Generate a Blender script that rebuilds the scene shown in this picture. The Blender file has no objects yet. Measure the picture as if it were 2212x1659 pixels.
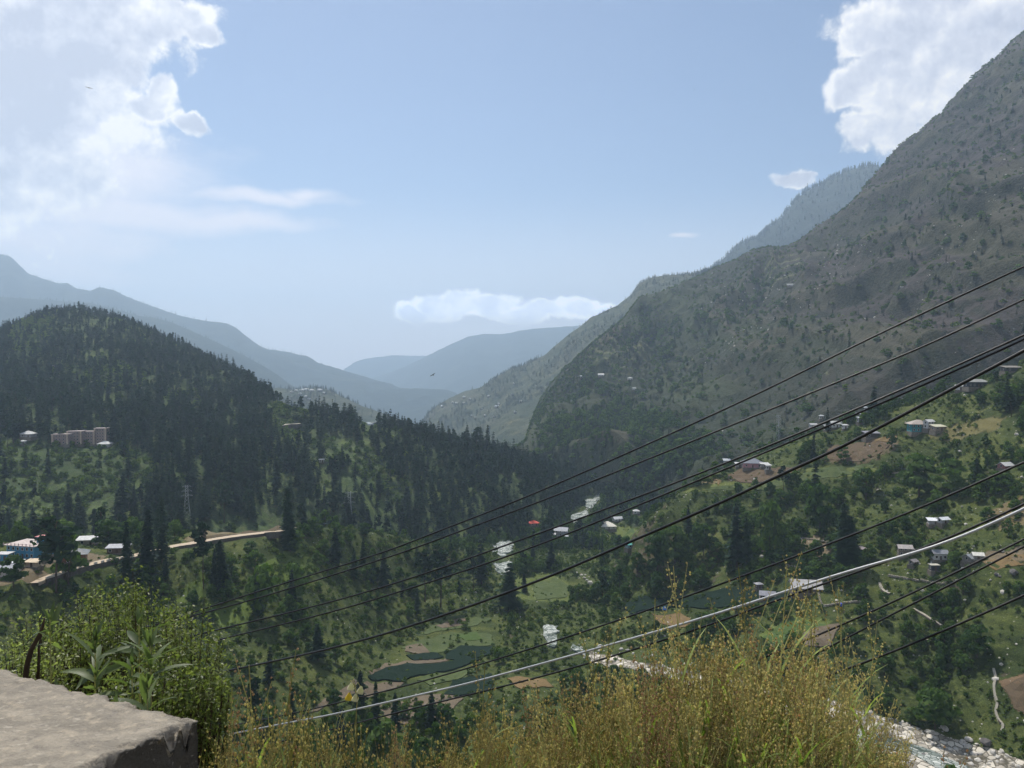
import bpy, bmesh, math, random
import numpy as np
from mathutils import Vector, Matrix, Euler
from mathutils.bvhtree import BVHTree

random.seed(7)
RNG = np.random.default_rng(11)
SC = bpy.context.scene
COL = SC.collection

# ------------------------------------------------------------------ camera
FPX = 1736.0                 # focal length in the measuring frame, 2212 x 1659
CU, CV = 1106.0, 829.5
EYE = Vector((0.0, 0.0, 1.6))
PITCH = math.radians(1.63)
cam_data = bpy.data.cameras.new('camera')
cam_data.sensor_width = 36.0
cam_data.lens = 36.0 * FPX / 2212.0
cam_data.clip_start = 0.1
cam_data.clip_end = 60000.0
cam_data.dof.use_dof = True
cam_data.dof.focus_distance = 300.0
cam_data.dof.aperture_fstop = 14.0
cam = bpy.data.objects.new('camera', cam_data)
cam.location = EYE
cam.rotation_euler = (math.pi / 2 - PITCH, 0.0, 0.0)
COL.objects.link(cam)
SC.camera = cam

# ------------------------------------------------------------------ sun, sky, exposure
SUN_EL = math.radians(58.0)
SUN_AZ = math.radians(-24.0)          # left of the viewing direction
sd = Vector((math.sin(SUN_AZ) * math.cos(SUN_EL), math.cos(SUN_AZ) * math.cos(SUN_EL), math.sin(SUN_EL)))
sun_data = bpy.data.lights.new('sun', 'SUN')
sun_data.energy = 5.0
sun_data.angle = math.radians(0.53)
sun_data.color = (1.0, 0.95, 0.87)
sun = bpy.data.objects.new('sun', sun_data)
sun.rotation_euler = sd.to_track_quat('Z', 'Y').to_euler()
sun.location = (0, 0, 40)
COL.objects.link(sun)

SC.view_settings.view_transform = 'Standard'
SC.view_settings.look = 'None'
SC.view_settings.exposure = 0.0
SC.view_settings.gamma = 1.0
SC.view_settings.use_curve_mapping = False
SC.render.engine = 'CYCLES'
cy = SC.cycles
cy.use_adaptive_sampling = True
cy.adaptive_threshold = 0.035
cy.use_denoising = True
cy.denoiser = 'OPENIMAGEDENOISE'
cy.max_bounces = 3
cy.diffuse_bounces = 2
cy.glossy_bounces = 1
cy.transmission_bounces = 1
cy.volume_bounces = 1
cy.transparent_max_bounces = 6
cy.sample_clamp_indirect = 4.0
cy.caustics_reflective = False
cy.caustics_refractive = False


def pix_dir(u, v):
    """world direction through a point of the 2212 x 1659 measuring frame, scaled so that its y is 1"""
    a = (u - CU) / FPX
    b = (CV - v) / FPX
    y = math.cos(PITCH) + b * math.sin(PITCH)
    z = -math.sin(PITCH) + b * math.cos(PITCH)
    return Vector((a / y, 1.0, z / y))


def at(u, v, d):
    return EYE + pix_dir(u, v) * d


def at_np(u, v, d):
    a = (u - CU) / FPX
    b = (CV - v) / FPX
    y = math.cos(PITCH) + b * math.sin(PITCH)
    z = -math.sin(PITCH) + b * math.cos(PITCH)
    return np.stack([a / y * d, d * np.ones_like(a / y), z / y * d + EYE.z], -1)


def project(P):
    """world points (N,3) -> measuring-frame u, v"""
    P = np.asarray(P, float)
    x = P[..., 0]
    y = P[..., 1]
    z = P[..., 2] - EYE.z
    f = y * math.cos(PITCH) - z * math.sin(PITCH)
    up = y * math.sin(PITCH) + z * math.cos(PITCH)
    f = np.where(np.abs(f) < 1e-6, 1e-6, f)
    return CU + x / f * FPX, CV - up / f * FPX


# ------------------------------------------------------------------ node helpers
class NT:
    def __init__(self, tree):
        self.t = tree
        self.n = tree.nodes
        self.l = tree.links

    def new(self, typ, **kw):
        n = self.n.new(typ)
        for k, v in kw.items():
            setattr(n, k, v)
        return n

    def put(self, sock, val):
        if isinstance(val, bpy.types.NodeSocket):
            self.l.new(val, sock)
        elif val is not None:
            sock.default_value = val

    def math(self, op, a, b=None, c=None, clamp=False):
        n = self.new('ShaderNodeMath', operation=op)
        n.use_clamp = clamp
        self.put(n.inputs[0], a)
        self.put(n.inputs[1], b)
        self.put(n.inputs[2], c)
        return n.outputs[0]

    def vmath(self, op, a, b=None):
        n = self.new('ShaderNodeVectorMath', operation=op)
        self.put(n.inputs[0], a)
        self.put(n.inputs[1], b)
        return n.outputs['Value'] if op in ('LENGTH', 'DOT_PRODUCT') else n.outputs[0]

    def noise(self, vec, scale, detail=4, rough=0.55, dist=0.0, dim='3D'):
        n = self.new('ShaderNodeTexNoise', noise_dimensions=dim)
        self.put(n.inputs['Vector'], vec)
        n.inputs['Scale'].default_value = scale
        n.inputs['Detail'].default_value = detail
        n.inputs['Roughness'].default_value = rough
        n.inputs['Distortion'].default_value = dist
        return n.outputs['Fac']

    def ramp(self, fac, stops, interp='LINEAR'):
        n = self.new('ShaderNodeValToRGB')
        n.color_ramp.interpolation = interp
        e = n.color_ramp.elements
        while len(e) > 1:
            e.remove(e[-1])
        e[0].position = stops[0][0]
        e[0].color = tuple(stops[0][1]) + (1,) if len(stops[0][1]) == 3 else stops[0][1]
        for p, c in stops[1:]:
            q = e.new(p)
            q.color = tuple(c) + (1,)
        self.put(n.inputs[0], fac)
        return n.outputs[0]

    def mix(self, fac, a, b):
        n = self.new('ShaderNodeMix', data_type='RGBA')
        self.put(n.inputs[0], fac)
        self.put(n.inputs[6], a if isinstance(a, bpy.types.NodeSocket) else tuple(a) + (1,))
        self.put(n.inputs[7], b if isinstance(b, bpy.types.NodeSocket) else tuple(b) + (1,))
        return n.outputs[2]

    def smooth(self, x, lo, hi):
        n = self.new('ShaderNodeMapRange')
        n.interpolation_type = 'SMOOTHSTEP'
        self.put(n.inputs[0], x)
        n.inputs[1].default_value = lo
        n.inputs[2].default_value = hi
        return n.outputs[0]


# ------------------------------------------------------------------ world: sky with cumulus clouds set by direction
world = bpy.data.worlds.new('World')
SC.world = world
world.use_nodes = True
W = NT(world.node_tree)
W.n.clear()
SKY_STRENGTH = 0.108
sky = W.new('ShaderNodeTexSky', sky_type='NISHITA')
sky.sun_disc = False
sky.sun_elevation = SUN_EL
sky.sun_rotation = SUN_AZ
sky.altitude = 1500.0
sky.air_density = 1.0
sky.dust_density = 2.2
sky.ozone_density = 1.6
geo = W.new('ShaderNodeTexCoord')
dirv = W.vmath('NORMALIZE', geo.outputs['Generated'])
sep = W.new('ShaderNodeSeparateXYZ')
W.put(sep.inputs[0], dirv)
az = W.math('ARCTAN2', sep.outputs[0], sep.outputs[1])
el = W.math('ARCSINE', sep.outputs[2])
comb = W.new('ShaderNodeCombineXYZ')
W.put(comb.inputs[0], az)
W.put(comb.inputs[1], el)
AE = comb.outputs[0]


def azel(u, v):
    d = pix_dir(u, v).normalized()
    return math.atan2(d.x, d.y), math.asin(d.z)


def warp(vec, scale, amp, detail=5):
    n = W.new('ShaderNodeTexNoise', noise_dimensions='2D')
    W.put(n.inputs['Vector'], vec)
    n.inputs['Scale'].default_value = scale
    n.inputs['Detail'].default_value = detail
    s = W.vmath('SUBTRACT', n.outputs['Color'], (0.5, 0.5, 0.5))
    s = W.vmath('MULTIPLY', s, (amp, amp, 0))
    return W.vmath('ADD', vec, s)


def blobs(vec, lst):
    """1 at the middle of each ellipse, 0 at its rim, negative outside"""
    cur = None
    for (u, v, ru, rv) in lst:
        a, e = azel(u, v)
        k = FPX
        d = W.vmath('SUBTRACT', vec, (a, e, 0))
        d = W.vmath('MULTIPLY', d, (k / ru, k / rv, 0))
        f = W.math('SUBTRACT', 1.0, W.vmath('LENGTH', d))
        cur = f if cur is None else W.math('SMOOTH_MAX', cur, f, 0.12)
    return cur


CUMULUS = [
    # towering bank at the left
    (-60, 60, 330, 150), (180, 30, 200, 110), (60, 200, 230, 170), (-80, 300, 260, 190), (200, 130, 120, 100), (120, 330, 130, 120), (-350, 200, 330, 330),
    (400, 35, 75, 45), (440, 75, 45, 30), (345, 60, 60, 40),
    (340, 200, 36, 46), (315, 240, 42, 34), (404, 264, 44, 26),
    # bank at the upper right
    (1880, 60, 78, 62), (1850, 75, 55, 38), (1990, 30, 170, 95), (2100, 90, 170, 110), (1905, 150, 90, 75), (1840, 180, 60, 48), (1990, 200, 130, 110),
    (1870, 285, 52, 52), (1925, 290, 45, 34), (2000, 290, 110, 40), (2050, 170, 140, 110), (2350, 60, 160, 110), (2480, -60, 220, 160), (2100, -90, 240, 90),
    # low row over the valley
    (890, 680, 50, 20), (950, 665, 60, 36), (1000, 655, 60, 40), (1070, 660, 60, 32), (1130, 684, 60, 20), (1180, 672, 70, 30), (1250, 662, 62, 34), (1300, 668, 40, 24),
    (1738, 386, 44, 26), (1755, 378, 30, 18),
]
VEIL = [(250, 465, 320, 46), (560, 425, 170, 16), (660, 420, 60, 16), (60, 520, 300, 70), (480, 480, 220, 26), (230, 405, 90, 14), (590, 700, 90, 22), (370, 665, 70, 18),
        (30, 590, 330, 60), (150, 380, 260, 130), (1000, 720, 330, 42), (1480, 515, 40, 8), (1220, 700, 220, 24), (-300, 520, 400, 120)]
wv = warp(AE, 7.0, 0.05)
wv = warp(wv, 22.0, 0.022, 6)
wv = warp(wv, 70.0, 0.005, 4)
field = blobs(wv, CUMULUS)


def puffs(vec, scale, detail=4.0):
    n = W.new('ShaderNodeTexVoronoi', voronoi_dimensions='2D', feature='SMOOTH_F1')
    W.put(n.inputs['Vector'], vec)
    n.inputs['Scale'].default_value = scale
    n.inputs['Detail'].default_value = detail
    n.inputs['Roughness'].default_value = 0.55
    n.inputs['Lacunarity'].default_value = 2.2
    n.inputs['Smoothness'].default_value = 0.5
    return n.outputs['Distance']


pw = warp(AE, 40.0, 0.010, 5)
pa = puffs(pw, 20.0)
# the same kind of sky goes on all round, outside the picture
rest = W.noise(dirv, 2.6, 5, 0.55)
aside = W.smooth(W.math('ABSOLUTE', az), 0.85, 1.2)
rest_f = W.math('MULTIPLY', W.math('MULTIPLY', W.math('SUBTRACT', rest, 0.52), 4.0), aside)
rest_f = W.math('ADD', rest_f, W.math('MULTIPLY', W.math('SUBTRACT', 1.0, aside), -1.0))
hi_el = W.smooth(el, 0.62, 0.85)
over_f = W.math('ADD', W.math('MULTIPLY', W.math('SUBTRACT', rest, 0.55), 4.0), W.math('MULTIPLY', W.math('SUBTRACT', 1.0, hi_el), -2.0))
field = W.math('MAXIMUM', field, W.math('MAXIMUM', rest_f, over_f))
nz = W.noise(AE, 60.0, 6, 0.65, dim='2D')
dens = W.math('ADD', W.math('ADD', field, 0.24), W.math('MULTIPLY', W.math('SUBTRACT', 0.42, pa), 0.42))
dens = W.math('ADD', dens, W.math('MULTIPLY', W.math('SUBTRACT', nz, 0.5), 0.12))
big = W.noise(AE, 5.5, 4, 0.5, dim='2D')
cov = W.smooth(dens, 0.0, 0.34)
base_fade = W.smooth(el, azel(1000, 712)[1], azel(1000, 668)[1])      # the low row has flat bases lost in haze
cov = W.math('MULTIPLY', cov, W.math('MAXIMUM', base_fade, aside))
# shading: sunlit rims and tops, lavender-grey thick middles
pb = puffs(W.vmath('ADD', pw, (-0.006, 0.013, 0)), 20.0)
big2 = W.noise(W.vmath('ADD', AE, (-0.02, 0.05, 0)), 5.5, 4, 0.5, dim='2D')
relief = W.math('ADD', W.math('MULTIPLY', W.math('SUBTRACT', pb, pa), 0.34), W.math('MULTIPLY', W.math('SUBTRACT', big, big2), 0.9))
thick = W.smooth(W.math('ADD', field, W.math('MULTIPLY', W.math('SUBTRACT', big, 0.5), 0.9)), 0.10, 0.62)
lum = W.math('SUBTRACT', 1.04, W.math('MULTIPLY', thick, 0.44))
lum = W.math('ADD', lum, W.math('ADD', relief, W.math('MULTIPLY', W.math('SUBTRACT', big, 0.5), 0.55)))
lum = W.math('MINIMUM', W.math('MAXIMUM', lum, 0.45), 1.12)
cloud_col = W.ramp(lum, [(0.0, (0.46, 0.50, 0.62)), (0.50, (0.60, 0.64, 0.76)), (0.70, (0.74, 0.77, 0.87)), (0.86, (0.90, 0.91, 0.96)), (1.0, (1.08, 1.06, 1.05))])
wv2 = warp(AE, 9.0, 0.035, 6)
vf = blobs(wv2, VEIL)
vn = W.noise(W.vmath('MULTIPLY', AE, (1.0, 2.6, 1.0)), 10.0, 6, 0.62, dim='2D')
veil = W.math('MULTIPLY', W.smooth(W.math('ADD', vf, W.math('MULTIPLY', W.math('SUBTRACT', vn, 0.5), 0.9)), -0.45, 0.85), 0.86)
low = W.math('MULTIPLY', W.smooth(el, 0.22, -0.01), 0.92)
veil = W.math('MAXIMUM', veil, low)
veil_col = (0.98, 0.93, 0.98)
bg_sky = W.new('ShaderNodeBackground')
W.put(bg_sky.inputs[0], sky.outputs[0])
bg_sky.inputs[1].default_value = SKY_STRENGTH
bg_veil = W.new('ShaderNodeBackground')
bg_veil.inputs[0].default_value = veil_col + (1,)
bg_veil.inputs[1].default_value = 1.05
bg_cl = W.new('ShaderNodeBackground')
W.put(bg_cl.inputs[0], cloud_col)
W.put(bg_cl.inputs[1], W.math('ADD', 1.0, W.math('MULTIPLY', W.smooth(el, 0.16, 0.03), 1.35)))
m1 = W.new('ShaderNodeMixShader')
W.put(m1.inputs[0], veil)
W.l.new(bg_sky.outputs[0], m1.inputs[1])
W.l.new(bg_veil.outputs[0], m1.inputs[2])
m2 = W.new('ShaderNodeMixShader')
W.put(m2.inputs[0], cov)
W.l.new(m1.outputs[0], m2.inputs[1])
W.l.new(bg_cl.outputs[0], m2.inputs[2])
wo = W.new('ShaderNodeOutputWorld')
W.l.new(m2.outputs[0], wo.inputs[0])
world.cycles.sampling_method = 'MANUAL'
world.cycles.sample_map_resolution = 512

# ------------------------------------------------------------------ numeric noise


def _hash(ix, iy, seed):
    h = (ix.astype(np.int64) * 374761393 + iy.astype(np.int64) * 668265263 + seed * 974634777) & 0xffffffff
    h = ((h ^ (h >> 13)) * 1274126177) & 0xffffffff
    h = (h ^ (h >> 16)) & 0xffffffff
    return h / 4294967295.0 * 2.0 - 1.0


def vnoise(x, y, seed=0):
    x = np.asarray(x, float)
    y = np.asarray(y, float)
    ix = np.floor(x)
    iy = np.floor(y)
    fx = x - ix
    fy = y - iy
    fx = fx * fx * fx * (fx * (fx * 6 - 15) + 10)
    fy = fy * fy * fy * (fy * (fy * 6 - 15) + 10)
    a = _hash(ix, iy, seed)
    b = _hash(ix + 1, iy, seed)
    c = _hash(ix, iy + 1, seed)
    d = _hash(ix + 1, iy + 1, seed)
    return (a * (1 - fx) + b * fx) * (1 - fy) + (c * (1 - fx) + d * fx) * fy


def fbm(x, y, octv=4, seed=0, gain=0.5):
    s = 0.0
    a = 1.0
    t = 0.0
    for i in range(octv):
        s = s + a * vnoise(x * 2.03 ** i + 17.3 * i, y * 2.03 ** i - 9.1 * i, seed + i)
        t += a
        a *= gain
    return s / t


def ridged(x, y, octv=4, seed=0, gain=0.55):
    s = 0.0
    a = 1.0
    t = 0.0
    for i in range(octv):
        n = 1.0 - np.abs(vnoise(x * 2.1 ** i + 5.2 * i, y * 2.1 ** i + 3.1 * i, seed + i)) * 2.0
        s = s + a * n
        t += a
        a *= gain
    return s / t


# ------------------------------------------------------------------ object helpers
def tag(o, label=None, cat=None, group=None, kind=None):
    if label:
        o['label'] = label
    if cat:
        o['category'] = cat
    if group:
        o['group'] = group
    if kind:
        o['kind'] = kind
    return o


def link(o, parent=None):
    COL.objects.link(o)
    if parent is not None:
        o.parent = parent
    return o


def empty(name, loc, rz=0.0, parent=None):
    o = bpy.data.objects.new(name, None)
    o.empty_display_size = 0.5
    o.location = loc
    o.rotation_euler = (0, 0, rz)
    return link(o, parent)


def mesh_np(name, V, F, mats, smooth=False, midx=None):
    """mesh from numpy arrays; F is (n,3) or (n,4), or a list of such arrays"""
    Fs = F if isinstance(F, list) else [F]
    me = bpy.data.meshes.new(name)
    V = np.asarray(V, np.float32)
    me.vertices.add(len(V))
    me.vertices.foreach_set('co', V.ravel())
    loops = np.concatenate([f.ravel() for f in Fs]).astype(np.int32)
    sizes = np.concatenate([np.full(len(f), f.shape[1], np.int32) for f in Fs])
    starts = np.concatenate([[0], np.cumsum(sizes)[:-1]]).astype(np.int32)
    me.loops.add(len(loops))
    me.loops.foreach_set('vertex_index', loops)
    me.polygons.add(len(sizes))
    me.polygons.foreach_set('loop_start', starts)
    me.polygons.foreach_set('loop_total', sizes)
    if midx is not None:
        me.polygons.foreach_set('material_index', np.asarray(midx, np.int32))
    me.polygons.foreach_set('use_smooth', np.full(len(sizes), bool(smooth)))
    for m in (mats if isinstance(mats, (list, tuple)) else [mats]):
        me.materials.append(m)
    me.update(calc_edges=True)
    return me


class MB:
    """collects boxes, tubes and the like into one mesh"""

    def __init__(self):
        self.v = []
        self.f = []

    def quadbox(self, pts):
        k = len(self.v)
        self.v += [tuple(p) for p in pts]
        self.f += [tuple(k + i for i in q) for q in ((0, 3, 2, 1), (4, 5, 6, 7), (0, 1, 5, 4), (1, 2, 6, 5), (2, 3, 7, 6), (3, 0, 4, 7))]

    def box(self, cx, cy, cz, sx, sy, sz, rz=0.0):
        c, s = math.cos(rz), math.sin(rz)
        pts = []
        for z in (-1, 1):
            for x, y in ((-1, -1), (1, -1), (1, 1), (-1, 1)):
                px, py = x * sx / 2, y * sy / 2
                pts.append((cx + px * c - py * s, cy + px * s + py * c, cz + z * sz / 2))
        self.quadbox(pts)

    def bar(self, a, b, r, n=4, r2=None):
        a = Vector(a)
        b = Vector(b)
        d = b - a
        if d.length < 1e-6:
            return
        q = d.to_track_quat('Z', 'Y')
        r2 = r if r2 is None else r2
        k = len(self.v)
        for p, rr in ((a, r), (b, r2)):
            for i in range(n):
                t = 2 * math.pi * (i + 0.5) / n
                self.v.append(tuple(p + q @ Vector((math.cos(t) * rr, math.sin(t) * rr, 0))))
        for i in range(n):
            j = (i + 1) % n
            self.f.append((k + i, k + j, k + n + j, k + n + i))
        self.f.append(tuple(k + n - 1 - i for i in range(n)))
        self.f.append(tuple(k + n + i for i in range(n)))

    def poly(self, pts):
        k = len(self.v)
        self.v += [tuple(p) for p in pts]
        self.f.append(tuple(range(k, k + len(pts))))

    def mesh(self, name, mat, smooth=False):
        me = bpy.data.meshes.new(name)
        me.from_pydata(self.v, [], self.f)
        me.materials.append(mat)
        if smooth:
            for p in me.polygons:
                p.use_smooth = True
        me.update()
        return me

    def build(self, name, mat, parent=None, smooth=False):
        return link(bpy.data.objects.new(name, self.mesh(name, mat, smooth)), parent)


def tube_mesh(name, pts, radii, mat, n=8, smooth=True):
    """a tube along a list of points"""
    P = [Vector(p) for p in pts]
    V = []
    F = []
    up = Vector((0, 0, 1))
    for i, p in enumerate(P):
        t = (P[min(i + 1, len(P) - 1)] - P[max(i - 1, 0)]).normalized()
        s = t.cross(up)
        if s.length < 1e-3:
            s = t.cross(Vector((1, 0, 0)))
        s.normalize()
        w = s.cross(t)
        r = radii[i] if hasattr(radii, '__len__') else radii
        for k in range(n):
            a = 2 * math.pi * k / n
            V.append(tuple(p + s * math.cos(a) * r + w * math.sin(a) * r))
    for i in range(len(P) - 1):
        for k in range(n):
            j = (k + 1) % n
            F.append((i * n + k, i * n + j, (i + 1) * n + j, (i + 1) * n + k))
    F.append(tuple(range(n - 1, -1, -1)))
    F.append(tuple((len(P) - 1) * n + k for k in range(n)))
    me = bpy.data.meshes.new(name)
    me.from_pydata(V, [], F)
    me.materials.append(mat)
    if smooth:
        for p in me.polygons:
            p.use_smooth = True
    me.update()
    return me


# ------------------------------------------------------------------ materials
def mat(name):
    m = bpy.data.materials.new(name)
    m.use_nodes = True
    t = NT(m.node_tree)
    t.n.clear()
    out = t.new('ShaderNodeOutputMaterial')
    return m, t, out


def principled(t, out, col, rough=0.9, spec=0.2, metal=0.0, bump=None, bstr=0.3, bdist=1.0):
    p = t.new('ShaderNodeBsdfPrincipled')
    t.put(p.inputs['Base Color'], col if isinstance(col, bpy.types.NodeSocket) else tuple(col) + (1,))
    t.put(p.inputs['Roughness'], rough)
    p.inputs['Specular IOR Level'].default_value = spec
    p.inputs['Metallic'].default_value = metal
    if bump is not None:
        b = t.new('ShaderNodeBump')
        b.inputs['Strength'].default_value = bstr
        b.inputs['Distance'].default_value = bdist
        t.put(b.inputs['Height'], bump)
        t.l.new(b.outputs[0], p.inputs['Normal'])
    t.l.new(p.outputs[0], out.inputs['Surface'])
    return p


def plain(name, col, rough=0.8, spec=0.3, metal=0.0, var=0.25, scale=2.0, world_space=False):
    m, t, out = mat(name)
    tc = t.new('ShaderNodeTexCoord')
    g = t.new('ShaderNodeNewGeometry')
    vec = g.outputs['Position'] if world_space else tc.outputs['Object']
    n = t.noise(vec, scale, 5, 0.6)
    lo = [c * (1 - var) for c in col]
    hi = [min(1, c * (1 + var)) for c in col]
    c = t.ramp(n, [(0.3, lo), (0.7, hi)])
    principled(t, out, c, rough, spec, metal, bump=n, bstr=0.15, bdist=0.02)
    return m


def ground_mat(name, stops, patch_stops=None, scale=0.02, fine=0.35, bump_d=1.5, slope=None, attr=False, bstr=0.5, speck=None, streak=False):
    """earth, grass and rock mixed by world-space noise; optional painted-in cover type (attribute) and bare rock on steep faces"""
    m, t, out = mat(name)
    g = t.new('ShaderNodeNewGeometry')
    pos = g.outputs['Position']
    if streak:      # colour bands that run down the fall line, as gullies and scree do
        cm = t.new('ShaderNodeCombineXYZ')
        t.put(cm.inputs[0], t.vmath('DOT_PRODUCT', pos, (0.80, 0.0, -0.62)))
        t.put(cm.inputs[1], t.math('MULTIPLY', t.vmath('DOT_PRODUCT', pos, (0.62, 0.2, 0.78)), 0.20))
        t.put(cm.inputs[2], t.math('MULTIPLY', t.vmath('DOT_PRODUCT', pos, (0.0, 1.0, 0.0)), 0.25))
        n1 = t.noise(cm.outputs[0], scale * 1.3, 8, 0.66, 0.5)
        n2 = t.math('ADD', t.math('MULTIPLY', t.noise(pos, fine, 6, 0.65), 0.5), t.math('MULTIPLY', t.noise(cm.outputs[0], fine * 0.8, 6, 0.65), 0.5))
    else:
        n1 = t.noise(pos, scale, 6, 0.62, 0.6)
        n2 = t.noise(pos, fine, 6, 0.65)
    n3 = t.noise(pos, fine * 5, 4, 0.7)
    base = t.ramp(n1, stops)
    if patch_stops:
        other = t.ramp(t.noise(pos, scale * 3.1, 5, 0.6), patch_stops)
        base = t.mix(t.smooth(n2, 0.42, 0.62), base, other)
    base2 = t.mix(t.smooth(n3, 0.36, 0.66), t.vmath('MULTIPLY', base, (0.55, 0.6, 0.6)), t.vmath('MULTIPLY', base, (1.75, 1.65, 1.5)))
    col = t.mix(0.85, base, base2)
    if slope:
        s = t.new('ShaderNodeSeparateXYZ')
        t.put(s.inputs[0], g.outputs['True Normal'])
        k = t.smooth(t.math('ADD', s.outputs[2], t.math('MULTIPLY', t.math('SUBTRACT', n1, 0.5), 0.5)), slope[1], slope[0])
        rock = t.ramp(n2, slope[2])
        col = t.mix(k, col, rock)
    if attr:
        a = t.new('ShaderNodeAttribute', attribute_name='cover')
        col = t.mix(a.outputs['Alpha'], col, t.vmath('MULTIPLY', a.outputs['Color'], t.ramp(n3, [(0.3, (0.8, 0.8, 0.8)), (0.7, (1.25, 1.25, 1.2))])))
    if speck:
        vo = t.new('ShaderNodeTexVoronoi')
        t.put(vo.inputs['Vector'], pos)
        vo.inputs['Scale'].default_value = speck[0]
        k = t.math('MULTIPLY', t.smooth(vo.outputs['Distance'], speck[1], speck[1] * 0.6), t.smooth(t.noise(pos, speck[0] * 0.15, 3), 0.48, 0.62))
        col = t.mix(k, col, speck[2])
    h = t.math('ADD', n2, t.math('MULTIPLY', n3, 0.45))
    principled(t, out, col, 0.95, 0.1, bump=h, bstr=bstr, bdist=bump_d)
    return m


def leaf_mat(name, dark, light, trans=0.3, scale=0.15, rough=0.55, spec=0.25, third=None):
    m, t, out = mat(name)
    g = t.new('ShaderNodeNewGeometry')
    oi = t.new('ShaderNodeObjectInfo')
    n = t.noise(g.outputs['Position'], scale, 3, 0.6)
    r = t.math('ADD', t.math('MULTIPLY', g.outputs['Random Per Island'], 0.45), t.math('MULTIPLY', n, 0.55))
    r = t.math('ADD', r, t.math('MULTIPLY', t.math('SUBTRACT', oi.outputs['Random'], 0.5), 0.35))
    stops = [(0.25, dark), (0.75, light)]
    if third:
        stops.append((0.93, third))
    c = t.ramp(r, stops)
    p = t.new('ShaderNodeBsdfPrincipled')
    t.put(p.inputs['Base Color'], c)
    p.inputs['Roughness'].default_value = rough
    p.inputs['Specular IOR Level'].default_value = spec
    tr = t.new('ShaderNodeBsdfTranslucent')
    t.put(tr.inputs[0], t.vmath('MULTIPLY', c, (1.3, 1.5, 0.7)))
    mx = t.new('ShaderNodeMixShader')
    mx.inputs[0].default_value = trans
    t.l.new(p.outputs[0], mx.inputs[1])
    t.l.new(tr.outputs[0], mx.inputs[2])
    t.l.new(mx.outputs[0], out.inputs['Surface'])
    return m


M = {}
M['conifer'] = leaf_mat('conifer_needles', (0.007, 0.022, 0.012), (0.026, 0.056, 0.022), 0.22, 0.02, rough=0.7, spec=0.08)
M['broad'] = leaf_mat('broad_leaves', (0.022, 0.056, 0.012), (0.095, 0.155, 0.032), 0.38, 0.03, rough=0.7, spec=0.12)
M['shrub'] = leaf_mat('shrub_leaves', (0.026, 0.060, 0.012), (0.130, 0.180, 0.040), 0.38, 0.04, rough=0.7, spec=0.12, third=(0.17, 0.16, 0.08))
M['bark'] = plain('bark', (0.085, 0.062, 0.045), 0.95, 0.1, var=0.4, scale=6)
M['palebark'] = plain('pale_bark', (0.22, 0.19, 0.15), 0.9, 0.1, var=0.3, scale=6)

# ================================================================== TERRAIN
def pchip(Y, nsub):
    """Y (K, ...) knots at 0..K-1 -> monotone cubic samples; nsub list of sub-steps per interval"""
    K = Y.shape[0]
    d = Y[1:] - Y[:-1]
    m = np.zeros_like(Y)
    prod = d[1:] * d[:-1]
    with np.errstate(divide='ignore', invalid='ignore'):
        h = 2 * prod / (d[1:] + d[:-1])
    m[1:-1] = np.where(prod > 0, h, 0.0)
    m[0] = d[0]
    m[-1] = d[-1]
    out = []
    ts = []
    for k in range(K - 1):
        n = nsub[k]
        for i in range(n + (1 if k == K - 2 else 0)):
            t = i / n
            out.append((2 * t ** 3 - 3 * t ** 2 + 1) * Y[k] + (t ** 3 - 2 * t ** 2 + t) * m[k] + (-2 * t ** 3 + 3 * t ** 2) * Y[k + 1] + (t ** 3 - t ** 2) * m[k + 1])
            ts.append(k + t)
    return np.array(out), np.array(ts)


def smooth1(a, n):
    if n < 2:
        return a
    k = np.hanning(n + 2)[1:-1]
    k /= k.sum()
    p = np.pad(a, (n, n), mode='edge')
    return np.convolve(p, k, mode='same')[n:-n]


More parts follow.
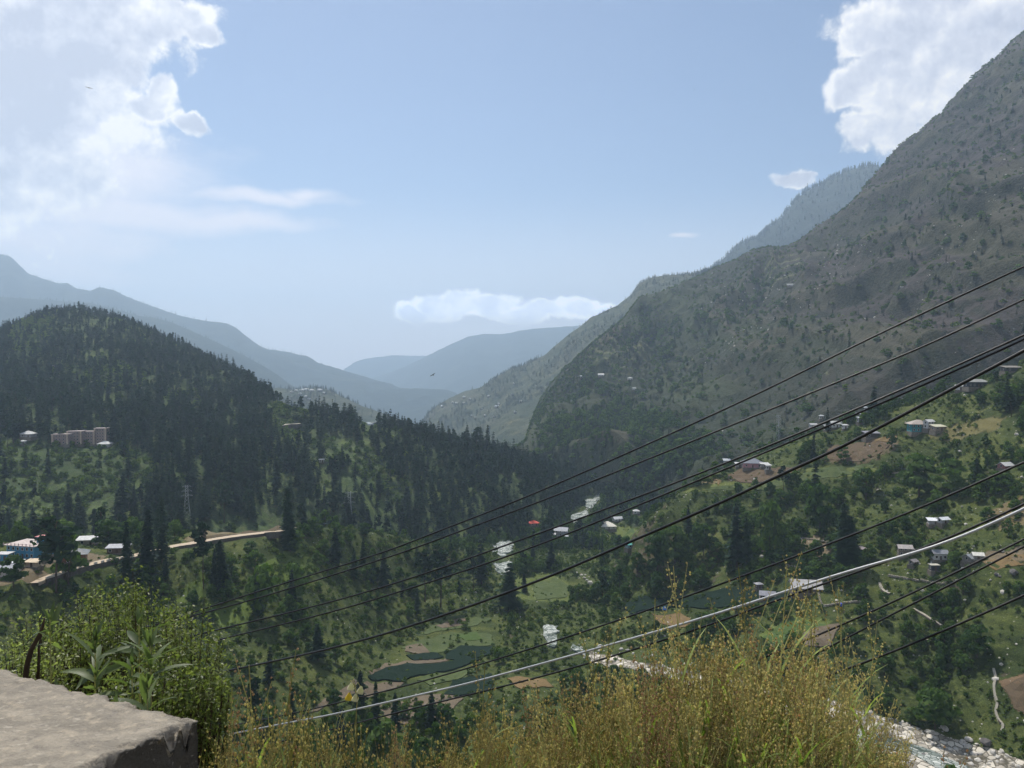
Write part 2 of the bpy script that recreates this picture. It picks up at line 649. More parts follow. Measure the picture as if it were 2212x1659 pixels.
class Loft:
    """a hillside through cross curves, each a list of (u, v, distance) sight points; built in world space"""

    def __init__(self, curves, u0, u1, du, nsub, smooth_px=None):
        self.U = np.arange(u0, u1 + du, du, dtype=float)
        Vc, Dc = [], []
        for i, c in enumerate(curves):
            c = sorted(c)
            cu = np.array([p[0] for p in c], float)
            s = int((smooth_px[i] if smooth_px else 60) / du)
            Vc.append(smooth1(np.interp(self.U, cu, [p[1] for p in c]), s))
            Dc.append(smooth1(np.log(np.interp(self.U, cu, [p[2] for p in c])), s))
        V, self.T = pchip(np.array(Vc), nsub)
        D, _ = pchip(np.array(Dc), nsub)
        D = np.exp(D)
        self.nt, self.nu = V.shape
        UU = np.broadcast_to(self.U, V.shape)
        self.UU = UU
        self.VV = V
        self.DD = D
        self.P = at_np(UU, V, D)              # (nt, nu, 3)

    def normals(self):
        P = self.P
        a = np.gradient(P, axis=1)
        b = np.gradient(P, axis=0)
        n = np.cross(a, b)
        n /= np.maximum(np.linalg.norm(n, axis=-1, keepdims=True), 1e-9)
        n[n[..., 2] < 0] *= -1
        return n

    def displace(self, h, flat=0.6):
        """push out along the normal, turned partly upward"""
        n = self.normals()
        n = n * (1 - flat) + np.array([0, 0, 1.0]) * flat
        self.P = self.P + n * h[..., None]

    def mesh(self, name, material, cover=None):
        nt, nu = self.nt, self.nu
        i = np.arange(nt - 1)[:, None] * nu + np.arange(nu - 1)[None, :]
        F = np.stack([i, i + 1, i + nu + 1, i + nu], -1).reshape(-1, 4)
        me = mesh_np(name, self.P.reshape(-1, 3), F, material, smooth=True)
        if cover is not None:
            at_ = me.color_attributes.new('cover', 'FLOAT_COLOR', 'POINT')
            at_.data.foreach_set('color', cover.reshape(-1, 4).astype(np.float32).ravel())
        o = bpy.data.objects.new(name, me)
        link(o)
        tag(o, kind='structure')
        self.obj = o
        return o

    def bvh(self, step=1):
        P = self.P[::step, ::step]
        nt, nu = P.shape[:2]
        i = (np.arange(nt - 1)[:, None] * nu + np.arange(nu - 1)[None, :])
        F = np.stack([i, i + 1, i + nu + 1, i + nu], -1).reshape(-1, 4)
        self.tree = BVHTree.FromPolygons(P.reshape(-1, 3).tolist(), F.tolist())
        return self.tree

    def cellarea(self):
        P = self.P
        a = P[:-1, 1:] - P[:-1, :-1]
        b = P[1:, :-1] - P[:-1, :-1]
        return np.linalg.norm(np.cross(a[..., :], b[..., :]), axis=-1)

    def scatter(self, n, dens):
        """n tries over the surface by area times dens(u, v, P) -> points (m,3), u, v"""
        A = self.cellarea()
        u, v = project(self.P)
        uc, vc = u[:-1, :-1], v[:-1, :-1]
        w = A * dens(uc, vc, self.P[:-1, :-1])
        w = np.maximum(w, 0)
        tot = w.sum()
        if tot <= 0:
            return np.zeros((0, 3))
        idx = RNG.choice(w.size, size=n, p=(w / tot).ravel())
        i, j = np.unravel_index(idx, w.shape)
        a, b = RNG.random(n)[:, None], RNG.random(n)[:, None]
        P = self.P
        return (P[i, j] * (1 - a) * (1 - b) + P[i, j + 1] * (1 - a) * b + P[i + 1, j] * a * (1 - b) + P[i + 1, j + 1] * a * b)


def in_poly(u, v, poly):
    u = np.asarray(u, float)
    v = np.asarray(v, float)
    ins = np.zeros(u.shape, bool)
    n = len(poly)
    for i in range(n):
        x1, y1 = poly[i]
        x2, y2 = poly[(i + 1) % n]
        if y1 == y2:
            continue
        c = ((y1 > v) != (y2 > v)) & (u < (x2 - x1) * (v - y1) / (y2 - y1) + x1)
        ins ^= c
    return ins


def cols(table):
    """column table {u: [(v, d), ...]} -> list of cross curves"""
    K = len(next(iter(table.values())))
    return [[(u, t[k][0], t[k][1]) for u, t in sorted(table.items())] for k in range(K)]


# ---- valley: ravine on the left, fields and river in the middle, settled slope on the right
TA = {
    -700: [(2600, 60), (2111, 150), (1620, 220), (1480, 250), (1380, 275), (1300, 295), (1235, 310), (1190, 380), (1200, 520)],
    0: [(2600, 60), (2111, 150), (1600, 240), (1450, 275), (1350, 300), (1270, 322), (1200, 345), (1172, 400), (1190, 560)],
    200: [(2600, 60), (2111, 150), (1600, 250), (1450, 290), (1350, 320), (1290, 340), (1222, 360), (1172, 410), (1190, 580)],
    400: [(2600, 60), (2111, 150), (1600, 270), (1450, 315), (1340, 355), (1260, 380), (1180, 410), (1150, 440), (1190, 620)],
    600: [(2600, 60), (2111, 150), (1600, 290), (1460, 335), (1340, 390), (1230, 440), (1151, 475), (1138, 500), (1180, 660)],
    700: [(2600, 60), (2111, 150), (1610, 300), (1480, 350), (1370, 410), (1250, 465), (1143, 510), (1150, 530), (1190, 680)],
    800: [(2600, 60), (2111, 150), (1620, 310), (1500, 370), (1400, 430), (1280, 490), (1153, 545), (1170, 570), (1205, 700)],
    950: [(2600, 60), (2111, 150), (1620, 315), (1500, 378), (1370, 470), (1270, 550), (1176, 610), (1190, 640), (1205, 700)],
    1080: [(2600, 60), (2111, 150), (1620, 318), (1500, 378), (1360, 480), (1280, 560), (1213, 660), (1180, 715), (1150, 780)],
    1200: [(2600, 60), (2111, 150), (1620, 318), (1500, 380), (1370, 465), (1270, 570), (1200, 680), (1145, 800), (1095, 960)],
    1290: [(2600, 60), (2111, 150), (1620, 318), (1480, 390), (1370, 460), (1255, 590), (1180, 720), (1120, 880), (1060, 1100)],
    1345: [(2600, 60), (2111, 150), (1620, 318), (1460, 398), (1350, 462), (1245, 560), (1190, 640), (1190, 760), (1085, 980)],
    1375: [(2600, 60), (2111, 150), (1620, 318), (1450, 400), (1340, 465), (1235, 515), (1150, 560), (1228, 630), (1100, 900)],
    1440: [(2600, 60), (2111, 150), (1620, 318), (1440, 410), (1330, 470), (1200, 530), (1084, 590), (1200, 660), (1098, 900)],
    1500: [(2600, 60), (2111, 150), (1610, 316), (1430, 405), (1300, 475), (1160, 545), (1046, 615), (1140, 700), (1080, 950)],
    1620: [(2600, 60), (2111, 150), (1590, 320), (1420, 390), (1280, 460), (1130, 540), (986, 640), (1060, 720), (1040, 950)],
    1800: [(2600, 60), (2111, 150), (1580, 325), (1420, 375), (1270, 430), (1100, 515), (925, 620), (1010, 700), (990, 950)],
    2000: [(2600, 60), (2111, 150), (1590, 320), (1430, 360), (1230, 410), (1050, 490), (862, 590), (940, 680), (930, 950)],
    2212: [(2600, 60), (2111, 150), (1660, 296), (1480, 325), (1240, 370), (1010, 450), (782, 560), (860, 650), (870, 950)],
    2800: [(2600, 60), (2111, 150), (1750, 275), (1500, 300), (1200, 340), (900, 420), (560, 520), (660, 620), (740, 950)],
}
for _u, _t in TA.items():            # carry the valley floor on, level, under the hills behind
    _v, _d = _t[-1]
    _h = (_v - 780) * _d / FPX
    _t.append((780 + _h * FPX / (_d * 1.7), _d * 1.7))
LA = Loft(cols(TA), -700, 2800, 4.4, [10, 26, 52, 56, 60, 60, 22, 26, 16], [0, 60, 70, 70, 60, 50, 26, 40, 80, 100])
X, Y = LA.P[..., 0], LA.P[..., 1]
uA, vA = project(LA.P)
amp = np.clip((LA.DD - 150) / 200, 0, 1)
fieldmask = np.exp(-(((uA - 1010) / 190) ** 2 + ((vA - 1430) / 75) ** 2)) + np.exp(-(((uA - 1560) / 200) ** 2 + ((vA - 1330) / 60) ** 2)) + np.exp(-(((uA - 1700) / 150) ** 2 + ((vA - 1010) / 45) ** 2))
calm = 1 - 0.8 * np.clip(fieldmask, 0, 1)
edge = 1 - 0.65 * np.exp(-((LA.T[:, None] - 6) / 0.5) ** 2)
hA = (fbm(X / 90, Y / 90, 3, 3) * 7.0 + ridged(X / 42 + Y / 160, Y / 130, 3, 9) * 3.0 + fbm(X / 14, Y / 14, 3, 21) * 1.5) * amp * calm * edge
# narrow ribs and gullies running down the left ravine
rav = np.clip((1000 - uA) / 250, 0, 1) * np.clip((LA.T[:, None] - 2.2) / 1.0, 0, 1) * np.clip((6 - LA.T[:, None]) / 0.8, 0, 1)
hA += ridged(X / 34 + 0.35 * Y / 34, Y / 150, 3, 44) * 5.5 * rav
# rough rock face under the rim of the right spur
cliff = np.exp(-((uA - 1400) / 60) ** 2) * np.clip((LA.T[:, None] - 4.3) / 0.6, 0, 1) * np.clip((6.1 - LA.T[:, None]) / 0.4, 0, 1)
hA += ridged(X / 11, Y / 24, 3, 77) * 4.5 * cliff
# small farm terraces stepped into the right slope
right = np.clip((uA - 1450) / 150, 0, 1) * np.clip((LA.T[:, None] - 2.4) / 0.8, 0, 1) * np.clip((6 - LA.T[:, None]) / 0.4, 0, 1)
zz = LA.P[..., 2] + fbm(X / 70, Y / 70, 2, 61) * 5
st = zz / 4.2
hA += right * (np.floor(st) + np.clip((st - np.floor(st)) * 2.6 - 0.8, 0, 1) - st) * 1.9
LA.displace(hA, 0.75)

SOIL = (0.19, 0.125, 0.08)
TAN = (0.20, 0.155, 0.105)
PATCH_A = [   # cover colour laid out as it lies on the ground: (colour, outline)
    ((0.10, 0.125, 0.035), [(1110, 1255), (1180, 1240), (1230, 1262), (1230, 1300), (1170, 1310), (1100, 1295)]),
    ((0.12, 0.15, 0.04), [(1300, 1140), (1370, 1140), (1400, 1165), (1330, 1172), (1300, 1160)]),
    ((0.12, 0.14, 0.04), [(1480, 1056), (1560, 1042), (1640, 1045), (1760, 1012), (1900, 1000), (1900, 1020), (1760, 1040), (1600, 1062), (1480, 1066)]),
    ((0.12, 0.095, 0.055), [(1560, 1036), (1600, 1012), (1665, 1012), (1735, 1010), (1700, 1030), (1600, 1046)]),
    ((0.12, 0.09, 0.055), [(1775, 992), (1790, 965), (1880, 952), (1940, 958), (1900, 985), (1850, 1000), (1790, 1002)]),
    (TAN, [(1860, 945), (1940, 942), (1940, 955), (1880, 957)]),
    ((0.20, 0.16, 0.08), [(1480, 1050), (1510, 1038), (1555, 1036), (1560, 1046)]),
    (SOIL, [(2160, 1480), (2230, 1455), (2240, 1560), (2190, 1535)]),
    (TAN, [(2120, 1210), (2230, 1195), (2230, 1220), (2150, 1235)]),
    ((0.16, 0.14, 0.06), [(1990, 930), (2100, 905), (2180, 900), (2150, 930), (2050, 950)]),
    ((0.17, 0.13, 0.07), [(2130, 1120), (2210, 1080), (2230, 1140), (2160, 1160)]),
    (TAN, [(1730, 1180), (1775, 1170), (1800, 1200), (1790, 1225), (1755, 1215)]),
    ((0.11, 0.14, 0.035), [(1640, 1375), (1700, 1332), (1800, 1345), (1750, 1400), (1660, 1402)]),
    ((0.10, 0.14, 0.03), [(380, 1310), (430, 1260), (480, 1300), (560, 1330), (520, 1370), (430, 1340)]),
    ((0.10, 0.14, 0.03), [(560, 1230), (660, 1180), (700, 1230), (640, 1290), (590, 1280)]),
    (TAN, [(-60, 1225), (80, 1235), (120, 1260), (60, 1290), (-60, 1300)]),
    (TAN, [(60, 1195), (230, 1195), (220, 1222), (100, 1235), (50, 1225)]),
    ((0.19, 0.15, 0.09), [(395, 1160), (470, 1132), (560, 1128), (630, 1130), (620, 1140), (480, 1150), (410, 1168)]),
]
cover = np.zeros(LA.P.shape[:2] + (4,))
uw = uA + fbm(X / 6, Y / 6, 3, 5) * 9
vw = vA + fbm(X / 6 + 50, Y / 6, 3, 6) * 5
for colr, pl in PATCH_A:
    k = in_poly(uw, vw, pl)
    cover[k] = (*colr, 0.85)
# bare rock on the spur face
rk = np.clip(cliff * 1.4 + fbm(X / 9, Y / 9, 4, 8) * 1.4 - 0.75, 0, 1) > 0.2
cover[rk] = (0.085, 0.066, 0.048, 0.7)
# cut bank above the road
bank = (in_poly(uA, vA, [(370, 1178), (480, 1150), (620, 1128), (640, 1146), (600, 1152), (440, 1176), (385, 1186)]))
cover[bank] = (0.105, 0.078, 0.050, 0.9)
MA = ground_mat('valley_ground', [(0.30, (0.022, 0.034, 0.011)), (0.5, (0.044, 0.060, 0.019)), (0.62, (0.084, 0.098, 0.030)), (0.78, (0.125, 0.112, 0.050))],
                [(0.4, (0.028, 0.044, 0.013)), (0.62, (0.095, 0.115, 0.032)), (0.8, (0.15, 0.135, 0.07))], 0.022, 0.45, 1.2, attr=True,
                speck=(0.30, 0.16, (0.36, 0.34, 0.30)))
LA.mesh('valley_slopes', MA, cover)

# ---- forested hill on the left
TB = {
    -700: [(1240, 470), (1080, 540), (970, 700), (870, 900), (800, 1150), (900, 1600)],
    -200: [(1215, 510), (1068, 590), (966, 710), (850, 930), (752, 1280), (840, 1750)],
    0: [(1195, 540), (1060, 620), (965, 720), (820, 1000), (716, 1350), (800, 1800)],
    75: [(1192, 545), (1060, 630), (965, 730), (810, 1010), (684, 1400), (790, 1850)],
    160: [(1190, 552), (1060, 640), (963, 740), (800, 1020), (673, 1400), (780, 1850)],
    250: [(1188, 560), (1060, 650), (962, 755), (800, 1030), (691, 1380), (790, 1850)],
    330: [(1186, 570), (1060, 660), (962, 772), (820, 1020), (723, 1350), (810, 1800)],
    400: [(1184, 585), (1060, 670), (965, 790), (850, 1000), (758, 1300), (850, 1800)],
    500: [(1184, 605), (1064, 690), (970, 800), (880, 960), (802, 1230), (880, 1700)],
    560: [(1186, 620), (1068, 700), (976, 805), (898, 930), (842, 1130), (920, 1500)],
    600: [(1190, 630), (1070, 705), (980, 805), (915, 910), (874, 1050), (950, 1450)],
    640: [(1192, 645), (1072, 712), (986, 808), (928, 900), (893, 985), (980, 1400)],
    800: [(1205, 680), (1080, 740), (1005, 820), (955, 890), (925, 960), (1010, 1350)],
    950: [(1218, 695), (1100, 770), (1026, 850), (985, 915), (953, 990), (1030, 1350)],
    1080: [(1215, 720), (1115, 800), (1045, 880), (1010, 950), (982, 1020), (1050, 1350)],
    1200: [(1160, 820), (1095, 880), (1060, 950), (1035, 1010), (1015, 1070), (1080, 1400)],
    1290: [(1110, 960), (1090, 1020), (1072, 1080), (1058, 1120), (1047, 1160), (1100, 1450)],
    1380: [(1120, 980), (1110, 1040), (1100, 1080), (1095, 1120), (1090, 1170), (1120, 1450)],
}
LB = Loft(cols(TB), -700, 1380, 5.0, [55, 55, 60, 60, 14], [60, 60, 60, 60, 22, 60])
X, Y = LB.P[..., 0], LB.P[..., 1]
LB.displace((fbm(X / 150, Y / 150, 3, 31) * 10 + ridged(X / 90, Y / 200, 3, 32) * 6 + fbm(X / 22, Y / 22, 3, 33) * 2.0) * (1 - 0.6 * np.exp(-((LB.T[:, None] - 4) / 0.4) ** 2)), 0.8)
MBg = ground_mat('forest_floor', [(0.32, (0.022, 0.040, 0.014)), (0.50, (0.050, 0.078, 0.026)), (0.62, (0.085, 0.118, 0.038)), (0.8, (0.13, 0.125, 0.06))],
                 [(0.45, (0.04, 0.055, 0.024)), (0.7, (0.10, 0.12, 0.05))], 0.014, 0.2, 1.2)
LB.mesh('forest_hill', MBg)

# ---- rugged mountain on the right
R1 = [(1030, 1010, 1650), (1090, 992, 1750), (1135, 962, 1900), (1150, 918, 2000), (1170, 868, 2150), (1190, 836, 2200), (1215, 810, 2250), (1262, 768, 2300), (1305, 729, 2300),
      (1349, 692, 2250), (1382, 650, 2120), (1415, 640, 2130), (1457, 627, 2130), (1507, 602, 2130), (1549, 577, 2120), (1590, 564, 2110), (1624, 544, 2100), (1649, 538, 2090), (1690, 536, 2070),
      (1707, 531, 2060), (1740, 512, 2040), (1761, 497, 2030), (1790, 480, 2010), (1828, 454, 1990), (1865, 417, 1960), (1886, 388, 1940), (1911, 360, 1920), (1932, 333, 1910), (1953, 309, 1900),
      (1990, 288, 1890), (2015, 259, 1885), (2036, 249, 1880), (2053, 222, 1880), (2082, 193, 1880), (2103, 171, 1880), (2124, 147, 1880), (2149, 133, 1880), (2165, 117, 1880), (2195, 84, 1880),
      (2212, 74, 1880), (2300, -10, 1880), (2400, -70, 1880), (2700, -160, 1850)]


def mix_curve(u, tab):
    return float(np.interp(u, [a for a, b in tab], [b for a, b in tab]))


ru = [p[0] for p in R1]
foot = [(1030, 1075, 1180), (1200, 1075, 1150), (1300, 1062, 1080), (1400, 1085, 960), (1500, 1100, 860), (1620, 1080, 820), (1800, 1010, 800), (2000, 930, 800), (2212, 860, 790), (2700, 740, 760)]
e1 = [(1030, 1020, 1330), (1090, 1008, 1330), (1200, 1000, 1270), (1300, 1008, 1200), (1400, 1012, 1110), (1500, 1015, 1020), (1620, 985, 980), (1800, 908, 960), (2000, 820, 950), (2212, 700, 930), (2700, 540, 900)]
e2 = [(1030, 1008, 1430), (1090, 1000, 1450), (1150, 965, 1550), (1200, 912, 1600), (1300, 900, 1450), (1400, 900, 1390), (1500, 880, 1340), (1620, 835, 1290), (1800, 740, 1270), (2000, 600, 1260), (2212, 450, 1230), (2700, 250, 1180)]
e3 = [(1030, 1006, 1560), (1090, 998, 1600), (1150, 940, 1800), (1200, 862, 1950), (1300, 800, 1760), (1400, 745, 1780), (1500, 715, 1750), (1620, 670, 1700), (1800, 590, 1650), (2000, 425, 1600), (2212, 250, 1560), (2700, 30, 1500)]
back = [(u, v + 90, d + 450) for u, v, d in R1]
LE = Loft([foot, e1, e2, e3, R1, back], 1030, 2700, 3.6, [60, 90, 95, 80, 16], [60, 60, 60, 60, 7, 60])
X, Y, Z = LE.P[..., 0], LE.P[..., 1], LE.P[..., 2]
q = (X * 0.80 - Z * 0.62)                       # ribs fall to the lower left
w = fbm(X / 260, Y / 260, 3, 51) * 90
hE = ridged((q + w) / 300, (Z * 0.78 + X * 0.62) / 900, 4, 52, 0.5) * 112
hE += ridged((q + w * 0.6) / 95, (Z * 0.78 + X * 0.62) / 420, 4, 53) * 42
hE += fbm(X / 40, (Y + Z) / 40, 4, 54) * 8 + ridged(X / 16, Z / 18, 3, 55) * 2.6
tt = LE.T[:, None]
hE = np.where(tt > 3.0, np.minimum(hE, 26 + 90 * np.clip(4 - tt, 0, 1)), hE)
hE *= (1 - 0.88 * np.exp(-((tt - 4) / 0.42) ** 2)) * np.clip((tt + 0.1) / 0.5, 0.15, 1)
hE *= 0.35 + 0.65 * np.clip((LE.UU - 1100) / 300, 0, 1)
# terraced farmland on the middle slopes
uE, vE = project(LE.P)
ter = np.exp(-(((uE - 1400) / 120) ** 2 + ((vE - 815) / 45) ** 2)) + np.exp(-(((uE - 1700) / 60) ** 2 + ((vE - 640) / 40) ** 2)) + np.exp(-(((uE - 1770) / 50) ** 2 + ((vE - 905) / 15) ** 2))
st = Z / 11.0
hE += np.clip(ter, 0, 1) * (np.floor(st) + np.clip((st - np.floor(st)) * 2.4 - 0.7, 0, 1) - st) * 8
LE.hh = hE / 100.0
LE.displace(hE, 0.45)
_u, _v = project(LE.P)
_cv = np.interp(_u, ru, [p[1] for p in R1]) - 4 - 5 * fbm(_u / 28, _u * 0, 4, 97)
_up = np.clip(_cv - 3 - _v, 0, None)               # no rib may stand above the skyline in front of the crest
LE.P[..., 2] -= _up / FPX * LE.P[..., 1] * (tt < 3.9)
uE, vE = project(LE.P)
cE = np.zeros(LE.P.shape[:2] + (4,))
# greener, grassier western shoulder; brown-violet rock high on the right
X, Y, Z = LE.P[..., 0], LE.P[..., 1], LE.P[..., 2]
gr = np.clip((1850 - uE + (vE - 500) * 0.35) / 420 + fbm(X / 120, Z / 120, 4, 91) * 0.7, 0, 1)
gmix = np.array([0.042, 0.056, 0.026])[None, None] * (1 + 0.5 * fbm(X / 50, Z / 50, 4, 92))[..., None]
cE[..., :3] = gmix
cE[..., 3] = gr * 0.8
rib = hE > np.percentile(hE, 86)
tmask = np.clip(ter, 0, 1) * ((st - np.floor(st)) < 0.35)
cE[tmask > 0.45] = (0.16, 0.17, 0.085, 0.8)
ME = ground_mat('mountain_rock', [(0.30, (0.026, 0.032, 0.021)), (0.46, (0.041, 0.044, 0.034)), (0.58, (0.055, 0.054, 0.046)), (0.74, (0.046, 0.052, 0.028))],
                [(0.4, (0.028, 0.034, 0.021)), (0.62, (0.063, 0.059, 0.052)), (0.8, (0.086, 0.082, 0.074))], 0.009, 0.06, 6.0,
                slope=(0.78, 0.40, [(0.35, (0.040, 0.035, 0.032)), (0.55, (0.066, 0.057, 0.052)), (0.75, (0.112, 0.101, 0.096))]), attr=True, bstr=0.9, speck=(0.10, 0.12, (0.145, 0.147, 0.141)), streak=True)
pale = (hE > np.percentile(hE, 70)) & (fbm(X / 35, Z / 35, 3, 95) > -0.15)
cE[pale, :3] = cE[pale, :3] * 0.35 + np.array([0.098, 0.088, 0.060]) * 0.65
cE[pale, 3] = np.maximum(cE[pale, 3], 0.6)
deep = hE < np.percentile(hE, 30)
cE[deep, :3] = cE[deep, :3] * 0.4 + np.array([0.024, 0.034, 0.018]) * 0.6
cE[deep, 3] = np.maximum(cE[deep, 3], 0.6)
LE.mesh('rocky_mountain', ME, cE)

# ---- farther ridges
FAR = ground_mat('far_forest', [(0.3, (0.014, 0.024, 0.018)), (0.55, (0.026, 0.038, 0.026)), (0.75, (0.055, 0.062, 0.040))], None, 0.003, 0.02, 15.0)
FARG = ground_mat('far_grass_slope', [(0.3, (0.024, 0.036, 0.022)), (0.5, (0.044, 0.055, 0.030)), (0.72, (0.08, 0.076, 0.050))], [(0.4, (0.035, 0.050, 0.030)), (0.7, (0.12, 0.12, 0.07))], 0.004, 0.03, 10.0)


def ridge(name, crest, material, dv, dd, depth_fall, u0, u1, du=6.0, rough=20.0, wave=400.0, seed=1, crest_s=8, rows=(40, 40, 10), tilt=0.6):
    """a far ridge: crest line, a long front slope down to the valley, and its far side"""
    us = [p[0] for p in crest]
    f1 = [(p[0], p[1] + dv * 0.45, p[2] - dd * 0.5) for p in crest]
    f2 = [(p[0], max(p[1] + dv, depth_fall), p[2] - dd) for p in crest]
    bk = [(p[0], p[1] + 80, p[2] * 1.15) for p in crest]
    L = Loft([f2, f1, crest, bk], u0, u1, du, list(rows), [90, 60, crest_s, 60])
    X, Y, Z = L.P[..., 0], L.P[..., 1], L.P[..., 2]
    t = L.T[:, None]
    q = X * tilt + Z * 0.5
    h = ridged(q / wave, Y / (wave * 3), 4, seed) * rough + fbm(X / (wave * 0.25), (Y + Z) / (wave * 0.25), 4, seed + 5) * rough * 0.35
    h *= (1 - 0.85 * np.exp(-((t - 2) / 0.25) ** 2))
    h += fbm(X / (wave * 0.06), Y / (wave * 0.06), 3, seed + 9) * rough * 0.10
    L.displace(h, 0.5)
    L.mesh(name, material)
    return L


E2 = [(1480, 640, 4950), (1536, 584, 4867), (1557, 567, 4867), (1582, 542, 4867), (1607, 525, 4867), (1636, 517, 4867), (1657, 497, 4867), (1686, 476, 4867), (1703, 455, 4867), (1720, 431, 4867),
      (1744, 415, 4867), (1790, 391, 4867), (1807, 380, 4867), (1845, 366, 4867), (1882, 359, 4867), (1911, 362, 4867), (1980, 350, 4867), (2100, 300, 4867), (2400, 250, 4867)]
LE2 = ridge('wooded_mountain', E2, FAR, 420, 1200, 0, 1480, 2400, 5.0, 48, 540, 301, crest_s=6, rows=(60, 60, 10))
E3 = [(880, 950, 3516), (925, 893, 3516), (945, 876, 3516), (978, 858, 3516), (1002, 847, 3516), (1038, 838, 3516), (1062, 822, 3496), (1098, 798, 3466), (1125, 791, 3436), (1175, 767, 3416), (1218, 731, 3395),
      (1262, 698, 3375), (1278, 685, 3365), (1332, 662, 3355), (1340, 655, 3355), (1365, 637, 3345), (1382, 613, 3335), (1407, 602, 3325), (1457, 596, 3315), (1503, 590, 3315), (1540, 583, 3315), (1700, 560, 3315)]
LE3 = ridge('village_spur', E3, FARG, 210, 1500, 985, 880, 1700, 5.0, 34, 340, 311, crest_s=6, rows=(80, 80, 10))
C0 = [(460, 850, 3360), (560, 845, 3220), (600, 838, 3150), (640, 843, 3080), (680, 838, 3080), (705, 841, 3080), (740, 858, 3010), (780, 876, 2940), (820, 890, 2912), (860, 905, 2870), (900, 918, 2800), (960, 950, 2800)]
LC0 = ridge('green_knoll', C0, FARG, 120, 700, 960, 460, 960, 5.0, 13, 220, 321, crest_s=6)
C1 = [(-700, 600, 6480), (-200, 630, 6300), (0, 640, 6120), (60, 645, 6120), (130, 650, 6120), (200, 656, 6030), (300, 682, 5940), (340, 688, 5940), (380, 700, 5850), (440, 728, 5760), (500, 755, 5670), (560, 788, 5580),
      (600, 812, 5490), (625, 832, 5400), (650, 845, 5400), (700, 868, 5310), (760, 900, 5220)]
LC1 = ridge('dark_ridge', C1, FAR, 260, 1500, 900, -450, 760, 6.0, 54, 700, 331, crest_s=5)
C2B = [(-700, 520, 8160), (300, 690, 8000), (480, 725, 8000), (573, 754, 7840), (633, 780, 7680), (667, 794, 7600), (712, 808, 7520), (755, 818, 7440), (785, 822, 7360), (802, 832, 7360), (862, 838, 7200), (965, 842, 7040),
       (985, 850, 6880), (1010, 880, 6720), (1060, 920, 6400)]
LC2B = ridge('lower_blue_ridge', C2B, FAR, 200, 2000, 905, -450, 1060, 6.0, 54, 800, 341, crest_s=5)
C2A = [(-700, 300, 8990), (-300, 470, 8700), (-120, 530, 8555), (0, 549, 8410), (22, 552, 8410), (40, 570, 8410), (62, 592, 8410), (90, 600, 8410), (125, 612, 8337), (145, 612, 8337), (165, 624, 8337), (195, 630, 8265), (215, 621, 8265),
       (245, 627, 8265), (270, 640, 8265), (310, 655, 8265), (360, 672, 8192), (400, 684, 8120), (440, 692, 8120), (490, 698, 8120), (510, 708, 8120), (547, 738, 8120), (573, 754, 8120), (623, 760, 8120), (645, 767, 8047),
       (662, 769, 7975), (688, 786, 7975), (735, 799, 7830), (778, 812, 7830), (845, 830, 7685), (862, 838, 7685), (900, 850, 7540), (950, 880, 7395)]
LC2A = ridge('blue_mountain', C2A, FAR, 260, 2200, 900, -260, 950, 5.0, 58, 870, 351, crest_s=5)
D1 = [(700, 850, 12138), (780, 826, 12138), (806, 817, 12138), (840, 806, 12138), (875, 793, 12022), (905, 778, 11906), (932, 764, 11791), (979, 741, 11675), (1010, 728, 11560), (1042, 721, 11560), (1089, 722, 11560), (1128, 713, 11444),
      (1160, 709, 11444), (1192, 707, 11444), (1245, 704, 11328), (1400, 690, 11328), (1700, 640, 11328)]
LD1 = ridge('distant_mountain', D1, FAR, 200, 4200, 890, 700, 1700, 6.0, 70, 1300, 361, crest_s=6)
D2 = [(500, 860, 14591), (700, 820, 14591), (742, 800, 14591), (765, 783, 14591), (788, 775, 14591), (815, 772, 14591), (845, 768, 14591), (880, 769, 14591), (918, 769, 14591), (1000, 775, 14591), (1200, 760, 14591)]
LD2 = ridge('farthest_mountain', D2, FAR, 120, 2900, 860, 500, 1200, 6.0, 60, 1400, 371, crest_s=8)

# ---- ground underneath everything, and the roadside shelf beside the camera
bm_v, bm_f = [], []
GS = 19900.0
me = mesh_np('plain', np.array([(-GS, -3000, -700), (GS, -3000, -700), (GS, 34000, -700), (-GS, 34000, -430)]), np.array([(0, 1, 2, 3)]), FARG)
tag(link(bpy.data.objects.new('ground', me)), kind='structure')
xs = np.linspace(-30, 30, 121)
ys = np.concatenate([np.linspace(-30, -2, 8), np.linspace(-1.5, 6, 31), np.linspace(6.6, 62, 48)])
XX, YY = np.meshgrid(xs, ys)
edge_y = 2.35 + 0.25 * np.sin(XX * 0.9) + fbm(XX / 3, YY * 0, 2, 71) * 0.2 - 0.45 * np.clip(XX - 1.2, 0, 2)
drop = np.clip(YY - edge_y, 0, None)
ZZ = -drop * 0.95 - 0.35 * np.clip(drop, 0, 1.2) + fbm(XX / 1.2, YY / 1.2, 3, 72) * 0.06 * np.clip(YY, 0, 1)
nt, nu = XX.shape
ii = np.arange(nt - 1)[:, None] * nu + np.arange(nu - 1)[None, :]
me = mesh_np('roadside_slope', np.stack([XX, YY, ZZ], -1).reshape(-1, 3), np.stack([ii, ii + 1, ii + nu + 1, ii + nu], -1).reshape(-1, 4),
             ground_mat('roadside_earth', [(0.35, (0.05, 0.05, 0.025)), (0.6, (0.10, 0.085, 0.05))], None, 1.0, 8.0, 0.02), smooth=True)
tag(link(bpy.data.objects.new('roadside_slope', me)), kind='structure')


def near_z(x, y):
    e = 2.35 + 0.25 * math.sin(x * 0.9) - 0.45 * min(max(x - 1.2, 0), 2)
    d = max(y - e, 0)
    return -d * 0.95 - 0.35 * min(d, 1.2)


for L, s in ((LA, 1), (LB, 2), (LE, 2), (LE3, 2), (LC0, 2), (LE2, 2)):
    L.bvh(s)
TREES_ALL = [('A', LA), ('B', LB), ('E', LE), ('E3', LE3), ('C0', LC0), ('E2', LE2)]


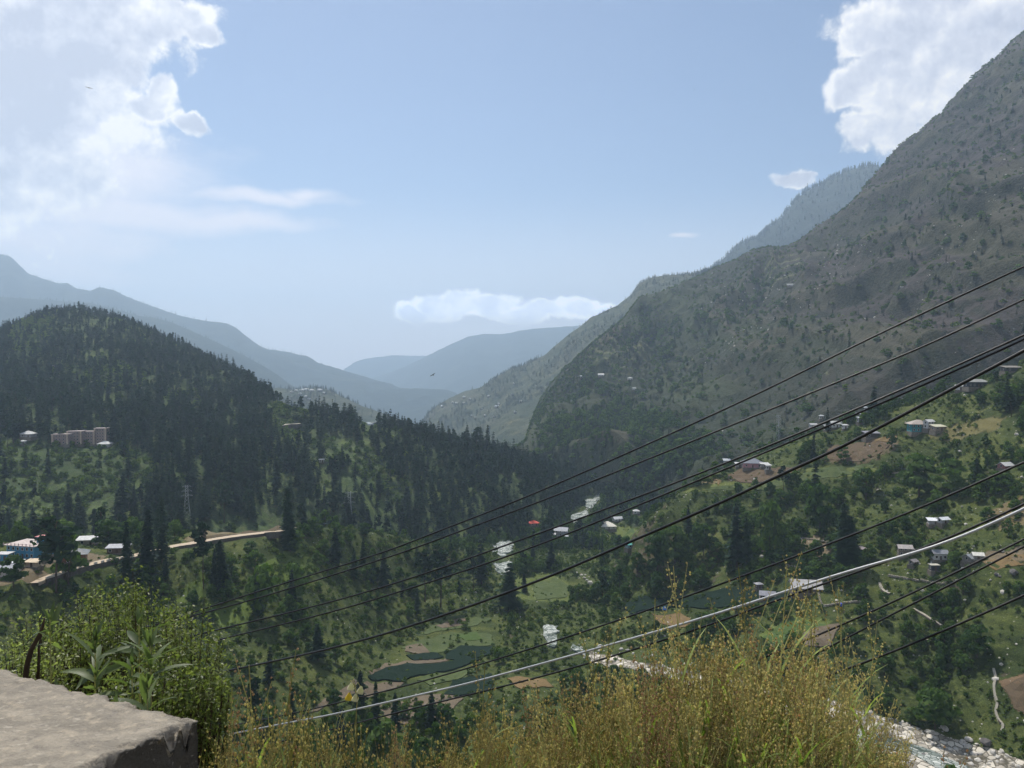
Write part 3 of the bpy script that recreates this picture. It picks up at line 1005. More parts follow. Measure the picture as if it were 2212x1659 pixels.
def hit(u, v, only=None):
    """the first piece of land seen through a sight point"""
    d = pix_dir(u, v)
    dn = d.normalized()
    best = None
    for nm, L in TREES_ALL:
        if only and nm not in only:
            continue
        p, n, i, t = L.tree.ray_cast(EYE + dn * 20, dn)
        if p is not None and (best is None or t < best[1]):
            best = (p, t, n, nm)
    return best


def height(x, y, L=None):
    L = L or LA
    p, n, i, t = L.tree.ray_cast(Vector((x, y, 1500)), Vector((0, 0, -1)))
    return p.z if p is not None else None

# ================================================================== TREES
def quads_from(C, A, B):
    """quads centred at C with half axes A and B"""
    V = np.stack([C - A - B, C + A - B * 0.6, C + A * 0.9 + B, C - A * 0.7 + B * 0.8], 1).reshape(-1, 3)
    F = np.arange(len(C) * 4).reshape(-1, 4)
    return V, F


def rnd_unit(n, rng):
    v = rng.normal(size=(n, 3))
    return v / np.linalg.norm(v, axis=1, keepdims=True)


def trunk_np(h, r, n=6, bend=0.0, top=0.15, rng=None, limbs=None):
    mb = MB()
    prev = Vector((0, 0, -0.03 * h))
    k = 4
    for i in range(k):
        z = h * (i + 1) / k
        p = Vector((bend * math.sin(i * 1.3) * h, bend * math.cos(i * 2.1) * h, z))
        mb.bar(prev, p, r * (1 - (1 - top) * i / k), n, r * (1 - (1 - top) * (i + 1) / k))
        prev = p
    for a, b, rr in (limbs or []):
        mb.bar(a, b, rr, 4, rr * 0.4)
    return mb


def conifer(seed, width=0.17, base=0.12, whorls=16, arms=7, per=4, droop=0.10, taper=0.85, leafs=0.055, ragged=0.35, flat=0.6):
    rng = np.random.default_rng(seed)
    C, A, B = [], [], []
    for w in range(whorls):
        f = (w + rng.random() * 0.6) / whorls
        z = base + (1 - base) * f ** 0.95
        R = width * ((1 - f) ** taper + 0.04) * (1 - ragged / 2 + ragged * rng.random())
        if f < 0.12:
            R *= 0.75
        na = max(3, int(arms * (0.5 + 0.6 * (1 - f))))
        a0 = rng.random() * 6.28
        for a in range(na):
            th = a0 + 6.283 * a / na + rng.normal() * 0.25
            rr = R * (0.6 + 0.55 * rng.random())
            dx, dy = math.cos(th), math.sin(th)
            for k in range(per):
                s = (k + 0.6) / per
                x = s * rr
                c = (dx * x, dy * x, z - droop * s * s * rr / width * 0.35 + rng.normal() * 0.006)
                sz = leafs * (1.15 - 0.5 * s) * (0.7 + 0.6 * rng.random()) * (0.55 + 0.45 * (1 - f))
                C.append(c)
                A.append(np.array([dx, dy, -droop - 0.3 * rng.random()]) * sz)
                side = np.array([-dy, dx, rng.normal() * (1 - flat)])
                B.append(side * sz * 0.62)
    # leader
    for k in range(5):
        C.append((0, 0, 1.0 - k * 0.02))
        A.append(np.array([0, 0, 0.022]))
        B.append(rnd_unit(1, rng)[0] * np.array([1, 1, 0]) * 0.012)
    return quads_from(np.array(C), np.array(A), np.array(B))


def lobed(seed, lobes=9, n=420, rx=0.34, z0=0.30, z1=0.92, leafs=0.045, up=0.3, squash=0.75, core=True):
    """broad crown: leaf clumps over uneven lobes, open between them"""
    rng = np.random.default_rng(seed)
    Cn, Rn = [], []
    for i in range(lobes):
        f = (i + 0.5) / lobes
        z = z0 + (z1 - z0) * f + rng.normal() * 0.03
        ring = rx * math.sqrt(max(0.05, 1 - (2 * f - 0.9) ** 2)) * 0.75
        th = i * 2.4 + rng.normal() * 0.4
        r = ring * (0.5 + 0.6 * rng.random())
        Cn.append((math.cos(th) * r, math.sin(th) * r, z))
        Rn.append(rx * (0.34 + 0.22 * rng.random()))
    Cn = np.array(Cn)
    Rn = np.array(Rn)
    idx = rng.integers(0, lobes, n)
    d = rnd_unit(n, rng)
    d[:, 2] = np.abs(d[:, 2]) * 0.9 - 0.25 * rng.random(n)
    rad = Rn[idx] * (0.72 + 0.33 * rng.random(n))
    C = Cn[idx] + d * rad[:, None] * np.array([1, 1, squash])
    t = rnd_unit(n, rng)
    a = np.cross(d + rnd_unit(n, rng) * 0.5, t)
    a /= np.linalg.norm(a, axis=1, keepdims=True)
    b = np.cross(d + rnd_unit(n, rng) * 0.4, a)
    b /= np.linalg.norm(b, axis=1, keepdims=True)
    s = (leafs * (0.6 + 0.8 * rng.random(n)))[:, None]
    return quads_from(C, a * s, b * s * 0.75)


def umbrella(seed, n=340, leafs=0.035):
    """tall pine: bare stem, few uneven tiers of foliage at the top"""
    rng = np.random.default_rng(seed)
    C, A, B = [], [], []
    for i in range(9):
        f = i / 9
        z = 0.50 + 0.46 * f
        R = 0.16 * (1 - 0.65 * f) * (0.7 + 0.5 * rng.random())
        th = rng.random() * 6.28
        off = R * 0.6
        for k in range(n // 9):
            d = rnd_unit(1, rng)[0]
            p = np.array([math.cos(th) * off, math.sin(th) * off, z]) + d * R * np.array([1, 1, 0.38]) * (0.5 + 0.5 * rng.random())
            C.append(p)
            s = leafs * (0.6 + 0.7 * rng.random())
            a = rnd_unit(1, rng)[0]
            b = np.cross(a, rnd_unit(1, rng)[0])
            A.append(a * s)
            B.append(b * s * 0.7)
    return quads_from(np.array(C), np.array(A), np.array(B))


def np_mesh_of(mb):
    return np.array(mb.v, float), [tuple(f) for f in mb.f]


def crown_me(name, VF, mname):
    return mesh_np(name, VF[0], VF[1], M[mname])


def joined(name, crownVF, mb, mname, barkname='bark'):
    """one light mesh (crown + stem) for masses"""
    V, F = crownVF
    tv, tf = np_mesh_of(mb)
    tq = np.array([f for f in tf if len(f) == 4]) + len(V)
    me = mesh_np(name, np.concatenate([V, tv]), np.concatenate([F, tq]), [M[mname], M[barkname]], midx=np.concatenate([np.zeros(len(F)), np.ones(len(tq))]))
    return bpy.data.objects.new(name, me)


LIMB = lambda rng, z0, z1, r, n: [((0, 0, z), (math.cos(a) * r, math.sin(a) * r, z + 0.12), 0.010) for z, a in zip(np.linspace(z0, z1, n), rng.random(n) * 6.28)]
_r = np.random.default_rng(4)
# detailed kinds: crown mesh, stem mesh
KIND = {
    'deodar': [(crown_me('crown', conifer(100 + i, 0.165 + 0.03 * (i % 3), 0.10 + 0.07 * (i % 2), 20, 8, 4, ragged=0.5), 'conifer'), trunk_np(0.93, 0.014, 6, 0.006).mesh('trunk', M['bark'])) for i in range(5)],
    'cypress': [(crown_me('crown', conifer(140 + i, 0.105, 0.05, 30, 9, 4, droop=0.2, taper=0.45, leafs=0.042, ragged=0.45), 'conifer'), trunk_np(0.95, 0.014, 6).mesh('trunk', M['bark'])) for i in range(3)],
    'pine': [(crown_me('crown', umbrella(160 + i), 'conifer'), trunk_np(0.94, 0.011, 6, 0.012, limbs=LIMB(_r, 0.45, 0.8, 0.10, 7)).mesh('trunk', M['bark'])) for i in range(4)],
    'broad': [(crown_me('crown', lobed(180 + i, 9 + i % 3, 760, 0.36 + 0.05 * (i % 3), z0=0.2, leafs=0.050), 'broad'), trunk_np(0.6, 0.022, 6, 0.02, limbs=LIMB(_r, 0.25, 0.5, 0.22, 6)).mesh('trunk', M['bark'])) for i in range(5)],
    'shrub': [(crown_me('crown', lobed(200 + i, 6, 260, 0.52 + 0.08 * (i % 3), 0.12, 0.72, leafs=0.075), 'shrub'), trunk_np(0.5, 0.03, 4, 0.05).mesh('stem', M['bark'])) for i in range(5)],
}
# light kinds for the masses
MASS = {
    'conifer': [joined('conifer_mass', conifer(300 + i, 0.15 + 0.03 * (i % 3), 0.10, 11, 6, 3, leafs=0.075, ragged=0.5), trunk_np(0.8, 0.012, 3), 'conifer') for i in range(5)]
    + [joined('pine_mass', umbrella(320 + i, 110, 0.06), trunk_np(0.9, 0.011, 3), 'conifer') for i in range(2)],
    'broad': [joined('broad_mass', lobed(340 + i, 8, 200, 0.40, z0=0.18, leafs=0.085), trunk_np(0.5, 0.02, 3), 'broad') for i in range(5)],
    'shrub': [joined('shrub_mass', lobed(360 + i, 5, 90, 0.55, 0.08, 0.70, leafs=0.13), trunk_np(0.3, 0.03, 3), 'shrub') for i in range(5)],
}


def mass(name, pts, heights, protos, widths=None, tilt=0.06, name_mat=None):
    """one object that stands a proto at every point (geometry nodes, mesh instances)"""
    n = len(pts)
    if n == 0:
        return None
    me = bpy.data.meshes.new(name)
    me.vertices.add(n)
    me.vertices.foreach_set('co', np.asarray(pts, np.float32).ravel())
    a = me.attributes.new('scl', 'FLOAT_VECTOR', 'POINT')
    w = widths if widths is not None else np.ones(n)
    a.data.foreach_set('vector', np.stack([heights * w, heights * w, heights], 1).astype(np.float32).ravel())
    a = me.attributes.new('rot', 'FLOAT_VECTOR', 'POINT')
    a.data.foreach_set('vector', np.stack([RNG.normal(size=n) * tilt, RNG.normal(size=n) * tilt, RNG.random(n) * 6.283], 1).astype(np.float32).ravel())
    a = me.attributes.new('idx', 'INT', 'POINT')
    a.data.foreach_set('value', RNG.integers(0, len(protos), n).astype(np.int32))
    o = link(bpy.data.objects.new(name, me))
    tag(o, kind='stuff')
    g = bpy.data.node_groups.new(name, 'GeometryNodeTree')
    g.interface.new_socket('Geometry', in_out='INPUT', socket_type='NodeSocketGeometry')
    g.interface.new_socket('Geometry', in_out='OUTPUT', socket_type='NodeSocketGeometry')
    gi = g.nodes.new('NodeGroupInput')
    go = g.nodes.new('NodeGroupOutput')
    jn = g.nodes.new('GeometryNodeJoinGeometry')
    for p in reversed(protos):
        oi = g.nodes.new('GeometryNodeObjectInfo')
        oi.inputs[0].default_value = p
        gt = g.nodes.new('GeometryNodeGeometryToInstance')
        g.links.new(oi.outputs['Geometry'], gt.inputs[0])
        g.links.new(gt.outputs[0], jn.inputs[0])
    ip = g.nodes.new('GeometryNodeInstanceOnPoints')
    g.links.new(gi.outputs[0], ip.inputs['Points'])
    g.links.new(jn.outputs[0], ip.inputs['Instance'])
    ip.inputs['Pick Instance'].default_value = True

    def attr(nm, typ):
        q = g.nodes.new('GeometryNodeInputNamedAttribute')
        q.data_type = typ
        q.inputs['Name'].default_value = nm
        return q.outputs[0]
    g.links.new(attr('idx', 'INT'), ip.inputs['Instance Index'])
    g.links.new(attr('scl', 'FLOAT_VECTOR'), ip.inputs['Scale'])
    er = g.nodes.new('FunctionNodeEulerToRotation')
    g.links.new(attr('rot', 'FLOAT_VECTOR'), er.inputs[0])
    g.links.new(er.outputs[0], ip.inputs['Rotation'])
    g.links.new(ip.outputs[0], go.inputs[0])
    md = o.modifiers.new('instances', 'NODES')
    md.node_group = g
    return o


def noise_at(P, s, seed=0, o=3):
    return fbm(P[..., 0] / s, P[..., 1] / s, o, seed)


# open ground where no tree may stand: fields, roads, river (sight outlines)
FIELDS = [
    [(780, 1455), (860, 1395), (900, 1372), (945, 1340), (1070, 1330), (1075, 1430), (1060, 1500), (740, 1520)],
    [(1335, 1312), (1450, 1290), (1560, 1268), (1705, 1272), (1705, 1312), (1600, 1318), (1450, 1335), (1360, 1332)],
    [(1406, 1322), (1470, 1320), (1515, 1350), (1480, 1358), (1420, 1348)],
    [(1640, 1375), (1700, 1332), (1815, 1345), (1800, 1405), (1735, 1405), (1660, 1404)],
    [(1090, 1462), (1195, 1462), (1200, 1495), (1090, 1495)],
    [(1555, 1030), (1600, 1008), (1740, 1008), (1700, 1032), (1600, 1048)],
    [(1480, 1056), (1560, 1042), (1640, 1045), (1760, 1012), (1900, 1000), (1900, 1022), (1760, 1042), (1600, 1064), (1480, 1066)],
    [(1770, 995), (1790, 962), (1880, 946), (1942, 942), (1900, 985), (1850, 1003)],
    [(2158, 1480), (2230, 1452), (2240, 1562), (2190, 1538)],
    [(1300, 1138), (1372, 1138), (1400, 1165), (1330, 1172)],
    [(1110, 1255), (1180, 1240), (1230, 1262), (1230, 1300), (1170, 1310), (1100, 1295)],
    [(380, 1165), (480, 1138), (630, 1128), (640, 1150), (600, 1158), (440, 1184)],
    [(-80, 1185), (240, 1190), (235, 1225), (110, 1262), (70, 1275), (-80, 1300)],
    # river bed
    [(1228, 1382), (1330, 1395), (1420, 1410), (1560, 1450), (1700, 1495), (1880, 1540), (1980, 1570), (2080, 1605), (2180, 1635), (2280, 1680), (2280, 1800), (2100, 1730), (1980, 1700), (1880, 1650), (1700, 1570), (1540, 1508), (1400, 1458), (1280, 1436), (1225, 1424)],
    [(1178, 1356), (1200, 1356), (1204, 1396), (1180, 1394)], [(1070, 1180), (1100, 1170), (1100, 1238), (1070, 1238)], [(1240, 1108), (1266, 1072), (1294, 1068), (1294, 1092), (1266, 1122), (1240, 1126)],
    [(1238, 1234), (1258, 1232), (1290, 1262), (1280, 1272)],
]


# where a building must stay in view: nothing tall right in front of it
HOUSE_SPOTS = [(55, 1207, 72), (6, 1212, 24), (97, 1206, 20), (156, 1218, 44), (186, 1178, 34), (253, 1196, 42), (70, 1226, 26), (130, 962, 30), (161, 962, 32), (192, 962, 26), (217, 962, 26), (224, 966, 24), (57, 952, 24),
               (694, 1001, 12), (796, 918, 20), (628, 928, 30),
               (1152, 1141, 18), (1213, 1160, 26), (1313, 1146, 32), (1336, 1128, 22), (1375, 1114, 12), (1363, 1188, 20), (1628, 1012, 40), (1598, 1011, 16), (1652, 1010, 16), (1806, 926, 24), (1792, 930, 16), (1826, 928, 10),
               (1884, 948, 30), (1988, 935, 36), (2008, 928, 18), (2032, 932, 30), (2112, 838, 44), (2078, 844, 20), (2188, 804, 36), (2176, 1014, 24), (2030, 1134, 36), (1957, 1203, 26), (1974, 1222, 14), (2032, 1212, 26),
               (2105, 1214, 34), (2020, 1236, 18), (1745, 1282, 58), (1660, 1296, 30), (1435, 1316, 14), (1435, 1340, 60), (1282, 1085, 26), (1084, 1225, 30), (1190, 1378, 28), (1265, 1255, 30),
               (1250, 1120, 30), (1345, 1155, 60), (1912, 1274, 16), (2003, 1335, 40), (2152, 1500, 14), (2155, 1570, 14), (1090, 1180, 30), (500, 1163, 130), (420, 1180, 60), (150, 1240, 60), (210, 1222, 40), (600, 1152, 40), (1805, 1300, 60)]


def keeps_view(P, h, wf=0.22):
    u, v = project(P)
    hp = h / P[:, 1] * FPX
    ok = np.ones(len(P), bool)
    for a, b, w in HOUSE_SPOTS:
        ok &= ~((np.abs(u - a) < w * 0.5 + hp * wf) & (v > b - 3) & (v - hp < b - 3) & (v < b + 130))
        ok &= ~((np.abs(u - a) < w * 0.6) & (np.abs(v - b) < w * 0.25))
    return P[ok], h[ok]


def open_ground(u, v):
    k = np.zeros(np.shape(u), bool)
    for p in FIELDS:
        k |= in_poly(u, v, p)
    return k


CLEAR_B = [[(660, 950), (720, 945), (790, 965), (850, 1030), (885, 1055), (900, 1095), (850, 1110), (800, 1050), (740, 1015), (670, 1000)],
           [(570, 870), (650, 862), (665, 890), (630, 930), (650, 960), (610, 950), (575, 905)],
           [(-300, 955), (60, 962), (240, 960), (330, 985), (330, 1060), (250, 1120), (120, 1150), (-300, 1160)],
           [(20, 690), (120, 690), (95, 770), (40, 790), (15, 740)], [(100, 800), (220, 780), (330, 800), (300, 840), (180, 850)], [(330, 850), (420, 835), (430, 860), (350, 880)]]


def dens_B(u, v, P):
    n = noise_at(P, 120, 401) * 0.5 + noise_at(P, 40, 402) * 0.5
    d = np.clip(0.9 + n * 1.3, 0.25, 1.5)
    for i, p in enumerate(CLEAR_B):
        k = in_poly(u + 12 * noise_at(P, 25, 403), v + 10 * noise_at(P, 25, 404), p)
        d = np.where(k, (0.06, 0.12, 0.09, 0.22, 0.35, 0.4)[i], d)
    d = np.where((v > 1240) | (u < -560) | (u > 1380), 0, d)
    return d * np.clip(1.15 - (P[..., 1] - 500) / 2500, 0.5, 1)


def take(L, n, dens, hmean, hsd, hmin, minu=-560, maxu=2620):
    P = L.scatter(n, dens)
    h = np.clip(hmean + RNG.normal(size=len(P)) * hsd, hmin, None)
    return P, h


def dens_A(kind):
    def f(u, v, P):
        n1 = noise_at(P, 55, 411)
        n2 = noise_at(P, 18, 412)
        y = P[..., 1]
        base = np.ones(u.shape)
        left = np.clip((1020 - u) / 120, 0, 1)
        rgt = np.clip((u - 1330) / 120, 0, 1)
        mid = 1 - np.clip(left + rgt, 0, 1)
        if kind == 'conifer':
            g = left * 0.28 * np.clip(0.4 + n1 * 2.8, 0.03, 1.5) + mid * 0.25 * np.clip(n1 * 3 + 0.4, 0, 1) + rgt * 0.10 * np.clip(n1 * 4, 0, 1)
            g = np.where((u > 1050) & (y > 700) & (u < 1500), 1.6, g)
        elif kind == 'broad':
            g = left * 0.62 * np.clip(0.4 + n1 * 2.6, 0.03, 1.6) + mid * 1.1 * np.clip(0.5 + n1 * 2.5, 0, 1.6) + rgt * np.clip(0.32 + n1 * 2.2 + n2 * 1.4 + 0.55 * (u > 1820) * (v > 1290) + 0.5 * (u > 1880) * (v > 960) * (v < 1110), 0, 1.7)
            g = np.where((u > 1050) & (y > 700) & (u < 1560), 1.2, g)
        else:
            g = left * 0.8 + mid * 1.0 + rgt * np.clip(0.75 + n2 * 2.4 + n1, 0.05, 1.6)
        k = open_ground(u, v)
        if kind == 'shrub':
            g = np.where(in_poly(u, v, FIELDS[0]) | in_poly(u, v, FIELDS[1]), 0.35 * (n2 > 0.1), np.where(k, 0, g))
        else:
            g = np.where(k, 0, g)
        g = np.where((y < 215) | (u < -560) | (u > 2640) | (v > 1900), 0, g)
        g = np.where((u > 1355) & (u < 1460) & (v > 1080) & (v < 1235) & (v > 1080 + (1460 - u) * 0.75), g * 0.12, g)
        return g
    return f


def dens_E(kind):
    def f(u, v, P):
        n1 = noise_at(P, 110, 421) + 0.35 * fbm(P[..., 0] / 60, P[..., 2] / 60, 3, 422)
        low = np.clip((v - 560 - (u - 1500) * 0.10) / 380, 0, 1)
        lft = np.clip((1750 - u) / 450, 0, 1)
        gul = LE.hh[:-1, :-1]
        g = np.clip(low * 1.1 + lft * 0.35 - 0.36 + n1 * 0.8 - gul * 3.0, 0.03, 1.6)
        g = np.where(in_poly(u, v, [(1200, 800), (1330, 700), (1400, 660), (1480, 690), (1440, 790), (1330, 830), (1250, 850)]), 1.0 * np.clip(0.7 + n1 - gul, 0.1, 2), g)
        g = np.where(in_poly(u, v, [(1480, 640), (1560, 590), (1690, 545), (1700, 600), (1600, 700), (1500, 720)]), 0.10, g)
        g = np.where((np.abs((u - 1400) / 120) ** 2 + ((v - 815) / 40) ** 2) < 1, 0.10, g)
        g = np.where(in_poly(u, v, [(1140, 920), (1180, 850), (1240, 790), (1330, 850), (1430, 900), (1560, 960), (1600, 1010), (1400, 1050), (1150, 1010)]), np.clip(0.95 + n1 * 1.4 - gul * 0.8, 0.1, 1.8), g)
        if kind == 'shrub':
            g = g * 0.6 + 0.45
        g = np.where((P[..., 1] > 2300) | (u > 2640), 0, g)
        return g
    return f


def LE_crest_near(P):
    u, v = project(P)
    cv = np.interp(u, [a for a, b, c in R1], [b for a, b, c in R1])
    return v - cv < 60


cand = {'deodar': [], 'pine': [], 'broad': [], 'shrub': []}
PB, hB = take(LB, 19000, dens_B, 17.0, 4.5, 8.0)
yB = PB[:, 1]
hB *= np.interp(yB, [500, 900, 1400], [1.15, 1.0, 0.62])
PAc, hAc = take(LA, 3000, dens_A('conifer'), 17.0, 4.5, 7.0)
PAb, hAb = take(LA, 14000, dens_A('broad'), 6.6, 2.3, 3.0)
PAs, hAs = take(LA, 62000, dens_A('shrub'), 2.3, 1.0, 0.8)
PB, hB = keeps_view(PB, hB)
PAc, hAc = keeps_view(PAc, hAc)
PAb, hAb = keeps_view(PAb, hAb, 0.45)
PAs, hAs = keeps_view(PAs, hAs, 0.5)
PAl, hAl = take(LA, 70000, lambda u, v, P: (0.25 + 1.3 * np.clip(0.55 + 1.6 * noise_at(P, 12, 441) + 0.8 * noise_at(P, 45, 442), 0, 1.6) * (1 - 0.9 * open_ground(u, v)) + 0.5 * (in_poly(u, v, FIELDS[1]))) * (P[..., 1] > 215) * (u > -300) * (u < 2500) * (v < 1800) * ~(in_poly(u, v, FIELDS[13]) & (u > 1560)) * ~in_poly(u, v, [(375, 1178), (480, 1146), (625, 1124), (645, 1150), (600, 1158), (440, 1184), (385, 1192)]), 1.0, 0.35, 0.4)
PEc, hEc = take(LE, 24000, dens_E('conifer'), 7.6, 2.2, 3.5)
hEc *= np.where(LE_crest_near(PEc), 0.6, 1.0)
PEs, hEs = take(LE, 8000, dens_E('shrub'), 3.4, 1.3, 1.4)
PBs, hBs = take(LB, 7000, lambda u, v, P: np.where((v > 1240) | (u < -560), 0, 0.35 + 2.2 * np.any([in_poly(u, v, p) for p in CLEAR_B], axis=0)), 4.5, 2.0, 1.5)
P3, h3 = take(LE3, 5200, lambda u, v, P: np.clip(0.3 + noise_at(P, 200, 431) * 2.5, 0.05, 1.5) * (P[..., 1] < 4300), 12, 3, 5)
P0, h0 = take(LC0, 1500, lambda u, v, P: np.clip(0.4 + noise_at(P, 90, 432) * 2.0, 0.05, 1.5) * (P[..., 1] < 3500), 13, 4, 5)
P2, h2 = take(LE2, 6000, lambda u, v, P: np.clip(0.9 + noise_at(P, 200, 433), 0.1, 1.5) * (P[..., 1] < 5000), 22, 5, 10)


def crest_line(L, row_frac, n, hm, hs, u0, u1):
    """trees set along a crest so that it shows as a broken line"""
    k = np.argmin(np.abs(L.T - row_frac))
    row = L.P[k]
    u, v = project(row)
    ok = np.where((u > u0) & (u < u1))[0]
    i = RNG.choice(ok, n)
    P = row[i] + RNG.normal(size=(n, 3)) * np.array([3, 4, 0])
    return P, np.clip(hm + RNG.normal(size=n) * hs, 4, None)


for L, n, hm, hs, u0, u1 in ((LC2A, 150, 17, 6, -100, 700), (LC1, 130, 15, 5, -100, 640)):
    a, b = crest_line(L, 2.0, n, hm, hs, u0, u1)
    P2 = np.concatenate([P2, a])
    h2 = np.concatenate([h2, b])
a, b = crest_line(LE2, 2.0, 110, 28, 8, 1600, 1930)
P2 = np.concatenate([P2, a])
h2 = np.concatenate([h2, b])


def split_big(P, h, n, need_view=True, lim=None):
    """indices of the n that show largest, and the rest"""
    u, v = project(P)
    size = h / P[:, 1]
    ok = (u > 5) & (u < 2205) & (v > 60) & (v < 1640)
    # what stands hidden from the camera does not count
    order = np.argsort(-np.where(ok, size, 0))
    big = []
    for i in order:
        if len(big) >= n or not ok[i]:
            break
        # seen over the near grass and the wall?
        if v[i] - h[i] / P[i, 1] * FPX > front_top(u[i]):
            continue
        top = Vector(P[i]) + Vector((0, 0, h[i] * 0.7))
        d = (top - EYE)
        r = d.length
        d.normalize()
        bad = False
        for nm, L in TREES_ALL[:3]:
            q, nn, ii_, t = L.tree.ray_cast(EYE + d * 20, d, r - 26)
            if q is not None:
                bad = True
                break
        if not bad:
            big.append(i)
    m = np.zeros(len(P), bool)
    m[big] = True
    return m


def front_top(u):
    return float(np.interp(u, [-100, 0, 200, 330, 470, 500, 700, 1000, 1300, 1600, 1850, 1960, 2000], [1400, 1400, 1290, 1290, 1400, 1500, 1500, 1500, 1450, 1400, 1470, 1560, 1700]))

# ------------------------------------------------------------------ trees one can pick out, each a thing with crown and trunk
LANDMARKS = [
    (60, 1200, 'the blue house'), (150, 1210, 'the grey-roofed pavilion'), (170, 950, 'the pink apartment blocks'), (57, 948, 'the white hip roof left of the apartment blocks'),
    (500, 1160, 'the pale hillside road'), (405, 1085, 'the lattice pylon above the road bend'), (755, 1100, 'the taller lattice pylon in the forest'), (694, 998, 'the white hut in the grass clearing'),
    (540, 830, 'the tall tree group on the hill shoulder'), (90, 670, 'the hilltop mast'), (270, 700, 'the forested hill crest'), (930, 1390, 'the pale terraced fields'), (860, 1460, 'the dark netted plots'),
    (1190, 1375, 'the white rapids below the fields'), (1084, 1225, 'the white rapids behind the green mound'), (1170, 1275, 'the green mound by the river'), (1282, 1085, 'the farthest white rapids'),
    (1152, 1137, 'the red-roofed hut'), (1213, 1152, 'the grey two-storey house by the river'), (1313, 1143, 'the white-roofed hut in the meadow'), (1400, 1130, 'the bare rock face'), (1435, 1315, 'the blue tarpaulin'),
    (1440, 1335, 'the ochre field'), (1630, 1008, 'the slate-roofed pink house'), (1680, 925, 'the thin steel mast'), (1805, 920, 'the white farm buildings'), (1885, 942, 'the dark shed above the red soil'),
    (1850, 975, 'the reddish ploughed field'), (1990, 922, 'the teal house with hipped roof'), (2115, 830, 'the long dark house high on the slope'), (2028, 1130, 'the white tin roofs'), (1960, 1200, 'the stone hut beside the cables'),
    (2035, 1203, 'the grey hut with white wall'), (2108, 1207, 'the low pale-roofed hut'), (1745, 1268, 'the broad grey roof behind the cables'), (1660, 1290, 'the small dark hut'), (1720, 1370, 'the pale pink soil plot'),
    (1912, 1272, 'the short pale footpath'), (2003, 1333, 'the slanting pale footpath'), (2152, 1520, 'the pale gully path'), (2190, 1510, 'the bare soil at the frame edge'), (2190, 1010, 'the white tent'),
    (2030, 1590, 'the boulder-strewn river bed'), (1560, 1290, 'the long dark netted field'), (1400, 815, 'the terraces on the mountain flank'), (1830, 1150, 'the tall double cypress'), (1600, 1150, 'the pair of tall spruces'),
    (2190, 1240, 'the big dark boulder'), (560, 1290, 'the sunlit green ribs'), (700, 1420, 'the shaded wood under the cables'), (300, 1230, 'the dark cypresses by the road'),
    (2040, 1576, 'the rounded white bed boulder'), (2092, 1602, 'the pale slab boulder'), (2132, 1612, 'the huge grey-shadowed boulder'), (1300, 1412, 'the upper end of the stony bed'), (1885, 1562, 'the right end of the grass'),
    (1262, 1252, 'the white boulder string'), (1450, 1440, 'the stony bed behind the tall stalks'),
]
LM = np.array([(a, b) for a, b, c in LANDMARKS], float)
USED = {}


def where_words(u, v, rank=0):
    d = np.hypot((LM[:, 0] - u), (LM[:, 1] - v) * 1.2)
    i = int(np.argsort(d)[rank])
    dx, dy = u - LM[i, 0], v - LM[i, 1]
    r = d[i]
    far = 'just ' if r < 28 else ('' if r < 75 else 'well ')
    if r < 12:
        return 'beside ' + LANDMARKS[i][2]
    if abs(dy) > abs(dx) * 1.9:
        w = 'above' if dy < 0 else 'below'
    elif abs(dx) > abs(dy) * 1.9:
        w = 'left of' if dx < 0 else 'right of'
    else:
        w = ('up and ' if dy < 0 else 'down and ') + ('left of' if dx < 0 else 'right of')
    return far + w + ' ' + LANDMARKS[i][2]


def unique_label(heads, u, v):
    """first combination of look and place that nothing else has"""
    for rank in range(7):
        for hd in heads:
            s = hd + ' ' + where_words(u, v, rank)
            if s not in USED and len(s.split()) <= 16:
                USED[s] = 1
                return s
    s = heads[0] + ' ' + where_words(u, v, 0)
    w = s.split()
    return ' '.join(w[:16])


def tone(P, z):
    return z


LOOKS = {
    'deodar': lambda h, w, i: [('towering ', 'tall ', 'mid-sized ', 'small ', 'little ')[0 if h > 27 else 1 if h > 22 else 2 if h > 17 else 3 if h > 12 else 4] + x for x in
                               (('narrow dark conifer', 'slim dark conifer', 'spiky dark conifer') if w < 0.95 else ('broad dark conifer', 'ragged dark conifer', 'heavy dark conifer'))],
    'pine': lambda h, w, i: [('towering ', 'tall ', 'mid-sized ', 'small ')[0 if h > 25 else 1 if h > 20 else 2 if h > 14 else 3] + x for x in ('bare-stemmed pine', 'flat-topped pine', 'pine with high tufted crown')],
    'broad': lambda h, w, i: [('big ', 'mid-sized ', 'small ')[0 if h > 10 else 1 if h > 7 else 2] + x for x in
                              (('round green tree', 'rounded leafy tree', 'upright leafy tree') if w < 1.05 else ('spreading green tree', 'wide leafy tree', 'bushy spreading tree'))],
    'shrub': lambda h, w, i: [('large ', 'mid-sized ', 'small ')[0 if h > 3.6 else 1 if h > 2.6 else 2] + x for x in
                              (('round green bush', 'compact bush', 'rounded scrub bush') if w < 1.05 else ('sprawling green bush', 'low wide bush', 'loose scrub bush'))],
}
CAT = {'deodar': 'conifer', 'cypress': 'conifer', 'pine': 'pine tree', 'broad': 'tree', 'shrub': 'bush'}
NAME = {'deodar': 'conifer_tree', 'cypress': 'cypress_tree', 'pine': 'pine_tree', 'broad': 'leafy_tree', 'shrub': 'green_bush'}
GRP = {'deodar': 'dark conifers on the hillsides', 'cypress': 'columnar conifers standing clear of the wood', 'pine': 'bare-stemmed pines', 'broad': 'leafy trees on the valley slopes', 'shrub': 'bushes dotted over the slopes'}


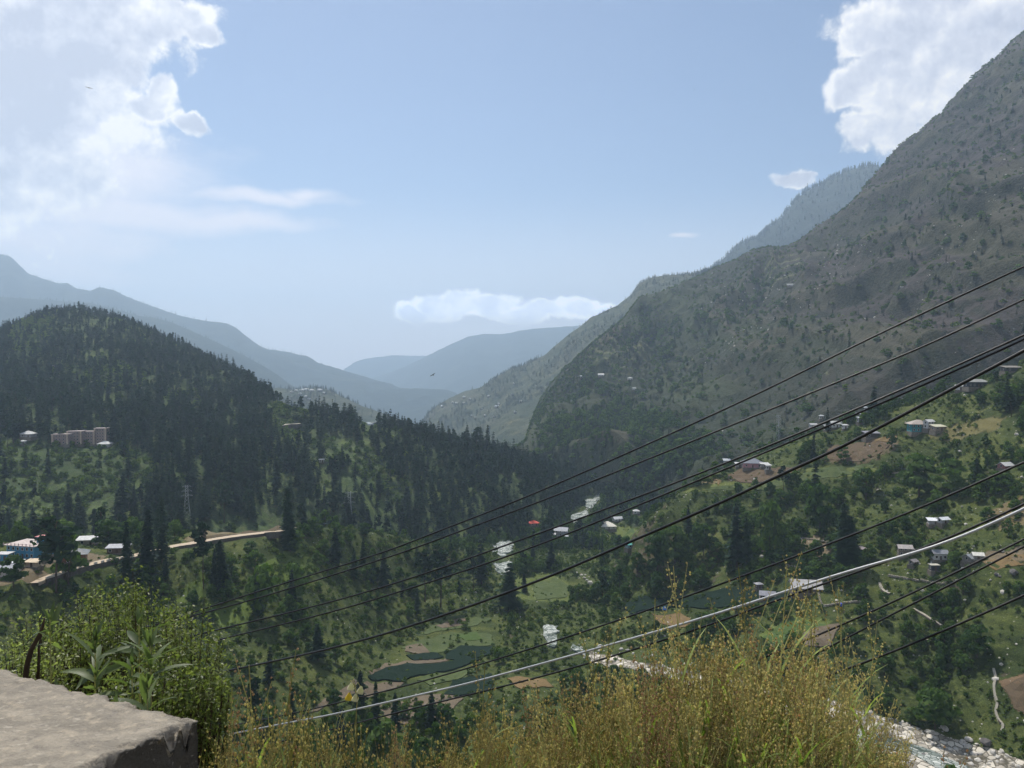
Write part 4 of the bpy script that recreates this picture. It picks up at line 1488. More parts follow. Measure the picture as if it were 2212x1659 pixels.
def plant(kind, P, h, w=1.0, label=None, heads=None, var=None, lean=0.0):
    i = var if var is not None else int(RNG.integers(0, len(KIND[kind])))
    cm, tm = KIND[kind][i % len(KIND[kind])]
    u, v = project(np.array(P))
    e = bpy.data.objects.new(NAME[kind], None)
    e.location = P
    e.rotation_euler = (RNG.normal() * 0.03 + lean, RNG.normal() * 0.03, RNG.random() * 6.283)
    e.scale = (h * w, h * w, h)
    link(e)
    if label:
        USED[label] = 1
    tag(e, label or unique_label(heads or LOOKS[kind](h, w, i), float(u), float(v) - h / P[1] * FPX * 0.5), CAT[kind], GRP[kind])
    link(bpy.data.objects.new('crown', cm), e)
    link(bpy.data.objects.new('stem' if kind == 'shrub' else 'trunk', tm), e)
    return e


# trees set one by one: foot u, foot v, top v, kind, width factor, label
SPECIAL = [
    (275, 1262, 1128, 'cypress', 1.15, 'tall dark columnar conifer left of the first gap in the road'),
    (315, 1268, 1104, 'cypress', 1.35, 'tallest dark column among the conifers crossing the pale road'),
    (350, 1215, 1128, 'deodar', 1.3, 'dense dark conifer behind the road, right of the tall column'),
    (440, 1272, 1122, 'pine', 0.9, 'thin bare-stemmed pine rising across the middle of the road'),
    (461, 1268, 1185, 'cypress', 1.0, 'dark slim conifer just below the road beside the thin pine'),
    (484, 1282, 1168, 'cypress', 1.5, 'bulky black-green conifer on the slope under the road'),
    (626, 1190, 1052, 'cypress', 1.25, 'towering spire-shaped conifer at the end of the pale road'),
    (122, 1285, 1108, 'pine', 1.5, 'big old pine towering between the blue house and the pavilion'),
    (148, 1262, 1150, 'broad', 0.8, 'dark leafy tree in front of the grey pavilion'),
    (30, 1268, 1200, 'broad', 1.1, 'round dark tree in front of the blue house'),
    (236, 1182, 1126, 'broad', 1.5, 'wide flat-topped green tree behind the pavilion'),
    (285, 1170, 1120, 'broad', 1.2, 'spreading green tree behind the long shed'),
    (568, 1330, 1228, 'broad', 0.8, 'dark ivy-clad tree on the sunlit ribs below the road'),
    (640, 1300, 1222, 'broad', 0.8, 'dark tree on the slope right below the spire-shaped conifer'),
    (725, 1230, 1140, 'deodar', 1.2, 'dark conifer on the spur crest right of the road end'),
    (785, 1225, 1160, 'deodar', 1.0, 'slim conifer on the bushy spur above the upper cables'),
    (918, 1300, 1180, 'pine', 1.1, 'leaning tall pine on the grassy slope between the cables'),
    (952, 1312, 1178, 'pine', 1.4, 'full-crowned pine casting a shadow on the grassy slope'),
    (830, 1270, 1190, 'deodar', 1.2, 'dark conifer where the third cable crosses the wood'),
    (1022, 1275, 1200, 'pine', 1.1, 'bare-stemmed pine left of the rapids behind the mound'),
    (1040, 1262, 1165, 'deodar', 1.2, 'tall conifer at the left bank above the rapids'),
    (1098, 1318, 1215, 'deodar', 1.7, 'broad conifer with long bare stem in front of the green mound'),
    (1133, 1280, 1238, 'cypress', 1.6, 'small pointed tree alone on the green mound'),
    (1150, 1215, 1170, 'cypress', 1.3, 'narrow conifer on the flat left of the grey house'),
    (1190, 1238, 1172, 'deodar', 1.4, 'dark conifer standing between the grey house and the mound'),
    (1592, 1232, 1092, 'deodar', 1.25, 'tall spruce with wide skirts, left one of the pair'),
    (1612, 1226, 1118, 'deodar', 1.0, 'shorter spruce leaning on the right of the tall pair'),
    (1662, 1205, 1088, 'broad', 0.6, 'tall dark leafy tree right of the spruce pair'),
    (1760, 1122, 1002, 'deodar', 1.0, 'dark conifer under the pink house fields, reaching the thick cable'),
    (1772, 1155, 1050, 'broad', 0.75, 'dark upright tree right below the conifer under the fields'),
    (1824, 1232, 1090, 'cypress', 1.7, 'left trunk of the tall double cypress crossed by a cable'),
    (1842, 1230, 1115, 'cypress', 1.6, 'right trunk of the tall double cypress crossed by a cable'),
    (1420, 1232, 1150, 'broad', 1.0, 'big umbrella-crowned tree on the ledge above its own shadow'),
    (1458, 1218, 1140, 'broad', 1.1, 'dense dark tree right of the umbrella-crowned one'),
    (1520, 1200, 1135, 'broad', 1.0, 'leafy tree left of the spruce pair'),
    (1870, 1080, 1010, 'broad', 1.0, 'round tree among the terraces below the ploughed field'),
    (1985, 1075, 985, 'broad', 1.1, 'big dark leafy tree in the grove right of the ploughed field'),
    (2050, 1070, 990, 'broad', 1.2, 'spreading dark tree in the grove above the white roofs'),
    (2110, 1420, 1355, 'broad', 1.1, 'large bush-like tree over a deep shadow below the last cables'),
    (2185, 900, 842, 'pine', 1.0, 'lone bare-stemmed pine high at the edge of the slope'),
    (1788, 935, 880, 'deodar', 0.8, 'dark conifer left of the white farm buildings'),
    (2020, 1575, 1490, 'broad', 1.2, 'dense dark tree above the boulder-strewn bank'),
    (540, 862, 800, 'deodar', 1.5, 'tallest conifer of the group on the hill shoulder'),
    (552, 868, 818, 'pine', 1.2, 'thin pine right of the tallest one on the hill shoulder'),
    (528, 850, 802, 'deodar', 1.3, 'broad conifer left of the tallest one on the hill shoulder'),
    (722, 912, 868, 'pine', 1.5, 'flat-crowned pine on the crest above the white hut clearing'),
    (742, 915, 870, 'deodar', 1.5, 'full conifer on the crest above the clearing'),
    (757, 918, 872, 'deodar', 1.4, 'dense conifer next to the full one on the crest'),
    (700, 908, 876, 'deodar', 1.2, 'pointed conifer on the crest left of the flat-crowned pine'),
    (872, 945, 905, 'cypress', 1.6, 'narrow upright conifer on the crest right of the small farm'),
    (886, 948, 907, 'pine', 0.9, 'spindly pine on the crest beside the narrow upright conifer'),
    (908, 952, 912, 'pine', 1.3, 'tufted pine on the crest in the middle of the picture'),
    (917, 955, 915, 'deodar', 1.0, 'slim conifer right of the tufted crest pine'),
    (972, 968, 926, 'deodar', 1.1, 'slender conifer alone on the lower crest'),
    (1010, 975, 920, 'deodar', 1.3, 'tall bushy conifer on the lower crest above the cables'),
    (1030, 978, 920, 'pine', 1.2, 'leaning pine on the lower crest above the cables'),
    (1043, 980, 922, 'deodar', 1.2, 'pointed conifer right of the leaning crest pine'),
    (1052, 985, 920, 'deodar', 1.1, 'last tall conifer before the crest drops to the river'),
    (630, 880, 858, 'deodar', 1.3, 'short conifer left of the far village on the hill saddle'),
]
for (u, v, tv, kind, w, lab) in SPECIAL:
    q = hit(u, v, ('A', 'B')) or hit(u, v)
    if q is None:
        continue
    P = q[0]
    h = (v - tv) / FPX * P.y * 1.02
    plant(kind, P, h, w, lab)

jobs = []
# conifers of the forest and the valley: pines and deodars
PC = np.concatenate([PB, PAc])
HC = np.concatenate([hB, hAc])
isp = RNG.random(len(PC)) < 0.22
for kind, P, H, nbig in (('deodar', PC[~isp], HC[~isp], 270), ('pine', PC[isp], HC[isp], 150), ('broad', PAb, hAb, 280), ('shrub', PAs, hAs, 290)):
    m = split_big(P, H, nbig)
    Wd = np.clip(1 + RNG.normal(size=len(P)) * 0.18, 0.65, 1.5)
    for i in np.where(m)[0]:
        plant(kind, P[i], float(H[i]), float(Wd[i]))
    jobs.append((kind, P[~m], H[~m], Wd[~m]))
J = {k: (P, H, Wd) for k, P, H, Wd in jobs}
cp = np.concatenate([J['deodar'][0], J['pine'][0]])
chh = np.concatenate([J['deodar'][1], J['pine'][1]])
cw = np.concatenate([J['deodar'][2], J['pine'][2]])
mass('conifer_forest', cp, chh, MASS['conifer'], cw)
mass('leafy_woodland', *J['broad'][:2], MASS['broad'], J['broad'][2])
mass('hillside_scrub', np.concatenate([J['shrub'][0], PBs]), np.concatenate([J['shrub'][1], hBs]), MASS['shrub'], np.concatenate([J['shrub'][2], np.ones(len(PBs))]))
mass('low_scrub', PAl, hAl, [MASS['shrub'][k] for k in (0, 2, 4)], np.clip(1.5 + RNG.normal(size=len(PAl)) * 0.3, 0.9, 2.4))
mass('mountain_woodland', PEc, hEc, MASS['conifer'][:5] + MASS['broad'][:3], np.clip(1.25 + RNG.normal(size=len(PEc)) * 0.3, 0.8, 2))
mass('mountain_scrub', PEs, hEs, MASS['shrub'], np.clip(1.3 + RNG.normal(size=len(PEs)) * 0.3, 0.8, 2))
Pf = np.concatenate([P3, P0, P2])
mass('far_woodland', Pf, np.concatenate([h3, h0, h2]), MASS['conifer'][:5], np.full(len(Pf), 1.3))

# ================================================================== FIELDS, ROADS, RIVER
from mathutils.geometry import delaunay_2d_cdt


def drape(name, poly, material, off=0.25, step=4.0, rough=1.2, kind='structure', parent=None, edge_down=0.5, L=None, label=None):
    """lay a sheet with its own thickness over the land; outline given by sight points"""
    pts = []
    for (u, v) in poly:
        q = hit(u, v, ('A',)) if L is None else hit(u, v)
        if q is None:
            continue
        pts.append(Vector((q[0].x, q[0].y)))
    ring = []
    n = len(pts)
    for i in range(n):
        a, b = pts[i], pts[(i + 1) % n]
        k = max(1, int((b - a).length / (step * 0.7)))
        for j in range(k):
            p = a.lerp(b, j / k)
            w = fbm(np.array(p.x / 7), np.array(p.y / 7), 3, 501) * rough
            nrm = Vector(((b - a).y, -(b - a).x))
            if nrm.length > 0:
                nrm.normalize()
            ring.append(p + nrm * float(w))
    xs_ = [p.x for p in ring]
    ys_ = [p.y for p in ring]
    allp = list(ring)
    m = len(ring)
    gx = np.arange(min(xs_), max(xs_), step)
    gy = np.arange(min(ys_), max(ys_), step)
    G = np.stack(np.meshgrid(gx, gy), -1).reshape(-1, 2) + RNG.normal(size=(len(gx) * len(gy), 2)) * step * 0.15
    ins = in_poly(G[:, 0], G[:, 1], [(p.x, p.y) for p in ring])
    allp += [Vector(g) for g in G[ins]]
    V2, E, F, _, _, _ = delaunay_2d_cdt(allp, [], [list(range(m))], 2, 1e-3)
    land = L or LA
    V = []
    for p in V2:
        z = height(p.x, p.y, land)
        V.append((p.x, p.y, (z if z is not None else -170) + off))
    me = bpy.data.meshes.new(name)
    me.from_pydata(V, [], [tuple(f) for f in F])
    bm = bmesh.new()
    bm.from_mesh(me)
    for f in bm.faces:
        if f.normal.z < 0:
            f.normal_flip()
    be = [e for e in bm.edges if e.is_boundary]
    r = bmesh.ops.extrude_edge_only(bm, edges=be)
    for g in r['geom']:
        if isinstance(g, bmesh.types.BMVert):
            g.co.z -= off + edge_down
    bm.to_mesh(me)
    bm.free()
    me.materials.append(material)
    for p in me.polygons:
        p.use_smooth = False
    o = link(bpy.data.objects.new(name, me), parent)
    if parent is None:
        tag(o, kind=kind, label=label)
    return o


def field_mat(name, a, b, rows=None, scale=0.3):
    m, t, out = mat(name)
    g = t.new('ShaderNodeNewGeometry')
    n = t.noise(g.outputs['Position'], scale, 5, 0.65)
    n2 = t.noise(g.outputs['Position'], scale * 6, 4, 0.65)
    c = t.ramp(t.math('ADD', t.math('MULTIPLY', n, 0.6), t.math('MULTIPLY', n2, 0.4)), [(0.35, a), (0.65, b)])
    h = n2
    if rows:
        wv_ = t.new('ShaderNodeTexWave')
        wv_.inputs['Scale'].default_value = rows
        wv_.inputs['Distortion'].default_value = 3.0
        wv_.inputs['Detail'].default_value = 2.0
        t.put(wv_.inputs['Vector'], g.outputs['Position'])
        c = t.mix(t.math('MULTIPLY', wv_.outputs['Fac'], 0.45), c, t.vmath('MULTIPLY', c, (0.62, 0.65, 0.6)))
    principled(t, out, c, 0.95, 0.1, bump=h, bstr=0.5, bdist=0.3)
    return m


MG = field_mat('meadow', (0.050, 0.075, 0.026), (0.100, 0.122, 0.048))
MG2 = field_mat('bright_meadow', (0.045, 0.080, 0.022), (0.085, 0.125, 0.038))
MT = field_mat('bare_tan_soil', (0.12, 0.095, 0.066), (0.20, 0.158, 0.112), rows=0.5)
MR = field_mat('reddish_soil', (0.10, 0.075, 0.048), (0.17, 0.122, 0.078), rows=0.5)
MO = field_mat('ochre_soil', (0.15, 0.105, 0.05), (0.24, 0.165, 0.08), rows=0.5)
MN = field_mat('shade_net', (0.004, 0.014, 0.009), (0.016, 0.034, 0.021), rows=0.5, scale=1.1)
def stony(name, lo, hi, gap, cell, off=0.0):
    m, t, out = mat(name)
    g = t.new('ShaderNodeNewGeometry')
    vec = t.vmath('ADD', g.outputs['Position'], t.vmath('MULTIPLY', t.vmath('SUBTRACT', t.new('ShaderNodeTexNoise').outputs['Color'], (0.5, 0.5, 0.5)), (1.5, 1.5, 1.5)))
    v1 = t.new('ShaderNodeTexVoronoi')
    t.put(v1.inputs['Vector'], vec)
    v1.inputs['Scale'].default_value = cell
    sp = t.new('ShaderNodeSeparateColor')
    t.put(sp.inputs[0], v1.outputs['Color'])
    v2 = t.new('ShaderNodeTexVoronoi', feature='DISTANCE_TO_EDGE')
    t.put(v2.inputs['Vector'], vec)
    v2.inputs['Scale'].default_value = cell
    n = t.noise(g.outputs['Position'], 0.09, 5, 0.65)
    c = t.ramp(t.math('ADD', t.math('MULTIPLY', sp.outputs[0], 0.6), t.math('MULTIPLY', n, 0.5)), [(0.25, lo), (0.75, hi)])
    c = t.mix(t.smooth(v2.outputs[0], 0.10, 0.01), c, gap)
    c = t.mix(t.smooth(n, 0.47, 0.40), c, gap)
    principled(t, out, c, 0.9, 0.15, bump=v2.outputs[0], bstr=0.8, bdist=0.8)
    return m


MS = stony('river_stone_bed', (0.16, 0.14, 0.11), (0.62, 0.57, 0.48), (0.10, 0.09, 0.065), 0.36)
MW = stony('white_water', (0.16, 0.19, 0.17), (0.52, 0.54, 0.50), (0.06, 0.08, 0.065), 0.45)
MRD = field_mat('dusty_road', (0.40, 0.32, 0.23), (0.58, 0.48, 0.36), scale=0.4)
MWALLST = field_mat('retaining_stone', (0.055, 0.048, 0.040), (0.14, 0.12, 0.10), scale=1.2)
MPATH = field_mat('pale_path', (0.26, 0.24, 0.19), (0.48, 0.44, 0.36), scale=1.0)

drape('meadow_field', [(865, 1400), (918, 1380), (978, 1366), (1062, 1372), (1066, 1393), (1012, 1397), (965, 1406), (945, 1411), (898, 1410)], MG, 0.3)
drape('meadow_field', [(980, 1372), (1030, 1366), (1040, 1382), (1005, 1386)], MG2, 0.5, 3)
drape('meadow_field', [(892, 1374), (938, 1350), (1005, 1337), (1062, 1337), (1032, 1350), (978, 1359), (918, 1372)], MG, 0.3)
drape('tan_field', [(940, 1352), (990, 1338), (1012, 1337), (1000, 1350), (955, 1358)], MT, 0.45, 3)
drape('tan_field', [(876, 1398), (912, 1392), (930, 1412), (905, 1414), (872, 1408)], MT, 0.5, 3)
drape('netted_field', [(878, 1417), (945, 1412), (958, 1420), (925, 1428), (892, 1428)], MN, 0.7, 3)
drape('netted_field', [(962, 1414), (995, 1397), (1072, 1398), (1070, 1412), (1005, 1426), (965, 1426)], MN, 0.7, 3)
drape('tan_field', [(795, 1450), (832, 1435), (945, 1427), (982, 1417), (978, 1424), (932, 1434), (858, 1440), (832, 1453), (802, 1460)], MT, 0.35, 3)
drape('netted_field', [(792, 1460), (832, 1444), (928, 1437), (1012, 1417), (1038, 1426), (978, 1449), (932, 1456), (858, 1473), (800, 1470)], MN, 0.8, 3)
drape('tan_field', [(745, 1484), (792, 1471), (872, 1475), (852, 1490), (805, 1504), (750, 1506), (660, 1545), (640, 1560), (700, 1510)], MT, 0.35, 3)
drape('meadow_field', [(898, 1470), (945, 1455), (1038, 1440), (1000, 1464), (930, 1482)], MG, 0.4, 3)
drape('netted_field', [(978, 1471), (1062, 1456), (1065, 1490), (960, 1502)], MN, 0.7, 3)
drape('tan_field', [(1095, 1467), (1178, 1468), (1198, 1486), (1128, 1490)], MO, 0.4, 3)
drape('tan_field', [(820, 1525), (900, 1505), (1000, 1510), (960, 1560), (840, 1560)], MT, 0.4, 3)
drape('netted_field', [(1342, 1312), (1450, 1291), (1560, 1272), (1640, 1276), (1640, 1302), (1570, 1312), (1450, 1312), (1362, 1328)], MN, 0.8, 3.5)
drape('netted_field', [(1655, 1278), (1715, 1280), (1712, 1306), (1650, 1306)], MN, 0.8, 3.5)
drape('ochre_field', [(1408, 1326), (1470, 1324), (1512, 1350), (1480, 1356), (1422, 1346)], MO, 0.4, 3)
drape('meadow_field', [(1645, 1378), (1700, 1336), (1790, 1350), (1748, 1392), (1690, 1402)], MG2, 0.35, 3)
drape('pale_soil_field', [(1735, 1372), (1760, 1358), (1812, 1348), (1795, 1398), (1740, 1395)], MT, 0.6, 3)
drape('meadow_field', [(1302, 1142), (1368, 1140), (1398, 1163), (1332, 1170)], MG2, 0.4, 4)
drape('meadow_field', [(1150, 1262), (1200, 1248), (1230, 1268), (1222, 1290), (1160, 1296)], MG, 0.35, 4)
drape('reddish_field', [(1560, 1034), (1602, 1012), (1660, 1014), (1720, 1011), (1690, 1028), (1600, 1044)], MR, 0.4, 4)
drape('meadow_field', [(1520, 1060), (1600, 1048), (1700, 1032), (1790, 1010), (1890, 1004), (1880, 1016), (1760, 1038), (1600, 1060)], MG, 0.3, 4)
drape('ochre_field', [(1484, 1052), (1512, 1040), (1556, 1038), (1552, 1050)], MO, 0.5, 4)
drape('reddish_field', [(1778, 990), (1792, 966), (1880, 955), (1930, 958), (1898, 982), (1848, 998)], MR, 0.4, 4)
drape('ochre_field', [(1868, 948), (1938, 943), (1936, 953), (1885, 956)], MO, 0.6, 4)
drape('bare_soil', [(2165, 1484), (2226, 1462), (2236, 1555), (2192, 1532)], MR, 0.3, 3)
drape('bare_soil', [(2122, 1212), (2226, 1198), (2228, 1218), (2152, 1232)], MO, 0.3, 4)

RIVER = [
    [(1175, 1355), (1202, 1355), (1207, 1381), (1199, 1400), (1181, 1397), (1174, 1376)],
    [(1236, 1394), (1252, 1400), (1268, 1412), (1262, 1422), (1244, 1414), (1234, 1406)],
    [(1065, 1218), (1103, 1210), (1102, 1230), (1085, 1245), (1070, 1230)],
    [(1068, 1178), (1103, 1166), (1106, 1189), (1085, 1203), (1068, 1195)],
    [(1267, 1074), (1296, 1066), (1297, 1081), (1283, 1101), (1265, 1096)],
    [(1232, 1115), (1266, 1102), (1271, 1113), (1248, 1133), (1235, 1127)],
    [(1292, 1112), (1302, 1106), (1318, 1128), (1308, 1132)],
]
for p in RIVER:
    drape('river_water', p, MW, 0.9, 3, 3.0)
drape('river_bed', [(1270, 1408), (1305, 1416), (1340, 1424), (1380, 1434), (1420, 1430), (1470, 1445), (1560, 1466), (1700, 1498), (1880, 1543), (1980, 1573), (2080, 1606), (2180, 1634), (2290, 1672), (2290, 1780), (2100, 1722), (1980, 1692), (1880, 1642), (1700, 1562), (1540, 1502), (1440, 1462), (1370, 1448), (1320, 1445), (1280, 1428)], MS, 0.5, 3.0, 3.0)
drape('river_water', [(1850, 1578), (1930, 1600), (1990, 1618), (2080, 1655), (2180, 1700), (2280, 1740), (2280, 1752), (2160, 1712), (2050, 1672), (1960, 1630), (1850, 1598)], MW, 0.9, 3, 2.0)


def smooth_line(P, n):
    """Catmull-Rom through points"""
    P = [P[0]] + list(P) + [P[-1]]
    out = []
    for i in range(1, len(P) - 2):
        for j in range(n):
            t = j / n
            a, b, c, d = P[i - 1], P[i], P[i + 1], P[i + 2]
            out.append(0.5 * ((2 * b) + (c - a) * t + (2 * a - 5 * b + 4 * c - d) * t * t + (3 * b - a - 3 * c + d) * t * t * t))
    out.append(P[-2])
    return out


def road(name, sight, width, material, off=0.4, wall=0.0, L=None, n=8):
    P = [hit(u, v, ('A',) if L is None else None)[0] for u, v in sight]
    P = smooth_line(P, n)
    V, F = [], []
    m = len(P)
    for i, p in enumerate(P):
        t = (P[min(i + 1, m - 1)] - P[max(i - 1, 0)])
        t.z = 0
        t.normalize()
        s = Vector((-t.y, t.x, 0))
        if s.y > 0:
            s = -s                       # s points at the camera side
        zc = p.z + off
        w = width * (0.9 + 0.2 * random.random())
        a, b = p + s * w / 2, p - s * w / 2
        V += [(a.x, a.y, zc), (b.x, b.y, zc + 0.15), (a.x + s.x * 0.3, a.y + s.y * 0.3, zc - 0.6 - wall), (b.x, b.y, zc - 1.2)]
        if i:
            k = 4 * (i - 1)
            F += [(k, k + 1, k + 5, k + 4), (k, k + 4, k + 6, k + 2), (k + 1, k + 3, k + 7, k + 5)]
    me = bpy.data.meshes.new(name)
    me.from_pydata(V, [], F)
    me.materials.append(material)
    me.materials.append(MWALLST)
    for i, p in enumerate(me.polygons):
        if i % 3 == 1:
            p.material_index = 1
    o = link(bpy.data.objects.new(name, me))
    tag(o, kind='structure')
    return P


RD = road('hillside_road', [(70, 1266), (92, 1256), (114, 1249), (140, 1239), (165, 1231), (209, 1221), (240, 1214), (267, 1210), (300, 1203), (342, 1193), (378, 1184), (410, 1179), (436, 1174), (478, 1167), (519, 1161), (570, 1155), (619, 1148), (652, 1139)], 5.0, MRD, 1.2, 3.2)
road('dirt_path', [(1900, 1261), (1905, 1273), (1912, 1280), (1922, 1284)], 1.3, MPATH, 0.7)
road('dirt_path', [(1973, 1317), (1988, 1325), (2001, 1333), (2018, 1344), (2034, 1353)], 1.2, MPATH, 0.7)
road('dirt_path', [(2146, 1446), (2150, 1465), (2147, 1483), (2149, 1502), (2154, 1520), (2151, 1538), (2157, 1555), (2166, 1568), (2163, 1582)], 0.9, MPATH, 0.6)
road('dirt_path', [(1990, 1378), (2012, 1388), (2040, 1392)], 1.0, MPATH, 0.6)
road('dirt_path', [(1655, 1218), (1700, 1226), (1745, 1236)], 1.2, field_mat('worn_grass_path', (0.10, 0.13, 0.05), (0.16, 0.18, 0.08)), 0.7)
road('village_road', [(608, 930), (622, 927), (640, 926), (650, 925)], 6, MPATH, 5.5, 4, True)
road('village_road', [(800, 917), (815, 915), (832, 914)], 6, MPATH, 6.0, 4, True)

# low parapet blocks along the camera side of the road
bl = MB()
bl.box(0, 0, 0.45, 1.6, 0.5, 0.9)
MPB = plain('whitewashed_stone', (0.52, 0.48, 0.42), 0.9, 0.1, scale=3)
blm = bl.mesh('parapet_block', MPB)
for k, i in enumerate(range(8, 60, 3)):
    p = RD[i]
    t = (RD[i + 1] - RD[i - 1]).normalized()
    s = Vector((-t.y, t.x, 0))
    s = -s if s.y > 0 else s
    o = link(bpy.data.objects.new('parapet_block', blm))
    o.location = (p.x + s.x * 2.1, p.y + s.y * 2.1, p.z + 1.2)
    o.rotation_euler = (0, 0, math.atan2(t.y, t.x))
    tag(o, 'low whitewashed parapet block on the valley side of the pale hillside road', 'parapet block', 'parapet blocks along the hillside road')

# ------------------------------------------------------------------ boulders
MBO = plain('pale_boulder', (0.50, 0.47, 0.42), 0.85, 0.2, var=0.35, scale=1.2)
MBD = plain('dark_boulder', (0.13, 0.12, 0.115), 0.9, 0.2, var=0.4, scale=1.2)


def boulder_mesh(name, seed, material, sub=2):
    bm = bmesh.new()
    bmesh.ops.create_icosphere(bm, subdivisions=sub, radius=1.0)
    rng = np.random.default_rng(seed)
    pl = [(Vector(rnd_unit(1, rng)[0]), 0.55 + 0.35 * rng.random()) for _ in range(9)]
    for v in bm.verts:
        c = v.co.copy()
        for n_, d_ in pl:
            e = c.dot(n_)
            if e > d_:
                c -= n_ * (e - d_) * 0.85
        v.co = Vector((c.x, c.y * 0.85, c.z * 0.7))
    me = bpy.data.meshes.new(name)
    bm.to_mesh(me)
    bm.free()
    me.materials.append(material)
    return me


BM = [boulder_mesh('boulder', 600 + i, MBO) for i in range(5)]
BD = [boulder_mesh('boulder', 610 + i, MBD) for i in range(3)]


def boulder(u, v, px, dark=False, label=None, sq=0.8, only=('A',)):
    q = hit(u, v, only)
    if q is None:
        return
    P = q[0]
    r = px / FPX * P.y / 2
    o = link(bpy.data.objects.new('boulder', random.choice(BD if dark else BM)))
    o.location = (P.x, P.y, P.z + r * 0.3)
    o.rotation_euler = (random.random() * 0.5, random.random() * 0.5, random.random() * 6.28)
    o.scale = (r, r * (0.7 + 0.5 * random.random()), r * (sq + 0.3 * random.random()))
    hd = [('big ' if r > 2.2 else 'mid-sized ' if r > 1.2 else 'small ') + x + ' boulder' for x in (('dark', 'shadowy grey', 'dark angular') if dark else ('pale', 'whitish', 'cream', 'angular pale', 'rounded pale'))]
    if label:
        USED[label] = 1
    tag(o, label or unique_label(hd, u, v), 'boulder', 'boulders in the river bed and on the slopes')


boulder(1275, 1262, 15, label='biggest white boulder at the lower end of the boulder string', sq=1.0)
for a, b, s in ((1262, 1250, 10), (1268, 1255, 9), (1256, 1243, 8), (1246, 1238, 7), (1280, 1268, 7), (1252, 1250, 5), (1264, 1243, 6), (1248, 1246, 4), (1272, 1247, 5)):
    boulder(a, b, s)
boulder(2190, 1240, 22, True, 'big dark angular boulder on grass near the right frame edge', 0.9)
boulder(2152, 1243, 12, True)
boulder(2160, 1246, 8, True)
boulder(2165, 1192, 14, label='pale oblong boulder on the stony slope right of the low pale-roofed hut')
boulder(2040, 1576, 20, label='rounded white boulder at the upper edge of the river bed')
boulder(2092, 1600, 22, label='pale slab boulder in the middle of the river bed')
boulder(2130, 1608, 36, True, 'huge grey-shadowed boulder in the river bed by the frame corner', 0.75)
boulder(2022, 1522, 15, label='grey-topped boulder among bushes above the river bed')
boulder(2030, 1506, 11, label='whitish boulder just uphill of the grey-topped one')
BED = [(1228, 1384), (1420, 1413), (1560, 1453), (1700, 1498), (1880, 1540), (1980, 1568), (2080, 1600), (2180, 1628), (2230, 1655), (2230, 1740), (2100, 1700), (1980, 1680), (1880, 1635), (1700, 1555), (1540, 1498), (1400, 1450), (1280, 1430)]
k = 0
tries = 0
while k < 235 and tries < 6000:
    tries += 1
    u = random.choice((random.uniform(1820, 2225), random.uniform(1230, 2225)))
    v = random.uniform(1384, 1700)
    if bool(in_poly(np.array(u), np.array(v), BED)):
        boulder(u, v, random.choice((6, 7, 8, 9, 11, 14)) * random.uniform(0.8, 1.25), random.random() < 0.12)
        k += 1
for p in RIVER[:6]:
    for _ in range(7):
        u0_, v0_ = random.choice(p)
        uc_ = sum(a for a, b in p) / len(p)
        vc_ = sum(b for a, b in p) / len(p)
        f = random.uniform(0.3, 1.15)
        boulder(uc_ + (u0_ - uc_) * f, vc_ + (v0_ - vc_) * f, random.uniform(3, 6), random.random() < 0.5)
# loose stones all over the stony parts of the slope
PR = LA.scatter(5200, lambda u, v, P: ((u > 1400) * np.clip(noise_at(P, 40, 451) * 3 + 0.15 + 1.2 * (u > 1900) * (v > 1050) * (v < 1320), 0, 2) + 4.0 * in_poly(u, v, BED) + 0.15 * (u > 900)) * (P[..., 1] > 215) * (v < 1750))
rk_ = []
for i in range(4):
    rk_.append(bpy.data.objects.new('stone', boulder_mesh('stone', 650 + i, MBO, 1)))
mass('loose_stones', PR, np.clip(RNG.exponential(0.45, len(PR)) + 0.2, 0.2, 1.8), rk_, None, 0.4)
PR = LE.scatter(1300, lambda u, v, P: np.clip(noise_at(P, 150, 452) * 3 + 0.1, 0, 2) * (u > 1500))
mass('mountain_outcrops', PR, np.clip(RNG.exponential(0.7, len(PR)) + 0.6, 0.6, 3), rk_, None, 0.4)

# ================================================================== BUILDINGS
BC = {}


def bmat(key, col, rough=0.85, metal=0.0, spec=0.3, var=0.2, scale=0.8):
    k = (key, col)
    if k not in BC:
        BC[k] = plain(key, col, rough, spec, metal, var=var, scale=scale)
    return BC[k]


MGLASS = plain('dark_window', (0.02, 0.024, 0.03), 0.25, 0.5, var=0.1)
MSTONE = plain('dry_stone', (0.17, 0.15, 0.125), 0.95, 0.1, var=0.4, scale=1.5)
MWOOD = plain('weathered_wood', (0.10, 0.07, 0.05), 0.9, 0.1, var=0.3, scale=2)


def gable(mb, W, D, H, rh, ov, th):
    """pitched roof: ridge along x"""
    z0 = H - 0.02
    x = W / 2 + ov
    y = D / 2 + ov
    zt = z0 + rh
    zl = z0 - ov * rh / (D / 2)
    for s in (-1, 1):
        a = [(-x, s * y, zl), (x, s * y, zl), (x, 0, zt), (-x, 0, zt)]
        b = [(px, py, pz + th) for px, py, pz in a]
        mb.quadbox(a + b if s < 0 else [a[1], a[0], a[3], a[2], b[1], b[0], b[3], b[2]])


